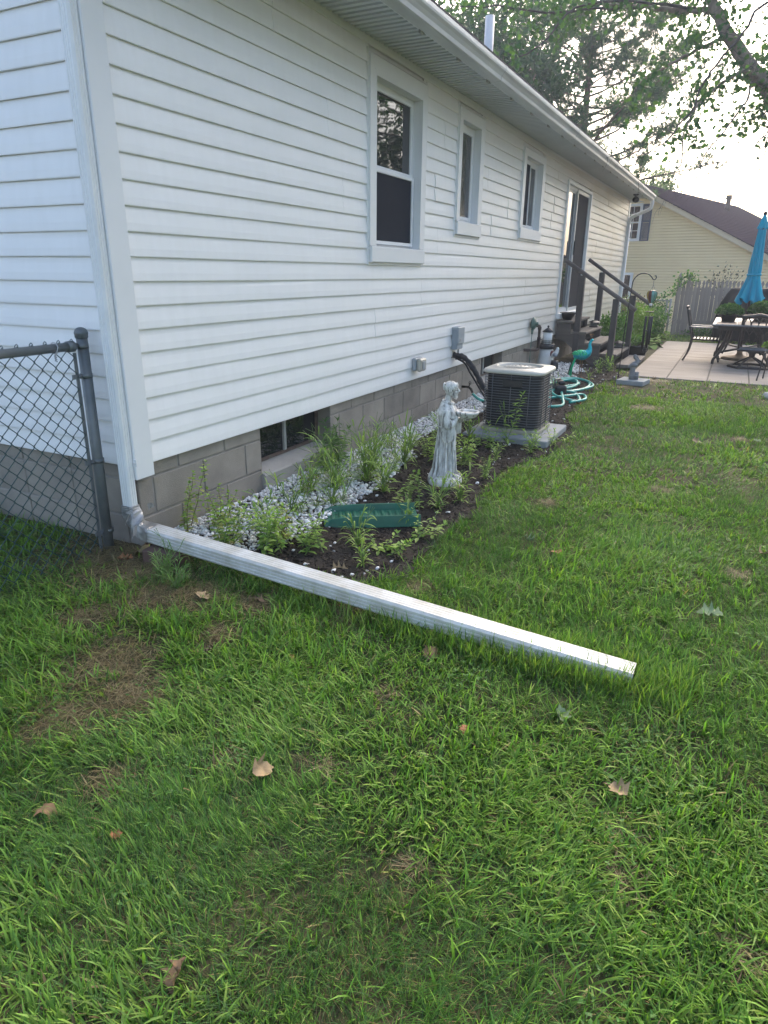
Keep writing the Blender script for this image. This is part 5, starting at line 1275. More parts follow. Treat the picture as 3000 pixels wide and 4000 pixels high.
mb = MB(); mb.cbox((6.00, -0.93, -0.455), (6.22, -0.79, -0.34), 0.02, R=rotz(0.4)); mb.cbox((6.06, -0.90, -0.342), (6.24, -0.82, -0.29), 0.018, R=rotz(0.4)); mb.build('body', 'plastic_black', t)
mb = MB(); mb.tube([(6.02, -0.82, -0.34), (6.08, -0.80, -0.28), (6.2, -0.84, -0.28)], 0.012, 7); mb.build('handle', 'plastic_black', t)

# ================================================================== shepherd hook with hanging balloon and wind chime
mat('iron_black', (0.015, 0.016, 0.018), (0.022, 0.023, 0.025), 20, 0.5, 0.2)
HXp = np.array([8.20, -1.27])
def hk(off, z): return (HXp[0]+R_[0]*off, HXp[1]+R_[1]*off, z)
t = thing('shepherd_hook', 'thin black shepherd hook pole planted beside the wooden steps', 'hook', (HXp[0], HXp[1], -0.49))
pts = [hk(0, -0.52), hk(0.01, 0.3), hk(0.03, 0.70)] + [hk(0.185-0.150*math.cos(a), 0.84+0.150*math.sin(a)) for a in np.linspace(0.05, 2.4, 12)] + [hk(0.325, 0.905), hk(0.350, 0.905), hk(0.368, 0.93), hk(0.358, 0.957), hk(0.34, 0.955)]
mb = MB(); mb.tube(pts, 0.0075, 7); mb.build('rod', 'iron_black', t)
bx_, by_, _ = hk(0.338, 0)
def panelled(name, cols):
    m, nt, b = _nodes(name); b.inputs['Roughness'].default_value = 0.25
    tc = nt.nodes.new('ShaderNodeTexCoord'); sep = nt.nodes.new('ShaderNodeSeparateXYZ'); nt.links.new(tc.outputs['Object'], sep.inputs[0])
    at = nt.nodes.new('ShaderNodeMath'); at.operation = 'ARCTAN2'; nt.links.new(sep.outputs['Y'], at.inputs[0]); nt.links.new(sep.outputs['X'], at.inputs[1])
    mr = nt.nodes.new('ShaderNodeMapRange'); mr.inputs['From Min'].default_value = -math.pi; mr.inputs['From Max'].default_value = math.pi; nt.links.new(at.outputs[0], mr.inputs[0])
    r = nt.nodes.new('ShaderNodeValToRGB'); r.color_ramp.interpolation = 'CONSTANT'; e = r.color_ramp.elements
    while len(e) < len(cols): e.new(0.5)
    for i, (el, c) in enumerate(zip(e, cols)): el.position = i/len(cols); el.color = rgba(c)
    nt.links.new(mr.outputs[0], r.inputs[0]); nt.links.new(r.outputs[0], b.inputs['Base Color'])
G_, Y_, T_, R2 = (0.13, 0.30, 0.22), (0.42, 0.27, 0.03), (0.17, 0.34, 0.30), (0.16, 0.06, 0.05)
panelled('balloon_glass', [T_, G_, Y_, R2, G_, Y_, T_, G_, Y_, R2])
t = thing('hanging_balloon', 'hanging striped green and yellow glass hot air balloon ornament', 'ornament', (bx_, by_, 0.66))
mb = MB(); mb.lathe([(0.026, -0.085), (0.030, -0.075), (0.060, -0.02), (0.072, 0.025), (0.068, 0.058), (0.048, 0.082), (0.03, 0.088), (0.0, 0.089)], (bx_, by_, 0.67), 20); env = mb.build('envelope', 'balloon_glass', t)
mb = MB()
for a in np.linspace(0, 2*math.pi, 11)[:-1]:
    mb.tube([(bx_+(r+0.001)*math.cos(a+0.0), by_+(r+0.001)*math.sin(a), 0.67+z) for r, z in ((0.030, -0.075), (0.060, -0.02), (0.072, 0.025), (0.068, 0.058), (0.048, 0.082))], 0.0028, 4)
mb.tube([(bx_+0.05*math.cos(a), by_+0.05*math.sin(a), 0.752) for a in np.linspace(0, 2*math.pi, 17)[:-1]], 0.004, 5, closed=True)
mb.build('leading', 'iron_black', env)
mb = MB(); mb.lathe([(0.018, 0.0), (0.022, 0.03), (0.018, 0.032), (0, 0.03)], (bx_, by_, 0.545), 10); mb.build('basket', 'lamp_white', t)
mb = MB()
for a in (0.3, 2.4, 4.5): mb.tube([(bx_+0.022*math.cos(a), by_+0.022*math.sin(a), 0.574), (bx_+0.028*math.cos(a), by_+0.028*math.sin(a), 0.588)], 0.0015, 4); mb.tube([(bx_+0.045*math.cos(a), by_+0.045*math.sin(a), 0.752), (bx_, by_, 0.83)], 0.0018, 4)
mb.tube([(bx_, by_, 0.83), (bx_, by_, 0.905)], 0.0022, 4); mb.build('chain', 'steel_brown', t)
t = thing('wind_chime', 'wind chime of long black tubes hanging below the glass balloon', 'wind chime', (bx_, by_, 0.45))
def rg2(off, dep, z): return (bx_+R_[0]*off-R_[1]*dep*-1, by_+R_[1]*off+R_[0]*dep*-1, z)
mb = MB(); mb.tube([rg2(0.055*math.cos(a), 0.055*math.sin(a), 0.462) for a in np.linspace(0, 2*math.pi, 21)[:-1]], 0.006, 6, closed=True); mb.build('ring', 'iron_black', t)
mb = MB()
for a in (0.5, 2.6, 4.7): mb.tube([rg2(0.055*math.cos(a), 0.055*math.sin(a), 0.465), rg2(0, 0, 0.53)], 0.0016, 4)
mb.tube([rg2(0, 0, 0.545), rg2(0, 0, 0.52)], 0.002, 4); mb.tube([rg2(0, 0, 0.46), rg2(0, 0, -0.03)], 0.0018, 4); mb.build('chain', 'steel_brown', t)
for k, a in enumerate(np.linspace(0.2, 2*math.pi+0.2, 6)[:-1]):
    L = 0.40+0.035*k; c = (0.048*math.cos(a), 0.048*math.sin(a))
    mb = MB(); mb.tube([rg2(c[0], c[1], 0.40), rg2(c[0], c[1], 0.40-L)], 0.0135, 10); mb.tube([rg2(c[0], c[1], 0.40), rg2(c[0], c[1], 0.462)], 0.0014, 4); mb.build('tube', 'iron_black', t)
mb = MB(); mb.lathe([(0, 0), (0.03, 0), (0.03, 0.012), (0, 0.012)], (bx_, by_, 0.19), 12); mb.build('striker', 'iron_black', t)
mb = MB(); cz = -0.075; mb.tube([rg2(0.042*math.cos(a), 0, cz+0.042*math.sin(a)) for a in np.linspace(0, 2*math.pi, 21)[:-1]], 0.006, 6, closed=True)
for k in range(5):
    a = math.pi/2+k*4*math.pi/5; b_ = math.pi/2+(k+1)*4*math.pi/5; mb.tube([rg2(0.040*math.cos(a), 0, cz+0.040*math.sin(a)), rg2(0.040*math.cos(b_), 0, cz+0.040*math.sin(b_))], 0.0045, 5)
mb.build('star_sail', 'iron_black', t)
# ================================================================== patio furniture
mat('cast_dark', (0.028, 0.024, 0.023), (0.045, 0.038, 0.035), 14, 0.45, 0.2, 50, metal=0.2)
mat('cast_edge', (0.20, 0.22, 0.25), (0.14, 0.155, 0.18), 8, 0.3)
mat('tile_brown', (0.09, 0.055, 0.05), (0.05, 0.032, 0.03), 26, 0.5, 0.1)
mat('umbrella_blue', (0.004, 0.36, 0.52), (0.003, 0.29, 0.45), 3, 0.8, 0.2, 60, stretch=(1, 1, 0.2))
mat('base_tan', (0.27, 0.19, 0.12), (0.18, 0.13, 0.085), 9, 0.8)
TX0, TX1, TY0, TY1, TZ = 10.20, 12.30, -3.42, -2.38, 0.215
t = thing('patio_table', 'dark metal patio dining table with tiled top under the blue umbrella', 'table', (11.25, -2.9, -0.48))
mb = MB(); mb.cbox((TX0, TY0, TZ-0.028), (TX1, TY1, TZ-0.002), 0.008); mb.build('rim', 'cast_edge', t)
for i in range(5):
    for j in range(3):
        x = TX0+0.06+i*0.398; y = TY0+0.05+j*0.315; mb = MB(); mb.cbox((x, y, TZ-0.010), (x+0.385, y+0.302, TZ+0.003), 0.003); mb.build('tile', 'tile_brown', t)
mb = MB(); mb.cbox((TX0+0.15, TY0+0.12, TZ-0.11), (TX1-0.15, TY1-0.10, TZ-0.029), 0.01); mb.build('apron', 'cast_dark', t)
for (lx, ly, sx, sy) in ((10.72, -2.52, -1, 1), (10.76, -3.26, -1, -1), (11.95, -2.52, 1, 1), (11.95, -3.26, 1, -1)):
    mb = MB(); P_ = smooth_path([(lx-0.10*sx, ly-0.12*sy, TZ-0.08), (lx-0.12*sx, ly-0.10*sy, -0.05), (lx-0.10*sx, ly-0.06*sy, -0.22), (lx-0.03*sx, ly, -0.34), (lx+0.01*sx, ly+0.045*sy, -0.40), (lx+0.015*sx, ly+0.05*sy, -0.478)], 5)
    mb.tube(P_, 0.024, 8); mb.tube([(q[0]+0.02*sx, q[1]-0.05*sy, q[2]) for q in P_[:14]], 0.016, 6); mb.build('leg', 'cast_dark', t)
mb = MB(); mb.tube([(10.76, -2.56, -0.28), (11.95, -3.22, -0.22)], 0.018, 7); mb.tube([(10.80, -3.22, -0.28), (11.95, -2.56, -0.22)], 0.018, 7); mb.build('stretcher', 'cast_dark', t)
UX, UY = 11.68, -2.88
t = thing('umbrella_base', 'round tan cast umbrella base under the patio table', 'umbrella base', (UX, UY, -0.48))
mb = MB(); mb.lathe([(0.30, 0), (0.30, 0.03), (0.22, 0.05), (0.08, 0.07), (0.05, 0.10), (0.042, 0.22), (0.03, 0.23), (0, 0.23)], (UX, UY, -0.48), 24); mb.build('plate', 'base_tan', t)
t = thing('patio_umbrella', 'closed bright blue patio umbrella tied above the dining table', 'umbrella', (UX, UY, -0.25))
mb = MB(); mb.tube([(UX, UY, -0.26), (UX, UY, 1.97)], 0.021, 12); mb.lathe([(0.02, 0), (0.032, 0.01), (0.03, 0.04), (0.012, 0.06), (0, 0.062)], (UX, UY, 1.95), 12); mb.build('pole', 'cast_dark', t)
mb = MB(); n = 80; th = np.arange(n)*2*math.pi/n; rings = []
for (z, r, f) in ((1.72, .060, .10), (1.60, .066, .12), (1.40, .078, .14), (1.20, .092, .15), (1.05, .100, .13), (0.985, .098, .08), (0.95, .102, .10), (0.86, .118, .17), (0.74, .150, .23), (0.62, .182, .26), (0.53, .200, .26)):
    rr = r*(1+f*np.sin(8*th+0.4*math.sin(z*5))+0.4*f*np.sin(16*th+1.0+z)); zz = z+(0.045*np.sin(8*th+0.6)+0.03*np.sin(3*th) if z < 0.6 else 0)
    rings.append(np.stack([UX+rr*np.cos(th)*1.05, UY+rr*np.sin(th), np.full(n, 1.0)*zz], 1))
V = np.concatenate(rings); F = [(i*n+k, i*n+(k+1) % n, (i+1)*n+(k+1) % n, (i+1)*n+k) for i in range(len(rings)-1) for k in range(n)]
mb.add(V, F, True); can = mb.build('canopy', 'umbrella_blue', t)
mb = MB(); rings = []
for (z, r, f) in ((1.955, .022, 0), (1.88, .045, .06), (1.79, .066, .10), (1.735, .082, .12)):
    rr = r*(1+f*np.sin(8*th)); rings.append(np.stack([UX+rr*np.cos(th), UY+rr*np.sin(th), z+(0.012*np.sin(8*th) if z < 1.75 else 0*th)], 1))
V = np.concatenate(rings); mb.add(V, [(i*n+k, i*n+(k+1) % n, (i+1)*n+(k+1) % n, (i+1)*n+k) for i in range(len(rings)-1) for k in range(n)], True); mb.build('vent_cap', 'umbrella_blue', can)
mb = MB(); mb.tube([(UX+0.108*math.cos(a)*1.05, UY+0.108*math.sin(a), 0.985+0.006*math.sin(2*a)) for a in np.linspace(0, 2*math.pi, 33)[:-1]], 0.012, 6, closed=True, ell=1.6); mb.build('tie_strap', 'umbrella_blue', can)
def lattice(mb, A, B, C, D, nu, nv, r):
    """criss-cross bars filling the quad A-B (top) / D-C (bottom)"""
    A, B, C, D = map(lambda q: np.array(q, float), (A, B, C, D)); P = lambda u, v: (A*(1-u)+B*u)*(1-v)+(D*(1-u)+C*u)*v
    for i in range(nu):
        for sgn in (0, 1):
            pts = []
            for k in range(nv*6+1):
                v = k/(nv*6); u = (i+0.5+0.5*(1 if sgn else -1)*math.sin(v*nv*math.pi))/nu; pts.append(P(np.clip(u, 0.02, 0.98), v))
            mb.tube(pts, r, 5)
# dining chair on the left, side on to us
t = thing('patio_chair', 'dark metal patio armchair seen from the side left of the table', 'chair', (11.2, -2.2, -0.48), 'patio chairs')
for x in (10.97, 11.43):
    mb = MB(); mb.tube(smooth_path([(x, -1.93, 0.42), (x, -1.985, 0.20), (x, -2.06, -0.06), (x, -2.06, -0.16), (x, -2.03, -0.34), (x, -1.97, -0.478)], 4), 0.016, 7); mb.build('leg', 'cast_dark', t)
    mb = MB(); mb.tube(smooth_path([(x, -2.53, 0.07), (x, -2.52, -0.12), (x, -2.50, -0.30), (x, -2.56, -0.478)], 4), 0.016, 7); mb.build('leg', 'cast_dark', t)
    mb = MB(); mb.tube(smooth_path([(x, -2.0, 0.11), (x, -2.25, 0.105), (x, -2.45, 0.11), (x, -2.55, 0.075)], 4), 0.020, 7, ell=0.6); mb.build('arm', 'cast_edge', t)
mb = MB(); mb.tube([(10.95, -1.925, 0.43), (11.2, -1.915, 0.445), (11.45, -1.925, 0.43)], 0.018, 7); mb.tube([(10.97, -2.03, 0.0), (11.43, -2.03, 0.0)], 0.012, 6); lattice(mb, (11.0, -1.94, 0.41), (11.4, -1.94, 0.41), (11.4, -2.03, 0.01), (11.0, -2.03, 0.01), 3, 2, 0.008); mb.build('backrest', 'cast_dark', t)
mb = MB(); mb.tube([(10.97, -2.06, -0.10), (10.97, -2.52, -0.11)], 0.014, 6); mb.tube([(11.43, -2.06, -0.10), (11.43, -2.52, -0.11)], 0.014, 6); mb.build('seat_rail', 'cast_dark', t)
for k in range(8): y = -2.09-0.057*k; mb = MB(); mb.cbox((10.97, y-0.030, -0.108), (11.43, y, -0.096), 0.003); mb.build('seat_slat', 'cast_edge', t)
# swivel chair with its back to us
t = thing('patio_chair', 'dark metal swivel patio chair with lattice back turned toward us', 'chair', (10.42, -3.05, -0.48), 'patio chairs')
for y in (-2.825, -3.285):
    mb = MB(); mb.tube(smooth_path([(10.20, y, 0.345), (10.24, y, 0.15), (10.30, y, -0.05), (10.34, y, -0.17)], 4), 0.02, 7); mb.build('back_post', 'cast_dark', t)
    mb = MB(); mb.tube(smooth_path([(10.26, y, 0.06), (10.45, y, 0.08), (10.66, y, 0.07), (10.72, y, -0.02), (10.68, y, -0.15)], 4), 0.017, 7); mb.build('arm', 'cast_dark', t)
mb = MB(); mb.tube(smooth_path([(10.19, -2.80, 0.34), (10.18, -2.95, 0.352), (10.18, -3.055, 0.372), (10.18, -3.16, 0.352), (10.19, -3.31, 0.34)], 4), 0.027, 8, ell=1.2); lattice(mb, (10.20, -2.84, 0.33), (10.20, -3.27, 0.33), (10.32, -3.27, -0.08), (10.32, -2.84, -0.08), 4, 2, 0.009); mb.build('backrest', 'cast_dark', t)
for k in range(9): x = 10.28+0.05*k; mb = MB(); mb.cbox((x, -3.29, -0.185), (x+0.03, -2.82, -0.170), 0.003); mb.build('seat_slat', 'cast_edge', t)
mb = MB(); mb.tube([(10.26, -2.82, -0.19), (10.26, -3.29, -0.19), (10.74, -3.29, -0.19), (10.74, -2.82, -0.19)], 0.014, 6, closed=True); mb.lathe([(0.045, 0), (0.05, 0.05), (0.10, 0.10), (0.12, 0.11), (0, 0.11)], (10.48, -3.05, -0.31), 14); mb.build('swivel_hub', 'cast_dark', t)
RB = [(10.16, -2.86), (10.16, -3.27), (10.36, -3.38), (10.66, -3.30), (10.80, -3.06), (10.66, -2.80), (10.36, -2.72)]
mb = MB(); mb.tube([(x, y, -0.455) for x, y in RB], 0.020, 7, closed=True); mb.build('base_ring', 'cast_dark', t)
for i in (0, 1, 3, 5):
    mb = MB(); mb.tube([(10.48, -3.05, -0.30), (10.48+(RB[i][0]-10.48)*0.5, -3.05+(RB[i][1]+3.05)*0.5, -0.365), (RB[i][0], RB[i][1], -0.455)], 0.016, 6); mb.build('leg', 'cast_dark', t)
# plant stand at the right edge
t = thing('plant_stand', 'thin curved black metal plant stand on the patio edge', 'plant stand', (8.95, -3.28, -0.48))
for a in (2.3, 0.3, 4.4):
    d = np.array([math.cos(a), math.sin(a)]); mb = MB(); c = np.array([8.98, -3.27])
    mb.tube(smooth_path([(*(c+d*0.02), -0.10), (*(c+d*0.11), -0.075), (*(c+d*0.15), -0.13), (*(c+d*0.17), -0.28), (*(c+d*0.20), -0.478)], 5), 0.011, 7); mb.build('leg', 'cast_dark', t)
mb = MB(); mb.tube([(8.98+0.10*math.cos(a), -3.27+0.10*math.sin(a), -0.085) for a in np.linspace(0, 2*math.pi, 21)[:-1]], 0.009, 6, closed=True); mb.build('ring', 'cast_dark', t)
# covered grill in front of the fence
mat('cover_black', (0.012, 0.013, 0.016), (0.020, 0.021, 0.025), 4, 0.8, 0.35, 9, spec=0.15)
t = thing('covered_grill', 'barbecue grill under a black cover before the wooden fence', 'grill', (15.6, -3.0, -0.49))
def cov(z, y0, y1, x0, x1, j):
    pts = []; 
    for k in range(40):
        a = 2*math.pi*k/40; c, s = math.cos(a), math.sin(a); e = 0.35
        px = (x0+x1)/2+(x1-x0)/2*np.sign(c)*abs(c)**e; py = (y0+y1)/2+(y1-y0)/2*np.sign(s)*abs(s)**e
        pts.append((px+random.uniform(-j, j), py+random.uniform(-j, j), z+random.uniform(-j, j)))
    return np.array(pts)
mb = MB(); loft(mb, [cov(-0.45, -3.72, -2.27, 15.28, 15.92, .015), cov(0.0, -3.70, -2.29, 15.29, 15.92, .015), cov(0.30, -3.67, -2.33, 15.30, 15.92, .012), cov(0.38, -3.64, -2.36, 15.33, 15.92, .010), cov(0.55, -3.50, -2.45, 15.40, 15.92, .012), cov(0.68, -3.42, -2.52, 15.46, 15.90, .01), cov(0.70, -3.38, -2.56, 15.52, 15.86, .006)]); mb.build('cover', 'cover_black', t)
mb = MB(); mb.box((15.366, -2.80, 0.44), (15.372, -2.65, 0.475)); mb.build('maker_label', 'lamp_white', t)

# ================================================================== fences at the back
mat('picket_grey', (0.42, 0.365, 0.335), (0.31, 0.27, 0.245), 4, 0.9, 0.4, 40, stretch=(3, 3, 0.2), objvar=0.14, detail=8)
pf = thing('picket_fence', 'weathered grey wooden fence of spade topped pickets behind the patio', 'fence', (16.75, -3.0, -0.49))
h_ = 1.335
out = [(-.041, 0), (.041, 0), (.041, h_-.185), (.030, h_-.165), (.020, h_-.140), (.022, h_-.115), (.034, h_-.080), (.032, h_-.050), (.018, h_-.018), (0, h_), (-.018, h_-.018), (-.032, h_-.050), (-.034, h_-.080), (-.022, h_-.115), (-.020, h_-.140), (-.030, h_-.165), (-.041, h_-.185)]
mb = MB(); mb.prism(out, -0.009, 0.009, 'x'); pk = mb.mesh('picket'); pk.materials.append(MAT['picket_grey'])
for i in range(48):
    piece('picket', pk, pf, (16.73+random.uniform(-.004, .004), -1.36-0.0865*i, -0.49+random.uniform(-.012, .012)), rot=(random.uniform(-.008, .008), 0, 0), scale=(1, random.uniform(.95, 1.0), random.uniform(.99, 1.01)))
for z in (-0.2, 0.5):
    mb = MB(); mb.box((16.742, -5.5, z), (16.79, -1.30, z+0.09)); mb.build('rail', 'picket_grey', pf)
for y in (-1.335, -1.545, -3.9):
    mb = MB(); mb.cbox((16.75, y-0.05, -0.55), (16.85, y+0.05, 0.82), 0.006); mb.lathe([(0.05, 0.82), (0.035, 0.835), (0.028, 0.85), (0.05, 0.88), (0.056, 0.92), (0.04, 0.97), (0.012, 1.02), (0, 1.03)], (16.80, y, 0.0), 12); mb.build('post', 'picket_grey', pf)
cf = thing('chain_link_fence', 'galvanised chain link fence between the house end and the wooden fence', 'fence', (17.25, -0.6, -0.5))
mat('galv_light', (0.34, 0.36, 0.37), (0.27, 0.29, 0.30), 8, 0.45, metal=0.3)
mb = MB(); mb.tube([(17.25, -1.15, 0.34), (17.25, 2.2, 0.34)], 0.021, 10); mb.build('top_rail', 'galv_light', cf)
for y in (-1.15, -1.06, 2.2):
    mb = MB(); mb.tube([(17.25, y, -0.6), (17.25, y, 0.38)], 0.028, 10); mb.build('post', 'galv_light', cf)
mb = MB()
for k in range(-16, 48):
    for s in (-1, 1):
        y0 = -1.1+k*0.07; z0, z1 = -0.48, 0.34; y1 = y0+s*(z1-z0)*0.9
        ya, yb = (y0, y1) if s > 0 else (y1, y0)
        q0, q1 = np.array([17.25, y0, z0]), np.array([17.25, y1, z1])
        lo, hi = -1.1, 2.2; t0, t1 = 0.0, 1.0
        for (c0, c1) in ((y0, y1),):
            d = c1-c0
            for lim, sg in ((lo, 1), (hi, -1)):
                f0 = (c0-lim)*sg; f1 = (c1-lim)*sg
                if f0 < 0 and f1 < 0: t0 = 2
                elif f0 < 0: t0 = max(t0, -f0/(f1-f0))
                elif f1 < 0: t1 = min(t1, f0/(f0-f1))
        if t0 < t1 and t0 < 1: mb.tube([q0+(q1-q0)*t0, q0+(q1-q0)*t1], 0.0025, 3, caps=False)
mb.build('wire_mesh', 'galv_light', cf, kind='stuff')

# ================================================================== the neighbour's house
mat('siding_yellow', (0.88, 0.76, 0.49), (0.84, 0.71, 0.45), 1.5, 0.55, world_space=True)
mat('fascia_cream', (0.60, 0.52, 0.38), (0.54, 0.47, 0.34), 2, 0.6, world_space=True)
mat('shutter_blue', (0.085, 0.10, 0.14), (0.07, 0.082, 0.115), 4, 0.6)
mat('roof_purple', (0.045, 0.033, 0.045), (0.030, 0.023, 0.031), 14, 1.0, 0.5, 80, world_space=True, spec=0.0)
na = math.radians(74); nu = np.array([math.cos(na), math.sin(na), 0]); nv = np.array([nu[1], -nu[0], 0]); NP = np.array([27.38, -0.38, 0.0])
def nb(s, d, z): q = NP+nu*s+nv*d; return (q[0], q[1], z)            # s along the gable wall, d back into the house
neigh = thing('house', 'cream yellow sided house with dark shingle roof beyond the fences', 'house', nb(0, 0, -1.25))
SR, ZR, SL_ = 2.25, 4.42, 0.5; SE = -3.7; SW = 2*SR-SE
def roofz(s): return ZR-SL_*abs(s-SR)
mb = MB(); pl = [nb(SE, 0.03, -1.3), nb(SW, 0.03, -1.3), nb(SW, 0.03, roofz(SW)-0.1), nb(SR, 0.03, ZR-0.1), nb(SE, 0.03, roofz(SE)-0.1)]
mb.add(pl, [(0, 1, 2, 3, 4)]); mb.add([nb(SE, 0.03, -1.3), nb(SE, 13.3, -1.3), nb(SE, 13.3, roofz(SE)-.1), nb(SE, .03, roofz(SE)-.1)], [(0, 1, 2, 3)]); nwall = mb.build('wall', 'siding_yellow', neigh)
z = -1.2; i = 0
while z < ZR-0.35:
    smin, smax = SE, SW
    if z+0.10 > roofz(SE)-0.1: dl = (ZR-0.12-(z+0.10))/SL_; smin, smax = SR-dl, SR+dl
    mb = MB(); V = []
    for s in (smin, smax): V += [nb(s, 0.03, z+0.016), nb(s, -0.046, z+0.015), nb(s, -0.048, z+0.024), nb(s, 0.010, z+0.106)]
    mb.add(V, [(0, 1, 5, 4), (1, 2, 6, 5), (2, 3, 7, 6), (0, 4, 7, 3)][:3]); mb.build('siding_panel', 'siding_yellow', nwall)
    z += 0.1037; i += 1
def nbox(mb, s0, s1, d0, d1, z0, z1):
    V = [nb(s, d, z) for z in (z0, z1) for (s, d) in ((s0, d0), (s1, d0), (s1, d1), (s0, d1))]
    mb.add(V, [(0, 3, 2, 1), (4, 5, 6, 7), (0, 1, 5, 4), (1, 2, 6, 5), (2, 3, 7, 6), (3, 0, 4, 7)])
def nwindow(s0, s1, z0, z1, name='window', cols=2, rows=2, split=True):
    mb = MB(); w = 0.10
    nbox(mb, s0, s0+w, -0.065, 0.02, z0, z1); nbox(mb, s1-w, s1, -0.065, 0.02, z0, z1); nbox(mb, s0+w, s1-w, -0.064, 0.02, z0, z0+w); nbox(mb, s0+w, s1-w, -0.064, 0.02, z1-w, z1)
    o = mb.build(name, 'trim_white', neigh); a, b, c, e = s0+w, s1-w, z0+w, z1-w
    zm = (c+e)/2; parts_ = [(c, zm-0.02), (zm+0.02, e)] if split else [(c, e)]
    if split: mb = MB(); nbox(mb, a, b, -0.0625, 0.02, zm-0.02, zm+0.02); mb.build('sash_rail', 'trim_white', o)
    for (z0_, z1_) in parts_:
        for i in range(cols):
            for j in range(rows):
                u0, u1 = a+(b-a)*i/cols, a+(b-a)*(i+1)/cols; w0, w1 = z0_+(z1_-z0_)*j/rows, z0_+(z1_-z0_)*(j+1)/rows
                mb = MB(); nbox(mb, u0+0.012, u1-0.012, -0.055, -0.050, w0+0.012, w1-0.012); mb.build('pane', 'window_glass', o)
    mb = MB()
    for i in range(1, cols): u = a+(b-a)*i/cols; nbox(mb, u-0.008, u+0.008, -0.061, -0.045, c, e)
    for (z0_, z1_) in parts_:
        for j in range(1, rows): wz = z0_+(z1_-z0_)*j/rows; nbox(mb, a, b, -0.0605, -0.045, wz-0.008, wz+0.008)
    mb.build('muntin', 'trim_white', o)
    return o
nwindow(1.60, 2.75, 2.22, 3.60, cols=4)
for (a, b) in ((1.22, 1.585), (2.765, 3.13)):
    mb = MB(); nbox(mb, a, a+0.05, -0.08, -0.045, 2.22, 3.56); nbox(mb, b-0.05, b, -0.08, -0.045, 2.22, 3.56)
    for zc in (2.22, 2.90, 3.50): nbox(mb, a+0.05, b-0.05, -0.08, -0.045, zc, zc+0.06)
    sh = mb.build('shutter', 'shutter_blue', neigh)
    mb = MB()
    for k in range(31):
        zc = 2.30+k*0.039
        if 2.87 < zc < 2.95: continue
        nbox(mb, a+0.05, b-0.05, -0.074, -0.050, zc, zc+0.028)
    mb.build('louvres', 'shutter_blue', sh, kind='stuff')
nwindow(1.66, 2.62, -1.15, 1.04, 'door', 2, 4, False)
# rake boards, roof
for sg in (-1, 1):
    e = SE-0.35 if sg < 0 else SW+0.35
    V = []
    for s in (e, SR):
        zz = roofz(s)
        V += [nb(s, -0.30, zz+0.0), nb(s, -0.30, zz-0.20), nb(s, -0.26, zz-0.20), nb(s, -0.26, zz)]
    mb = MB(); mb.add(V, [(0, 1, 5, 4), (1, 2, 6, 5), (2, 3, 7, 6), (0, 4, 7, 3), (0, 3, 2, 1), (4, 5, 6, 7)]); mb.build('rake_board', 'fascia_cream', neigh)
    mb = MB(); V = [nb(e, -0.26, roofz(e)-0.18), nb(e, 0.0, roofz(e)-0.18), nb(SR, 0.0, ZR-0.18), nb(SR, -0.26, ZR-0.18)]; mb.add(V, [(0, 1, 2, 3)]); mb.build('rake_soffit', 'fascia_cream', neigh)
    mb = MB(); L_ = abs(SR-e); nr = 36
    for k in range(nr):
        s0 = e+(SR-e)*k/nr; s1 = e+(SR-e)*(k+1)/nr
        za, zb = roofz(s0)+0.034, roofz(s1)+0.022
        mb.add([nb(s0, -0.34, za), nb(s0, 13.6, za), nb(s1, 13.6, zb), nb(s1, -0.34, zb), nb(s0, -0.34, za-0.03), nb(s0, 13.6, za-0.03), nb(s1, -0.34, zb-0.03)], [(0, 1, 2, 3), (4, 5, 1, 0), (4, 0, 3, 6)])
    rf = mb.build('roof', 'roof_purple', neigh)
    if sg < 0:
        c = nb(1.10, 8.3, 0); mb = MB(); mb.lathe([(0.13, 3.75), (0.12, 4.0), (0.10, 4.02), (0.10, 4.32), (0.15, 4.36), (0.15, 4.40), (0.11, 4.42), (0.16, 4.47), (0.16, 4.50), (0, 4.52)], (c[0], c[1], 0), 14); mb.build('vent_pipe', 'steel_brown', rf)
c = nb(-3.2, 12.5, 0); mb = MB(); mb.box((c[0]-.4, c[1]-.3, 1.0), (c[0]+.4, c[1]+.3, 3.4)); mb.build('chimney', 'brick_dark', neigh)

# ================================================================== garden rock
mat('rock_pale', (0.50, 0.49, 0.47), (0.38, 0.375, 0.36), 9, 0.85, 0.5, 50, world_space=True)
def rock(label, x, y, r, seed, m='rock_pale'):
    b = bmesh.new(); bmesh.ops.create_icosphere(b, subdivisions=3, radius=1.0); rg = np.random.default_rng(seed); D = rg.normal(size=(9, 3))
    for v in b.verts:
        q = np.array(v.co[:]); k = 1+sum(0.05*math.sin(2.5*(d@q)+i) for i, d in enumerate(D)); v.co = (q*k*np.array([r, r*0.8, r*0.62])).tolist()
    me = bpy.data.meshes.new('rock'); b.to_mesh(me); b.free(); me.polygons.foreach_set('use_smooth', [True]*len(me.polygons)); me.materials.append(MAT[m])
    o = bpy.data.objects.new('rock', me); COL.objects.link(o); o.location = (x, y, float(gz(x, y))+r*0.3); return setp(o, label, 'rock')
rock('pale grey boulder on the lawn at the right edge before the patio', 7.32, -3.24, 0.10, 3)
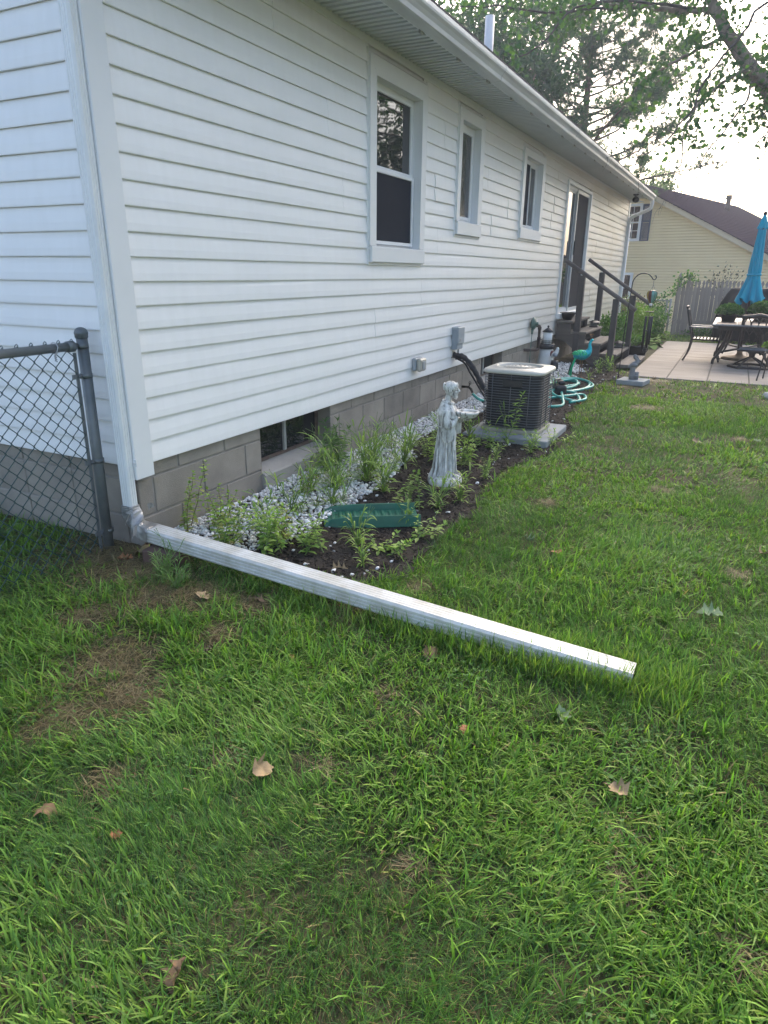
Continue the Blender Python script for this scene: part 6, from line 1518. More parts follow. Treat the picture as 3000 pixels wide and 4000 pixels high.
# ================================================================== trees and plants
def _bark(name, c1, c2):
    m, nt, b = _nodes(name); b.inputs['Roughness'].default_value = 0.95
    pos = nt.nodes.new('ShaderNodeNewGeometry').outputs['Position']; n1 = noise(nt, 9, 6, 0.65, pos, (1.5, 1.5, 0.5))
    nt.links.new(ramp(nt, n1, [(0.3, c1), (0.7, c2)]), b.inputs['Base Color']); bump(nt, b, noise(nt, 22, 5, 0.65, pos, (1.5, 1.5, 0.4)), 0.8, 0.02)
_bark('bark_oak', (0.18, 0.145, 0.115), (0.33, 0.27, 0.21)); _bark('bark_pine', (0.11, 0.075, 0.055), (0.19, 0.13, 0.095)); _bark('bark_twig', (0.06, 0.052, 0.05), (0.10, 0.085, 0.08))
leafmat('tree_leaf', 0.45, 0.5, 0.3)
def orient(n, rg, droop=0.3):
    """random leaf frames: axis a (along leaf) and b (across)"""
    a = rg.normal(size=(n, 3)); a[:, 2] -= droop; a /= np.linalg.norm(a, axis=1)[:, None]
    b = np.cross(a, rg.normal(size=(n, 3))); b /= np.linalg.norm(b, axis=1)[:, None]; return a, b
OAK = np.array([(0, 0), (.10, .05), (.12, .14), (.34, .20), (.20, .27), (.22, .36), (.50, .46), (.24, .52), (.24, .60), (.42, .74), (.20, .76), (.12, .86), (0, 1.0)])
OAKH = OAK[[0, 3, 5, 6, 7, 9, 11, 12]]; OAKS = np.concatenate([OAKH, OAKH[1:-1][::-1]*np.array([-1, 1])])
OAK = np.concatenate([OAK, OAK[1:-1][::-1]*np.array([-1, 1])])         # outline of a pin oak leaf, 24 points
def leaf_shape(P, S, outline, rg, droop=0.3, fold=0.12):
    """leaves with the given outline, fan triangulated about the midrib"""
    n = len(P); a, b = orient(n, rg, droop); nn = np.cross(a, b); k = len(outline)
    ctr = np.array([0, 0.5]); O = np.concatenate([[ctr], outline])
    V = P[:, None, :]+S[:, None, None]*(a[:, None, :]*O[None, :, 1:2]+b[:, None, :]*O[None, :, 0:1]+nn[:, None, :]*(np.abs(O[None, :, 0:1])*fold-0.10*O[None, :, 1:2]**2))
    T = np.array([(0, 1+i, 1+(i+1) % k) for i in range(k)]); F = (T[None]+(np.arange(n)*(k+1))[:, None, None]).reshape(-1, 3)
    return V.reshape(-1, 3), F, k+1
def simple_leaves(P, S, rg, w=0.5, droop=0.3):
    n = len(P); a, b = orient(n, rg, droop); nn = np.cross(a, b)
    O = np.array([(0, 0, 0), (w*.5, .45, .06), (0, 1, -.08), (-w*.5, .45, .06)])
    V = P[:, None, :]+S[:, None, None]*(a[:, None, :]*O[None, :, 1:2]+b[:, None, :]*O[None, :, 0:1]+nn[:, None, :]*O[None, :, 2:3])
    T = np.array([(0, 1, 2), (0, 2, 3)]); F = (T[None]+(np.arange(n)*4)[:, None, None]).reshape(-1, 3); return V.reshape(-1, 3), F, 4
def leafcol(n, k, base, var, rg):
    base = np.array(base); c = base[rg.integers(0, len(base), n)]*rg.uniform(1-var, 1+var, (n, 1)); return np.repeat(np.clip(c, 0, 1), k, 0)
def twigs(mb, path, rg, step=0.25, L=(0.25, 0.7), r=0.004, droop=0.25, ends=None, depth=1, up=0.0):
    """thin side twigs along a branch; ends collects their tips"""
    P = np.array(path); d = np.linalg.norm(np.diff(P, axis=0), axis=1); s = np.concatenate([[0], np.cumsum(d)])
    for u in np.arange(step*0.6, s[-1], step):
        i = min(np.searchsorted(s, u)-1, len(P)-2); i = max(i, 0); q = P[i]+(P[i+1]-P[i])*((u-s[i])/max(d[i], 1e-6)); T = (P[i+1]-P[i])/max(d[i], 1e-6)
        v = rg.normal(size=3); v -= T*(v@T)*0.6; v += T*0.5; v[2] += up; v /= np.linalg.norm(v); l = rg.uniform(*L); pts = [q]
        for k in range(4):
            v = v+rg.normal(0, .25, 3); v[2] -= droop*0.35; v /= np.linalg.norm(v); pts.append(pts[-1]+v*l/4)
        mb.tube(pts, np.linspace(r, r*0.35, 5), 4, caps=False)
        if ends is not None: ends += pts[1:]
        if depth > 1: twigs(mb, pts, rg, step*0.45, (L[0]*0.4, L[1]*0.45), r*0.55, droop, ends, depth-1)
# ---------------------------------------------------------------- oak on the right, its limbs reaching over the yard
BR = {
    'limb': [(11.73, -3.00, 3.31), (11.75, -2.55, 3.91), (11.72, -2.32, 4.12), (11.72, -2.18, 4.29), (11.72, -1.97, 4.56), (11.72, -1.80, 4.76), (11.74, -1.67, 4.99), (11.75, -1.56, 5.15), (11.77, -1.46, 5.32), (11.83, -1.36, 5.59)],
    'left': [(11.75, -1.63, 5.06), (11.93, -1.31, 5.17), (12.04, -0.85, 5.26), (12.19, -0.44, 5.40), (12.32, -0.02, 5.51), (12.37, 0.57, 5.63), (12.37, 1.17, 5.64)],
    'b2': [(11.70, -1.83, 4.68), (11.62, -1.56, 4.56), (11.55, -1.30, 4.45), (11.46, -1.04, 4.30), (11.41, -0.82, 4.20), (11.38, -0.63, 4.09), (11.29, -0.45, 3.84), (11.21, -0.26, 3.64)],
    'b3': [(10.9, -3.5, 5.2), (9.77, -2.38, 4.51), (9.63, -2.17, 4.16), (9.55, -1.98, 3.92), (9.49, -1.84, 3.69), (9.45, -1.72, 3.47), (9.45, -1.68, 3.24), (9.44, -1.55, 3.10), (9.43, -1.45, 2.94), (9.41, -1.31, 2.79), (9.38, -1.12, 2.69), (9.40, -0.99, 2.62), (9.45, -0.97, 2.52)],
    'b4': [(11.73, -2.49, 4.0), (11.40, -2.19, 4.08), (11.07, -1.93, 3.88), (10.77, -1.74, 3.65), (10.50, -1.61, 3.45), (10.26, -1.56, 3.21), (10.04, -1.53, 2.98), (9.82, -1.58, 2.67), (9.62, -1.58, 2.47), (9.47, -1.63, 2.33)],
    'b5': [(11.74, -2.6, 3.85), (11.27, -2.35, 3.87), (11.04, -2.32, 3.62), (10.82, -2.26, 3.44), (10.51, -2.11, 3.15), (10.20, -1.96, 2.85), (9.97, -1.88, 2.68), (9.73, -1.84, 2.42), (9.55, -1.82, 2.29)],
    'b6': [(11.7, -3.1, 3.3), (10.61, -2.74, 3.20), (10.42, -2.69, 3.01), (10.21, -2.59, 2.87), (10.01, -2.52, 2.69), (9.79, -2.46, 2.45), (9.61, -2.43, 2.27)],
    'b7': [(11.7, -3.1, 3.25), (10.82, -2.77, 3.11), (10.65, -2.69, 2.91), (10.50, -2.71, 2.69), (10.34, -2.66, 2.48), (10.18, -2.62, 2.27)],
    'b8': [(11.72, -2.9, 3.45), (11.31, -2.94, 3.50), (11.10, -2.81, 3.35), (10.96, -2.64, 3.40), (10.74, -2.48, 3.26)],
    'b9': [(11.93, -1.31, 5.17), (11.78, -0.23, 5.39), (11.31, 0.61, 5.27), (10.89, 1.00, 4.70), (10.55, 1.45, 4.41), (10.29, 1.74, 4.13)],
    'b10': [(12.19, -0.44, 5.40), (12.08, 0.42, 5.46), (11.67, 1.18, 5.38), (11.36, 1.87, 5.47), (11.03, 2.54, 5.47), (10.82, 2.99, 5.53)],
}
BRR = dict(left=(.055, .018), b2=(.034, .008), b3=(.020, .006), b4=(.032, .005), b5=(.022, .004), b6=(.014, .004), b7=(.012, .004), b8=(.018, .006), b9=(.026, .006), b10=(.024, .006))
LEAFY = dict(left=0.7, b2=0.7, b3=0.05, b4=0.5, b5=0.10, b6=0.05, b7=0.05, b8=0.9, b9=0.35, b10=0.5)
oak = thing('oak_tree', 'large oak tree whose leafy limbs overhang the yard from the right', 'tree', (12.3, -6.2, -0.5))
rg = np.random.default_rng(77)
mb = MB(); mb.tube(smooth_path([(12.35, -6.3, -0.6), (12.3, -6.2, 0.2), (12.25, -6.0, 1.2), (12.2, -5.7, 2.2), (12.3, -5.8, 3.6), (12.5, -6.0, 5.5), (12.6, -6.0, 8.0)], 4), np.linspace(.42, .12, 25), 14); trunk = mb.build('trunk', 'bark_oak', oak)
mb = MB(); lp = [(12.2, -5.75, 2.0), (12.0, -4.6, 2.15), (11.8, -3.6, 2.65)]+BR['limb']; pp = smooth_path(lp, 4); mb.tube(pp, np.linspace(.17, .062, len(pp)), 12); mb.build('limb', 'bark_oak', oak)
ends = {}; tb = MB()
for k, (r0, r1) in BRR.items():
    pp = smooth_path(BR[k], 4); pp = pp+rg.normal(0, .008, pp.shape); mb = MB(); mb.tube(pp, np.linspace(r0, r1, len(pp)), 7); mb.build('branch', 'bark_twig' if r0 < .03 else 'bark_oak', oak)
    ends[k] = []; twigs(tb, pp[3:], rg, 0.15 if LEAFY[k] > .3 else 0.16, (0.25, 0.75), 0.0042, 0.30, ends[k], 2)
lim = []; twigs(tb, smooth_path(BR['limb'], 3), rg, 0.16, (0.3, 0.7), 0.006, 0.1, lim, 2); ends['limb'] = lim; LEAFY['limb'] = 0.9
up_ = []
for k in range(26):                                   # the rest of the crown, above and beside the frame
    a = rg.uniform(0, 6.28); el = rg.uniform(0.15, 1.2); v = np.array([math.cos(a)*math.cos(el), math.sin(a)*math.cos(el), math.sin(el)]); q = np.array([12.4, -5.9, rg.uniform(3.5, 7)]); pts = [q]
    for i in range(5): v = v+rg.normal(0, .16, 3); v /= np.linalg.norm(v); pts.append(pts[-1]+v*rg.uniform(.5, .85))
    if min(p_[0] for p_ in pts) < 8 or any((p_[1] > -2.6 and p_[2] < 5.5) for p_ in pts): continue
    mb = MB(); mb.tube(pts, np.linspace(.06, .012, 6), 6, caps=False); mb.build('branch', 'bark_oak', oak); twigs(tb, pts[1:], rg, 0.3, (0.4, 0.9), 0.006, .15, up_, 1)
tb.build('twigs', 'bark_twig', oak, kind='stuff', recalc=False)
P = []
for k, e in ends.items():
    e = np.array(e); m_ = int(len(e)*LEAFY[k]*1.05)
    if m_: P.append(e[rg.integers(0, len(e), m_)]+rg.normal(0, .075, (m_, 3)))
# extra leaf masses where the crown closes the sky: upper band and the right flank
def cloud(c, s, m_): P.append(np.array(c)+rg.normal(size=(m_, 3))*np.array(s))
for c, s, m_ in (((11.75, -1.5, 5.42), (.4, .32, .16), 260), ((11.95, -2.75, 4.6), (.4, .20, .45), 420), ((11.75, -2.85, 3.75), (.35, .18, .25), 240), ((12.2, -0.6, 5.62), (.4, .55, .18), 240), ((12.0, 0.6, 5.7), (.4, .6, .18), 240), ((11.4, 1.9, 5.7), (.4, .7, .18), 240), ((12.0, -3.4, 5.6), (.7, .5, .6), 900), ((11.0, 2.9, 5.75), (.4, .4, .18), 120), ((11.6, -1.35, 4.62), (.22, .30, .08), 80), ((10.9, -1.85, 3.72), (.2, .2, .15), 70), ((10.5, -1.62, 3.5), (.12, .1, .12), 35)): cloud(c, s, m_)
u2 = np.array(up_); P.append(u2[rg.integers(0, len(u2), 2600)]+rg.normal(0, .2, (2600, 3)))
P = np.concatenate(P); P = P[(P[:, 2] > 2.75)]
S = rg.uniform(.060, .110, len(P)); V, F, k = leaf_shape(P, S, OAKS, rg, 0.5)
bulk('leaves', V, F, 'tree_leaf', leafcol(len(P), k, [(0.055, 0.12, 0.045), (0.075, 0.15, 0.05), (0.045, 0.10, 0.05), (0.10, 0.18, 0.055)], .25, rg), parent=oak, kind='stuff')
print('oak leaves', len(P))
# ---------------------------------------------------------------- pine behind the house
def pine(name, label, base, H, lean, layers, seed, rad, z0f=0.3, clumps=60, nl=0.16, group=None):
    rg = np.random.default_rng(seed); t = thing(name, label, 'tree', base, group); b = np.array(base); top = b+np.array([lean[0], lean[1], H])
    pts = [b+(top-b)*s+np.array([0.12*math.sin(s*5), 0.10*math.cos(s*4), 0])*s for s in np.linspace(0, 1, 12)]
    mb = MB(); mb.tube(pts, np.linspace(0.24, 0.03, 12), 10); mb.build('trunk', 'bark_pine', t); pts = np.array(pts)
    tipc = []; mbt = MB()
    for i in range(layers):
        s = z0f+(0.98-z0f)*i/(layers-1); q = b+(top-b)*s; L = rad*(1-(s-z0f)/(1.03-z0f))**0.7*rg.uniform(.6, 1.15)+0.4
        for a in rg.uniform(0, 6.28)+np.arange(rg.integers(3, 5))*2*math.pi/4+rg.normal(0, .3, 1):
            v = np.array([math.cos(a), math.sin(a), rg.uniform(0.0, .35)]); bp = [q]
            for k in range(6): v = v+rg.normal(0, .12, 3)+np.array([0, 0, .03]); v /= np.linalg.norm(v); bp.append(bp[-1]+v*L/6)
            mb = MB(); mb.tube(bp, np.linspace(.055*(1-s)+.02, .008, 7), 6, caps=False); mb.build('branch', 'bark_pine', t)
            e = []; twigs(mbt, bp[2:], rg, 0.28, (0.25, 0.8), 0.010, -0.15, e, 1, 0.25); tipc += e+bp[3:]
    mbt.build('twigs', 'bark_pine', t, kind='stuff', recalc=False)
    tipc = np.array(tipc); m_ = clumps*layers; C = tipc[rg.integers(0, len(tipc), m_)]+rg.normal(0, .14, (m_, 3)); per = 26
    D = rg.normal(size=(m_, per, 3)); D[..., 2] += 0.5; D /= np.linalg.norm(D, axis=2)[..., None]; L = rg.uniform(.6, 1.1, (m_, per, 1))*nl
    W = np.cross(D, rg.normal(size=(m_, per, 3))); W /= np.linalg.norm(W, axis=2)[..., None]; w = 0.010
    V = np.stack([C[:, None]+W*w, C[:, None]-W*w, C[:, None]+D*L], 2).reshape(-1, 3); F = np.arange(len(V)).reshape(-1, 3)
    col = np.repeat(leafcol(m_, 1, [(0.05, 0.11, 0.055), (0.07, 0.14, 0.06), (0.10, 0.17, 0.06), (0.04, 0.085, 0.05)], .2, rg), per*3, 0)
    bulk('needles', V, F, 'tree_leaf', col, parent=t, kind='stuff'); return t
pine('pine_tree', 'tall pine tree with open dark crown rising behind the house roof', (24.7, 3.0, -1.25), 13.5, (1.6, 0.6), 26, 5, 4.6, 0.40, 210, 0.25)
def decid(name, label, base, H, rad, seed, n, size, cols, cz=0.62, sq=0.75, lobes=26, trunk_r=0.2, group=None, gap=0.0, loww=0.6):
    rg = np.random.default_rng(seed); t = thing(name, label, 'tree', base, group); b = np.array(base, float)
    cc = b+np.array([0, 0, H*cz]); mb = MB(); mb.tube([b-(0, 0, .2), b+(0.05, 0, H*.3), cc+(0, 0, H*.2)], [trunk_r, trunk_r*.75, trunk_r*.25], 10); mb.build('trunk', 'bark_oak', t)
    mbb = MB(); C = []
    for i in range(lobes):
        v = rg.normal(size=3); v /= np.linalg.norm(v); r = rad*rg.uniform(.35, 1.0); q = cc+v*np.array([r, r, r*sq*H*0.5/rad*0.9 if False else r*sq]); C.append(q)
        s = b+np.array([0, 0, H*rg.uniform(.25, .55)]); mbb.tube([s, (s+q)/2+rg.normal(0, .2, 3), q], [trunk_r*.35, trunk_r*.2, .02], 5, caps=False)
    mbb.build('branches', 'bark_oak', t, kind='stuff', recalc=False)
    C = np.array(C); ls = rad*0.30; i = rg.integers(0, lobes, n); v = rg.normal(size=(n, 3)); v /= np.linalg.norm(v, axis=1)[:, None]
    P = C[i]+v*(ls*rg.uniform(.25, 1.15, (n, 1))**0.6)*np.array([1, 1, .7]); S = rg.uniform(.6, 1.3, n)*size
    V, F, k = simple_leaves(P, S, rg, .6); lob = rg.uniform(.8, 1.2, lobes)[i]
    col = leafcol(n, k, cols, .2, rg)*np.repeat(lob, k)[:, None]; bulk('crown', V, F, 'tree_leaf', np.clip(col, 0, 1), parent=t, kind='stuff'); return t
GRN = [(0.05, 0.11, 0.05), (0.07, 0.14, 0.055), (0.045, 0.095, 0.045)]; YEL = [(0.12, 0.17, 0.035), (0.16, 0.21, 0.05), (0.09, 0.14, 0.035)]
decid('broadleaf_tree', 'bluish green broadleaf tree behind the house left of the pine', (22.0, 6.2, -1.2), 12.5, 3.6, 21, 16000, 0.17, GRN, .68, .8, 40)
decid('broadleaf_tree', 'round yellow green tree far beyond the neighbour roof', (53.5, 4.4, -1.2), 10.2, 3.6, 22, 12000, 0.26, YEL, .64, .9, 34)
# trees across the yard behind the photographer; the windows mirror them
TLAB = ['broadleaf tree across the yard nearest the photographer', 'broadleaf tree across the yard opposite the sliding door', 'broadleaf tree across the yard level with the far end of the house', 'broadleaf tree across the yard beyond the patio corner', 'broadleaf tree across the yard behind the photographer', 'broadleaf tree nearest the neighbour house on its right', 'broadleaf tree far to the right beyond the neighbour house', 'tallest broadleaf tree farthest across the yards']
for i, (x, y, H, r) in enumerate(((6, -17, 14, 4.8), (15, -19, 15, 5.2), (25, -21, 16, 5.5), (37, -20, 15, 5.5), (-3, -20, 14, 5), (31, -11, 13, 4.5), (48, -14, 15, 6.5), (61, -18, 16, 6.5))):
    decid('broadleaf_tree', TLAB[i], (x, y, -0.5), H, r, 40+i, 4200, 0.34, GRN, .58, .95, 30, .28, group='trees across the yard')
# ---------------------------------------------------------------- shrubs, perennials, vine, potted mums
def bush(name, label, c, rad, n, size, cols, seed, cat='shrub', stems=7, w=.5, group=None, droop=-.3, m='leaf_thin'):
    rg = np.random.default_rng(seed); c = np.array(c, float); rad = np.array(rad, float); t = thing(name, label, cat, c, group); mb = MB()
    for k in range(stems):
        v = rg.normal(size=3)*rad*.6; v[2] = abs(rad[2])*rg.uniform(1.0, 1.7); mb.tube([c-(0, 0, .02), c+v*.5+rg.normal(0, .02, 3), c+v], [.006, .005, .002], 5, caps=False)
    mb.build('stems', 'bark_twig', t, kind='stuff', recalc=False)
    v = rg.normal(size=(n, 3)); v /= np.linalg.norm(v, axis=1)[:, None]; P = c+np.array([0, 0, rad[2]])+v*rad*(rg.random((n, 1))**.4); P[:, 2] = np.maximum(P[:, 2], c[2]+.01)
    V, F, k = simple_leaves(P, rg.uniform(.6, 1.3, n)*size, rg, w, droop); bulk('foliage', V, F, m, leafcol(n, k, cols, .25, rg), parent=t, kind='stuff'); return t
PL = [(0.09, 0.19, 0.045), (0.13, 0.24, 0.05), (0.06, 0.14, 0.04)]; LIME = [(0.16, 0.27, 0.05), (0.20, 0.30, 0.06), (0.12, 0.22, 0.04)]
def pt(x, y): return (x, y, float(gz(x, y)))
bush('garden_shrub', 'mid green leafy shrub behind the steps by the downspout', pt(12.2, -0.55), (.55, .35, .36), 1500, .075, PL, 1)
bush('garden_shrub', 'lighter green leafy shrub below the chain link fence', pt(14.2, -0.75), (.75, .35, .42), 1700, .075, LIME, 2)
bush('garden_shrub', 'dark green bushy shrub at the foot of the chain link post', pt(15.6, -0.95), (.6, .3, .40), 1500, .075, PL, 3)
bush('garden_shrub', 'pale seedy tall plant against the chain link fence', pt(16.3, -0.3), (.5, .5, .50), 1300, .06, [(0.20, 0.23, 0.10), (0.13, 0.19, 0.06), (0.26, 0.22, 0.12)], 4)
bush('garden_shrub', 'small dark shrub beside the lowest step by the black planter', pt(11.4, -0.9), (.3, .25, .22), 600, .06, PL, 5)
def hosta(label, x, y, r, seed):
    rg = np.random.default_rng(seed); z = float(gz(x, y)); t = thing('hosta', label, 'plant', (x, y, z), None)
    for k in range(22):
        a = rg.uniform(0, 6.28); el = rg.uniform(.3, 1.2); L = r*rg.uniform(.7, 1.15); d = np.array([math.cos(a), math.sin(a), 0]); s = np.array([-d[1], d[0], 0]); V = []
        for i in range(7):
            u = i/6; c = np.array([x, y, z])+d*L*u*math.cos(el)+np.array([0, 0, 1])*(L*u*math.sin(el)-0.55*L*u*u); w = L*.24*math.sin(math.pi*min(1, max(0, (u-.12)/.88)))**.8+.004
            V += [c-s*w+np.array([0, 0, w*.3]), c, c+s*w+np.array([0, 0, w*.3])]
        F = []
        for i in range(6): a_ = i*3; F += [(a_, a_+1, a_+4, a_+3), (a_+1, a_+2, a_+5, a_+4)]
        mb = MB(); mb.add(V, F, True); me_o = mb.build('leaf', 'hosta_leaf', t, recalc=False)
mat('hosta_leaf', (0.13, 0.24, 0.05), (0.20, 0.30, 0.07), 12, 0.75, objvar=.2, spec=.15)
hosta('clump of yellow green hosta leaves beside the patio edge', 13.1, -1.12, .42, 1)
hosta('larger hosta clump nearer the wooden fence by the patio', 14.3, -1.10, .45, 2)
bush('ground_weeds', 'low green weeds at the foot of the wooden fence', pt(16.3, -2.1), (.25, .5, .12), 500, .06, PL, 6, 'weeds')
# bare stemmed shrub beyond the fence with a few dark leaves
bush('thin_shrub', 'thin shrub with sparse brownish leaves rising behind the wooden fence', (17.6, -2.25, 0.35), (.35, .55, .48), 150, .085, [(0.07, 0.06, 0.045), (0.05, 0.055, 0.04), (0.09, 0.075, 0.05)], 7, 'shrub', 16, .55)
# vine on the fence corner
t = thing('vine', 'green vine climbing the chain link and wooden fence corner', 'vine', (16.95, -1.2, -0.49)); rg = np.random.default_rng(4)
vp = smooth_path([(17.0, -1.0, -.45), (17.05, -1.15, 0.0), (17.15, -0.95, .25), (17.2, -0.75, .38), (17.1, -1.05, .45), (16.85, -1.25, .62), (16.7, -1.35, .80), (16.72, -1.5, .95), (16.72, -1.68, .92)], 6)
mb = MB(); mb.tube(vp, .008, 5); mb.build('stem', 'bark_twig', t)
P = vp[rg.integers(0, len(vp), 420)]+rg.normal(0, .075, (420, 3)); V, F, k = simple_leaves(P, rg.uniform(.04, .085, 420), rg, .75, .2); bulk('leaves', V, F, 'leaf_thin', leafcol(420, k, PL, .25, rg), parent=t, kind='stuff')
# potted plants
MUM = [(0.07, 0.15, 0.04), (0.10, 0.19, 0.05), (0.05, 0.11, 0.035)]
for (x, y, z, r, lab, cols, sd) in ((10.98, -2.60, TZ+.004, .215, 'round green mum in a dark pot on the left of the patio table', MUM, 11), (11.35, -3.12, TZ+.004, .25, 'round green mum in a dark pot behind the umbrella pole', MUM, 12), (8.98, -3.27, -0.085, .13, 'bright green bushy plant in a dark pot on the plant stand', LIME, 13)):
    t = thing('potted_plant', lab, 'potted plant', (x, y, z), 'potted plants on the patio'); rg = np.random.default_rng(sd)
    h = r*.62; mb = MB(); mb.lathe([(0, 0), (r*.48, 0), (r*.62, h*.9), (r*.66, h*.9), (r*.66, h), (r*.58, h), (0, h*.9)], (x, y, z), 18); mb.build('pot', 'plastic_black', t)
    n = 2600; v = rg.normal(size=(n, 3)); v /= np.linalg.norm(v, axis=1)[:, None]; v[:, 2] = np.abs(v[:, 2]); P = np.array([x, y, z+h*.95])+v*np.array([r, r, r*.72])*(rg.uniform(.72, 1.04, (n, 1)))
    V, F, k = simple_leaves(P, rg.uniform(.6, 1.3, n)*.034, rg, .7, -.6); bulk('foliage', V, F, 'leaf_thin', leafcol(n, k, cols, .3, rg), parent=t, kind='stuff')
t = pot('planter', 'black planter tub behind the wind chime beside the lowest step', 11.0, -1.16, -0.50, .16, .19, .24, 'plastic_black', 'planter')
bush('garden_shrub', 'small plant growing in the black planter tub behind the wind chime', (11.0, -1.16, -0.27), (.17, .17, .10), 350, .05, PL, 8, 'plant')
# ================================================================== weeds in the bed
WG = [(0.31, 0.44, 0.09), (0.24, 0.37, 0.08), (0.37, 0.48, 0.13), (0.17, 0.29, 0.065)]
mat('weed_stem', (0.16, 0.24, 0.07), (0.12, 0.19, 0.06), 20, 0.6)
mat('weed_stem_red', (0.20, 0.13, 0.07), (0.15, 0.16, 0.06), 20, 0.6)
def ribbon(V, F, C, root, d, L, w, lift, fall, col, rg, n=7):
    """one arching strap leaf"""
    s = np.array([-d[1], d[0], 0.0]); s /= np.linalg.norm(s)+1e-9; o = len(V); tw = rg.uniform(-.5, .5)
    for i in range(n):
        u = i/(n-1); c = root+np.array([d[0], d[1], 0])*L*u*math.cos(lift)*(1-.12*u)+np.array([0, 0, 1.0])*(L*u*math.sin(lift)-fall*L*u*u)
        ww = w*(0.55+0.9*u)*(1-u**2.2)+.0004; sv = s*math.cos(tw*u)+np.array([0, 0, 1])*math.sin(tw*u)
        V += [c-sv*ww/2, c+sv*ww/2]; C += [col*(.75+.35*u)]*2
    for i in range(n-1): a = o+2*i; F += [(a, a+1, a+3), (a, a+3, a+2)]
def grassy_weed(label, x, y, h, seed, nst=6, spread=.5, lw=.010, group='grassy weeds in the bed', seeds=True, cols=WG, zz=None):
    rg = np.random.default_rng(seed); z = float(bedz(x, y)) if zz is None else zz; t = thing('grass_weed', label, 'weed', (x, y, z), group); mb = MB(); V, F, C = [], [], []
    for k in range(nst):
        a = rg.uniform(0, 6.28); tilt = rg.uniform(.1, spread); H = h*rg.uniform(.6, 1.1); d = np.array([math.cos(a), math.sin(a)]); pts = []
        for i in range(6):
            u = i/5; pts.append(np.array([x, y, z])+np.array([d[0], d[1], 0])*H*tilt*u*(0.4+.6*u)+np.array([0, 0, H*u*(1-.15*tilt*u)])+rg.normal(0, .003, 3))
        mb.tube(pts, np.linspace(.0026, .0012, 6), 5, caps=False)
        for i in range(0, 6):
            for _ in range(1 if i else 2):
                aa = a+rg.normal(0, 1.1); ribbon(V, F, C, pts[i], np.array([math.cos(aa), math.sin(aa)]), h*rg.uniform(.35, .75), lw*rg.uniform(.7, 1.2), rg.uniform(.4, 1.25), rg.uniform(.25, .75), np.array(cols[rg.integers(0, len(cols))])*rg.uniform(.8, 1.2), rg)
        if seeds and rg.random() < .3:
            q = pts[-1]
            for j in range(3): v = rg.normal(0, .35, 3)+np.array([d[0]*.5, d[1]*.5, 1.0]); v /= np.linalg.norm(v); mb.tube([q, q+v*h*.30], [.0008, .0014], 4, caps=False)
    mb.build('stems', 'weed_stem', t, kind='stuff', recalc=False)
    bulk('blades', np.array(V), np.array(F), 'leaf_thin', np.clip(np.array(C), 0, 1), parent=t, kind='stuff'); return t
def leafy_weed(label, x, y, h, seed, nst=3, ls=.05, lw=.34, group='leafy weeds in the bed', cols=WG, red=False, zz=None, whorl=4, bush_=.12):
    rg = np.random.default_rng(seed); z = float(bedz(x, y)) if zz is None else zz; t = thing('leafy_weed', label, 'weed', (x, y, z), group); mb = MB(); P, A, S = [], [], []
    for k in range(nst):
        a = rg.uniform(0, 6.28); H = h*rg.uniform(.6, 1.1); top = np.array([x+math.cos(a)*bush_*rg.random()*1.4, y+math.sin(a)*bush_*rg.random()*1.4, z+H]); b = np.array([x+rg.normal(0, bush_*.35), y+rg.normal(0, bush_*.35), z]); pts = [b+(top-b)*u+rg.normal(0, .004, 3) for u in np.linspace(0, 1, 6)]; mb.tube(pts, np.linspace(.003, .0012, 6), 5, caps=False)
        nn = max(5, int(H/.022))
        for i in range(nn):
            u = .12+.88*i/nn; q = b+(top-b)*u; ph = rg.uniform(0, 6.28)
            for j in range(whorl):
                aa = ph+j*2*math.pi/whorl+rg.normal(0, .3); v = np.array([math.cos(aa), math.sin(aa), rg.uniform(-.25, .55)]); P.append(q+v*.004); A.append(v/np.linalg.norm(v)); S.append(ls*rg.uniform(.6, 1.15)*(1.1-.35*u))
        P += [top]*3; A += [np.array([rg.normal(0, .5), rg.normal(0, .5), 1.0]) for _ in range(3)]; S += [ls*.6]*3
    mb.build('stems', 'weed_stem_red' if red else 'weed_stem', t, kind='stuff', recalc=False)
    P = np.array(P); A = np.array(A); A /= np.linalg.norm(A, axis=1)[:, None]; S = np.array(S); B = np.cross(A, [0, 0, 1.0]); B /= np.linalg.norm(B, axis=1)[:, None]+1e-9; Nn = np.cross(B, A)
    O = np.array([(0, 0, 0), (lw*.42, .30, .05), (lw*.40, .62, .02), (0, 1, -.18), (-lw*.40, .62, .02), (-lw*.42, .30, .05), (0, .45, -.03)])
    V = P[:, None]+S[:, None, None]*(A[:, None]*O[None, :, 1:2]+B[:, None]*O[None, :, 0:1]+Nn[:, None]*O[None, :, 2:3])
    T = np.array([(6, i, (i+1) % 6) for i in range(6)]); F = (T[None]+(np.arange(len(P))*7)[:, None, None]).reshape(-1, 3)
    bulk('leaves', V.reshape(-1, 3), F, 'leaf_thin', leafcol(len(P), 7, cols, .25, rg), parent=t, kind='stuff'); return t
OX = [(0.28, 0.41, 0.085), (0.34, 0.46, 0.10), (0.20, 0.32, 0.07), (0.38, 0.37, 0.13)]
DK = [(0.10, 0.20, 0.055), (0.14, 0.25, 0.065), (0.08, 0.16, 0.05)]
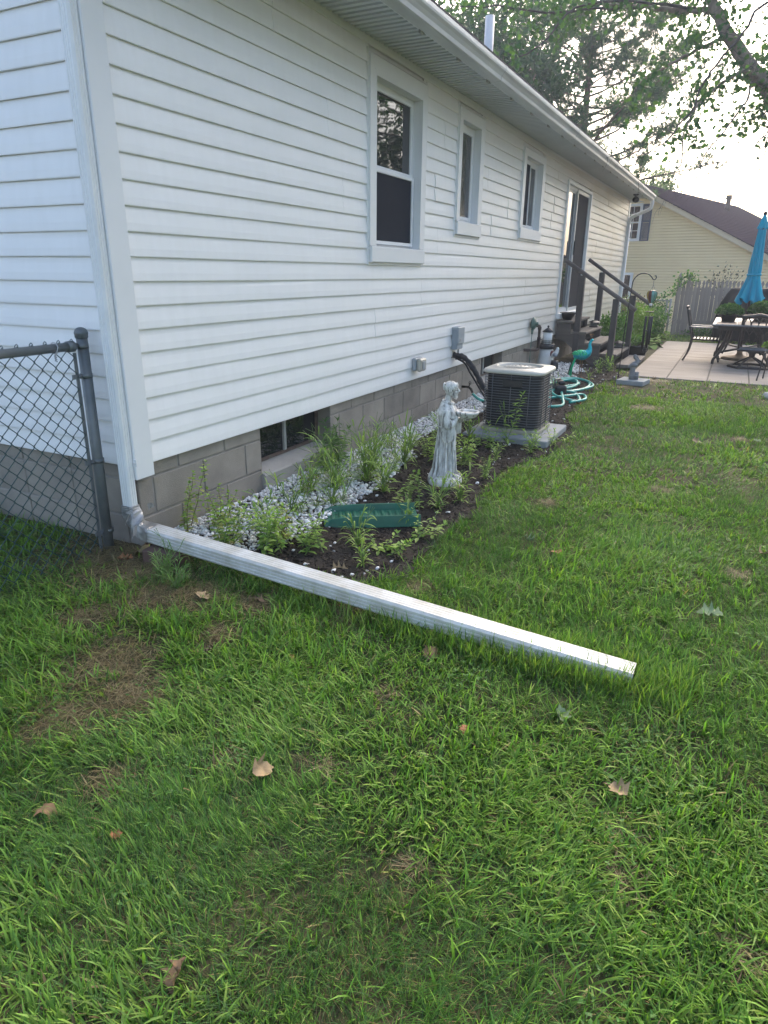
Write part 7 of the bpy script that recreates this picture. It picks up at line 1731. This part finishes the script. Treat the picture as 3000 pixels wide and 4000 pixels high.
LW = [(0.30, -0.08, .34, 3, .030, .75, OX, True, 'tall thin weed with small round leaves against the block wall near the corner'),
      (0.36, -0.22, .24, 6, .032, .70, OX, True, 'bushy round leaved weed between the pipe and the block wall'),
      (0.20, -0.42, .20, 8, .036, .62, OX, False, 'bushy green weed right behind the taped end of the pipe'),
      (0.28, -0.60, .22, 9, .040, .55, WG, False, 'wide bushy weed behind the pipe at the gravel edge'),
      (0.42, -0.62, .20, 8, .034, .62, OX, True, 'reddish stemmed weed patch at the front of the gravel'),
      (0.45, -0.78, .16, 7, .045, .42, WG, False, 'low leafy weed on the mulch just behind the pipe'),
      (1.72, -0.12, .30, 5, .075, .22, DK, False, 'dark drooping leafed weed beside the basement window sill'),
      (1.95, -0.10, .32, 5, .080, .22, DK, False, 'dark long leafed weed at the right of the basement window'),
      (1.34, -0.98, .24, 4, .030, .85, [(0.20, 0.31, 0.06), (0.25, 0.33, 0.09), (0.16, 0.27, 0.05)], False, 'yellow green round leaved weed over the green splash block'),
      (2.36, -0.74, .24, 6, .050, .30, WG, False, 'leafy weed just left of the statue'), (2.42, -0.95, .22, 6, .05, .32, WG, False, 'leafy weed behind the statue at its right'),
      (3.08, -0.95, .20, 4, .055, .30, WG, False, 'leafy weed in front of the left corner of the air conditioner pad'), (3.26, -1.13, .40, 1, .075, .30, WG, False, 'single tall leafy weed before the air conditioner grille'),
      (3.30, -1.33, .18, 3, .05, .32, WG, False, 'low leafy weed at the front corner of the air conditioner pad'), (0.62, -1.16, .10, 5, .04, .5, WG, False, 'low weed on the mulch between pipe and splash block'),
      (0.95, -1.25, .10, 4, .04, .5, WG, False, 'low weed at the near end of the splash block'), (3.52, -1.44, .15, 4, .045, .35, WG, False, 'low leafy weed at the lawn edge of the air conditioner pad')]
for i, (x, y, h, ns, ls, lw, cols, red, lab) in enumerate(LW): leafy_weed(lab, x, y, h*1.1, 100+i, max(1, int(ns*1.1)), ls*1.2, lw, cols=cols, red=red, whorl=2 if ls > .06 else 3)
GW = [(0.80, -0.42, .26, 5, 'grassy weed sprouting from the white gravel before the basement window'), (1.05, -0.55, .30, 6, 'grassy weed in the gravel left of the splash block'), (1.40, -0.36, .34, 8, 'dense grassy weed in the gravel right of the window sill'),
      (1.62, -0.50, .36, 10, 'tallest dense grassy weed clump in the middle of the gravel'), (1.85, -0.44, .32, 9, 'dense grassy weed clump near the statue side of the gravel'), (1.50, -0.70, .26, 6, 'grassy weed behind the splash block'), (2.15, -0.55, .28, 7, 'grassy weed between gravel and statue'),
      (2.55, -0.42, .24, 6, 'grassy weed behind the statue near the wall'), (2.60, -0.72, .30, 9, 'grassy weed clump at the right of the statue'), (2.85, -0.62, .26, 8, 'grassy weed clump between statue and air conditioner'), (1.42, -1.14, .20, 5, 'arching grassy weed at the far end of the splash block'),
      (1.62, -1.22, .18, 5, 'arching grassy weed in front of the statue paver'), (1.05, -1.10, .15, 4, 'small grassy weed along the splash block side'), (0.62, -0.98, .18, 5, 'grassy weed on the mulch behind the pipe'), (0.42, -1.12, .15, 4, 'small grassy weed on the mulch close to the pipe'), (2.20, -1.20, .13, 4, 'small grassy weed on the mulch right of the paver'),
      (2.75, -1.10, .13, 4, 'small grassy weed on the mulch before the air conditioner'), (3.12, -1.30, .16, 5, 'arching grassy weed on the mulch by the pad'), (3.18, -0.72, .24, 7, 'grassy weed at the left edge of the air conditioner pad'), (1.20, -0.30, .22, 4, 'thin grassy weed below the basement window sill'), (0.55, -0.40, .20, 4, 'thin grassy weed in the gravel near the corner'),
      (3.34, -1.02, .30, 2, 'thin seeding grass before the air conditioner'), (7.6, -0.95, .14, 4, 'small grassy weed by the peacock feet'), (8.75, -1.05, .22, 7, 'grass tuft at the foot of the near stair post'), (8.4, -0.95, .20, 7, 'grass tuft left of the near stair post'), (6.5, -0.72, .16, 5, 'grassy weed growing through the hose coils')]
for i, (x, y, h, ns, lab) in enumerate(GW): grassy_weed(lab, x, y, h*1.05, 200+i, int(ns*(2.3 if 1.2 < x < 2.4 else 1.7)), .6, .0115 if x < 4 else .014)
rg = np.random.default_rng(15)
for i in range(16):
    x = rg.uniform(.35, 2.6); y = rg.uniform(-.60, -.16)
    if i % 2: leafy_weed('thin pale green sprout growing among the white gravel stones', x, y, rg.uniform(.08, .20), 600+i, rg.integers(2, 5), rg.uniform(.022, .04), rg.uniform(.35, .8), 'sprouts in the gravel', OX, bool(i % 4 == 1), None, 3, .06)
    else: grassy_weed('thin pale grass sprout growing among the white gravel stones', x, y, rg.uniform(.14, .28), 620+i, rg.integers(3, 6), .7, .006, 'grass sprouts in the gravel', True, [(0.27, 0.38, 0.10), (0.33, 0.36, 0.14), (0.21, 0.33, 0.08)])
# lush tuft of long grass in front of the brick and the wiry clump at the lawn edge
LG = [(0.15, 0.28, 0.06), (0.11, 0.23, 0.05), (0.18, 0.31, 0.075)]
for (x, y, h, ns, lab, sd) in ((-0.24, -0.36, .15, 22, 'lush tuft of long lawn grass in front of the brick', 301), (-0.30, -0.50, .13, 16, 'smaller tuft of long grass below the brick', 302), (-0.13, -0.30, .17, 3, 'thin seeding grass stalks in front of the pipe start', 303)):
    grassy_weed(lab, x, y, h, sd, ns, .75, .005, 'grass tufts by the brick', sd == 303, LG, float(gz(x, y)))
# ground cover behind the chain link fence
rg = np.random.default_rng(9)
for i in range(15):
    x = -rg.uniform(0.12, 1.2); y = rg.uniform(.30, 1.6)
    leafy_weed('low dark green weed in the shaded patch behind the chain link fence', x, y, rg.uniform(.10, .20), 400+i, 6, .06, .55, 'shaded weeds behind the fence', DK, False, float(gz(x, y)), 3, .14)
# ================================================================== fallen leaves
def dead_leaf(label, x, y, size, col, seed, kind='oak', tilt=.35, lift=.03, rotz_=None, zz=None):
    size *= .70; lift *= .5
    rg = np.random.default_rng(seed); O = OAK.copy() if kind == 'oak' else np.array([(0, 0), (.16, .06), (.46, .10), (.30, .26), (.52, .52), (.28, .52), (.22, .68), (.10, .72), (0, 1), (-.10, .72), (-.22, .68), (-.28, .52), (-.52, .52), (-.30, .26), (-.46, .10), (-.16, .06)])
    k = len(O); b = MB(); V = []; rings_ = [1.0, .6, .25]; c0 = np.array([0, .45])
    cu = rg.uniform(.9, 2.0)*(1 if rg.random() < .75 else -1); cv = rg.uniform(-.6, .6)
    def P(q): return (q[0]*size*(1-.25*abs(cu)*abs(q[0])), (q[1]-.45)*size, size*(cu*q[0]**2+cv*(q[1]-.45)**2+.05*math.sin(9*q[0]+seed)+.04*math.sin(11*q[1])))
    for s in rings_: V += [P(c0+(q-c0)*s) for q in O]
    V.append(P(c0)); F = []
    for r in range(2): F += [(r*k+i, r*k+(i+1) % k, (r+1)*k+(i+1) % k, (r+1)*k+i) for i in range(k)]
    F += [(2*k+i, 2*k+(i+1) % k, 3*k) for i in range(k)]
    b.add(V, F, True); st = [(0, -.45*size, 0), (.02*size, -.62*size, .02*size), (.0, -.80*size, .06*size)]
    me = b.mesh('fallen_leaf', recalc=False); me.materials.append(MAT[col]); o = bpy.data.objects.new('fallen_leaf', me); COL.objects.link(o)
    zb = float(gz(x, y)) if zz is None else zz
    o.location = (x, y, zb+lift); o.rotation_euler = (rg.uniform(-tilt, tilt), rg.uniform(-tilt, tilt), rg.uniform(0, 6.28) if rotz_ is None else rotz_)
    return setp(o, label, 'leaf', 'fallen leaves')
def deadmat(name, c1, c2):
    m, nt, b = _nodes(name); b.inputs['Roughness'].default_value = .75
    nt.links.new(ramp(nt, noise(nt, 40, 5, .65), [(.3, c1), (.7, c2)]), b.inputs['Base Color']); bump(nt, b, noise(nt, 70, 3, .6), .4, .002)
deadmat('leaf_brown', (0.13, 0.075, 0.035), (0.23, 0.14, 0.07)); deadmat('leaf_tan', (0.20, 0.14, 0.07), (0.34, 0.245, 0.13)); deadmat('leaf_rust', (0.20, 0.075, 0.025), (0.28, 0.12, 0.04)); deadmat('leaf_pale_green', (0.15, 0.21, 0.10), (0.22, 0.28, 0.14)); deadmat('leaf_olive', (0.19, 0.155, 0.07), (0.27, 0.22, 0.11)); deadmat('leaf_dark', (0.055, 0.036, 0.022), (0.10, 0.065, 0.04))
LV = [(-0.06, -0.06, .20, 'leaf_olive', 'maple', 'big curled olive brown leaf at the foot of the fence post', .3, .07), (-0.02, -0.16, .14, 'leaf_brown', 'oak', 'brown leaf beside the brick at the fence post', .3, .03), (-0.16, -0.02, .13, 'leaf_rust', 'oak', 'reddish brown leaf on the straw by the fence post', .3, .02), (0.02, -0.02, .12, 'leaf_dark', 'oak', 'dark dry leaf below the taped elbow', .3, .03),
      (-0.32, -0.68, .13, 'leaf_tan', 'oak', 'tan oak leaf lying on the bare soil left of the pipe', .3, .04), (-0.20, -0.90, .10, 'leaf_brown', 'oak', 'small brown leaf on the bare patch below the pipe', .3, .03), (0.0, -1.10, .09, 'leaf_brown', 'oak', 'small brown leaf tucked under the edge of the pipe', .4, .03), (0.30, -1.05, .15, 'leaf_tan', 'oak', 'tan oak leaf on the dark mulch just behind the pipe', .3, .03),
      (1.13, -1.82, .12, 'leaf_pale_green', 'oak', 'pale green oak leaf on the lawn right of the bed', .4, .06), (1.05, -2.0, .12, 'leaf_rust', 'oak', 'rust red oak leaf on the lawn right of the bed', .4, .05), (0.64, -2.79, .16, 'leaf_pale_green', 'oak', 'large pale green oak leaf on the lawn at the right', .25, .06), (-0.11, -1.72, .13, 'leaf_brown', 'oak', 'upright twisted brown leaf below the middle of the pipe', 1.0, .05),
      (-0.24, -1.79, .15, 'leaf_brown', 'maple', 'large brown leaf lying below the middle of the pipe', .5, .05), (-0.65, -0.99, .09, 'leaf_dark', 'oak', 'small dark leaf on the lawn left of the bare patch', .5, .04), (-0.52, -1.31, .07, 'leaf_rust', 'oak', 'small orange leaf on the lawn below the pipe', .5, .05), (-0.41, -2.35, .10, 'leaf_pale_green', 'maple', 'pale grey green leaf deep in the grass at right centre', .4, .05), (-0.64, -2.08, .06, 'leaf_rust', 'oak', 'tiny orange leaf in the grass at centre', .5, .06),
      (-1.12, -1.61, .13, 'leaf_tan', 'maple', 'curled tan leaf standing in the grass left of centre', .5, .07), (-1.53, -1.16, .10, 'leaf_brown', 'maple', 'brown maple leaf in the grass at the left edge', .4, .07), (-0.70, -2.58, .11, 'leaf_tan', 'maple', 'pale tan maple leaf in the grass at the right', .35, .08), (-1.71, -1.81, .11, 'leaf_brown', 'oak', 'folded brown leaf in the grass near the bottom', 1.1, .06),
      (1.55, -3.02, .12, 'leaf_tan', 'maple', 'tan leaf on the lawn at the right edge', .4, .05), (4.2, -2.55, .13, 'leaf_tan', 'maple', 'tan leaf far out on the lawn toward the patio', .4, .06), (2.03, -1.26, .10, 'leaf_tan', 'oak', 'tan leaf on the mulch right of the statue', .4, .03), (4.53, -3.05, .12, 'leaf_pale_green', 'oak', 'pale green leaf on the far lawn at the right edge', .4, .06), (5.62, -1.2, .12, 'leaf_rust', 'maple', 'orange leaf beside the hose coils', .4, .04), (2.62, -1.0, .12, 'leaf_tan', 'oak', 'yellow tan leaf on the mulch behind the statue', .3, .03), (0.58, -1.26, .11, 'leaf_tan', 'oak', 'tan leaf on the mulch before the splash block', .3, .03),
      (8.2, -1.78, .12, 'leaf_tan', 'maple', 'tan leaf on bare soil by the pelican slab', .3, .03), (-1.50, -1.40, .05, 'leaf_rust', 'oak', 'tiny rust leaf in the grass at the lower left', .6, .06)]
for i, (x, y, s, c, k, lab, tl, lf) in enumerate(LV): dead_leaf(lab, x, y, s, c, 500+i, k, tl, lf)
# ================================================================== lens flare over the trees, imitated by an added haze
m = bpy.data.materials.new('haze_air'); m.use_nodes = True; MAT['haze_air'] = m
_n = m.node_tree; _n.nodes.clear(); _o = _n.nodes.new('ShaderNodeOutputMaterial'); _v = _n.nodes.new('ShaderNodeVolumePrincipled')
_v.inputs['Color'].default_value = (0.86, 0.91, 1.0, 1); _v.inputs['Density'].default_value = 0.0028; _v.inputs['Anisotropy'].default_value = 0.2
_n.links.new(_v.outputs[0], _o.inputs['Volume'])
mb = MB(); mb.box((-215, -235, -2.6), (275, 215, 21)); mb.build('haze', 'haze_air', None, label='thin evening haze over the yard', kind='stuff')
bpy.context.view_layer.update()
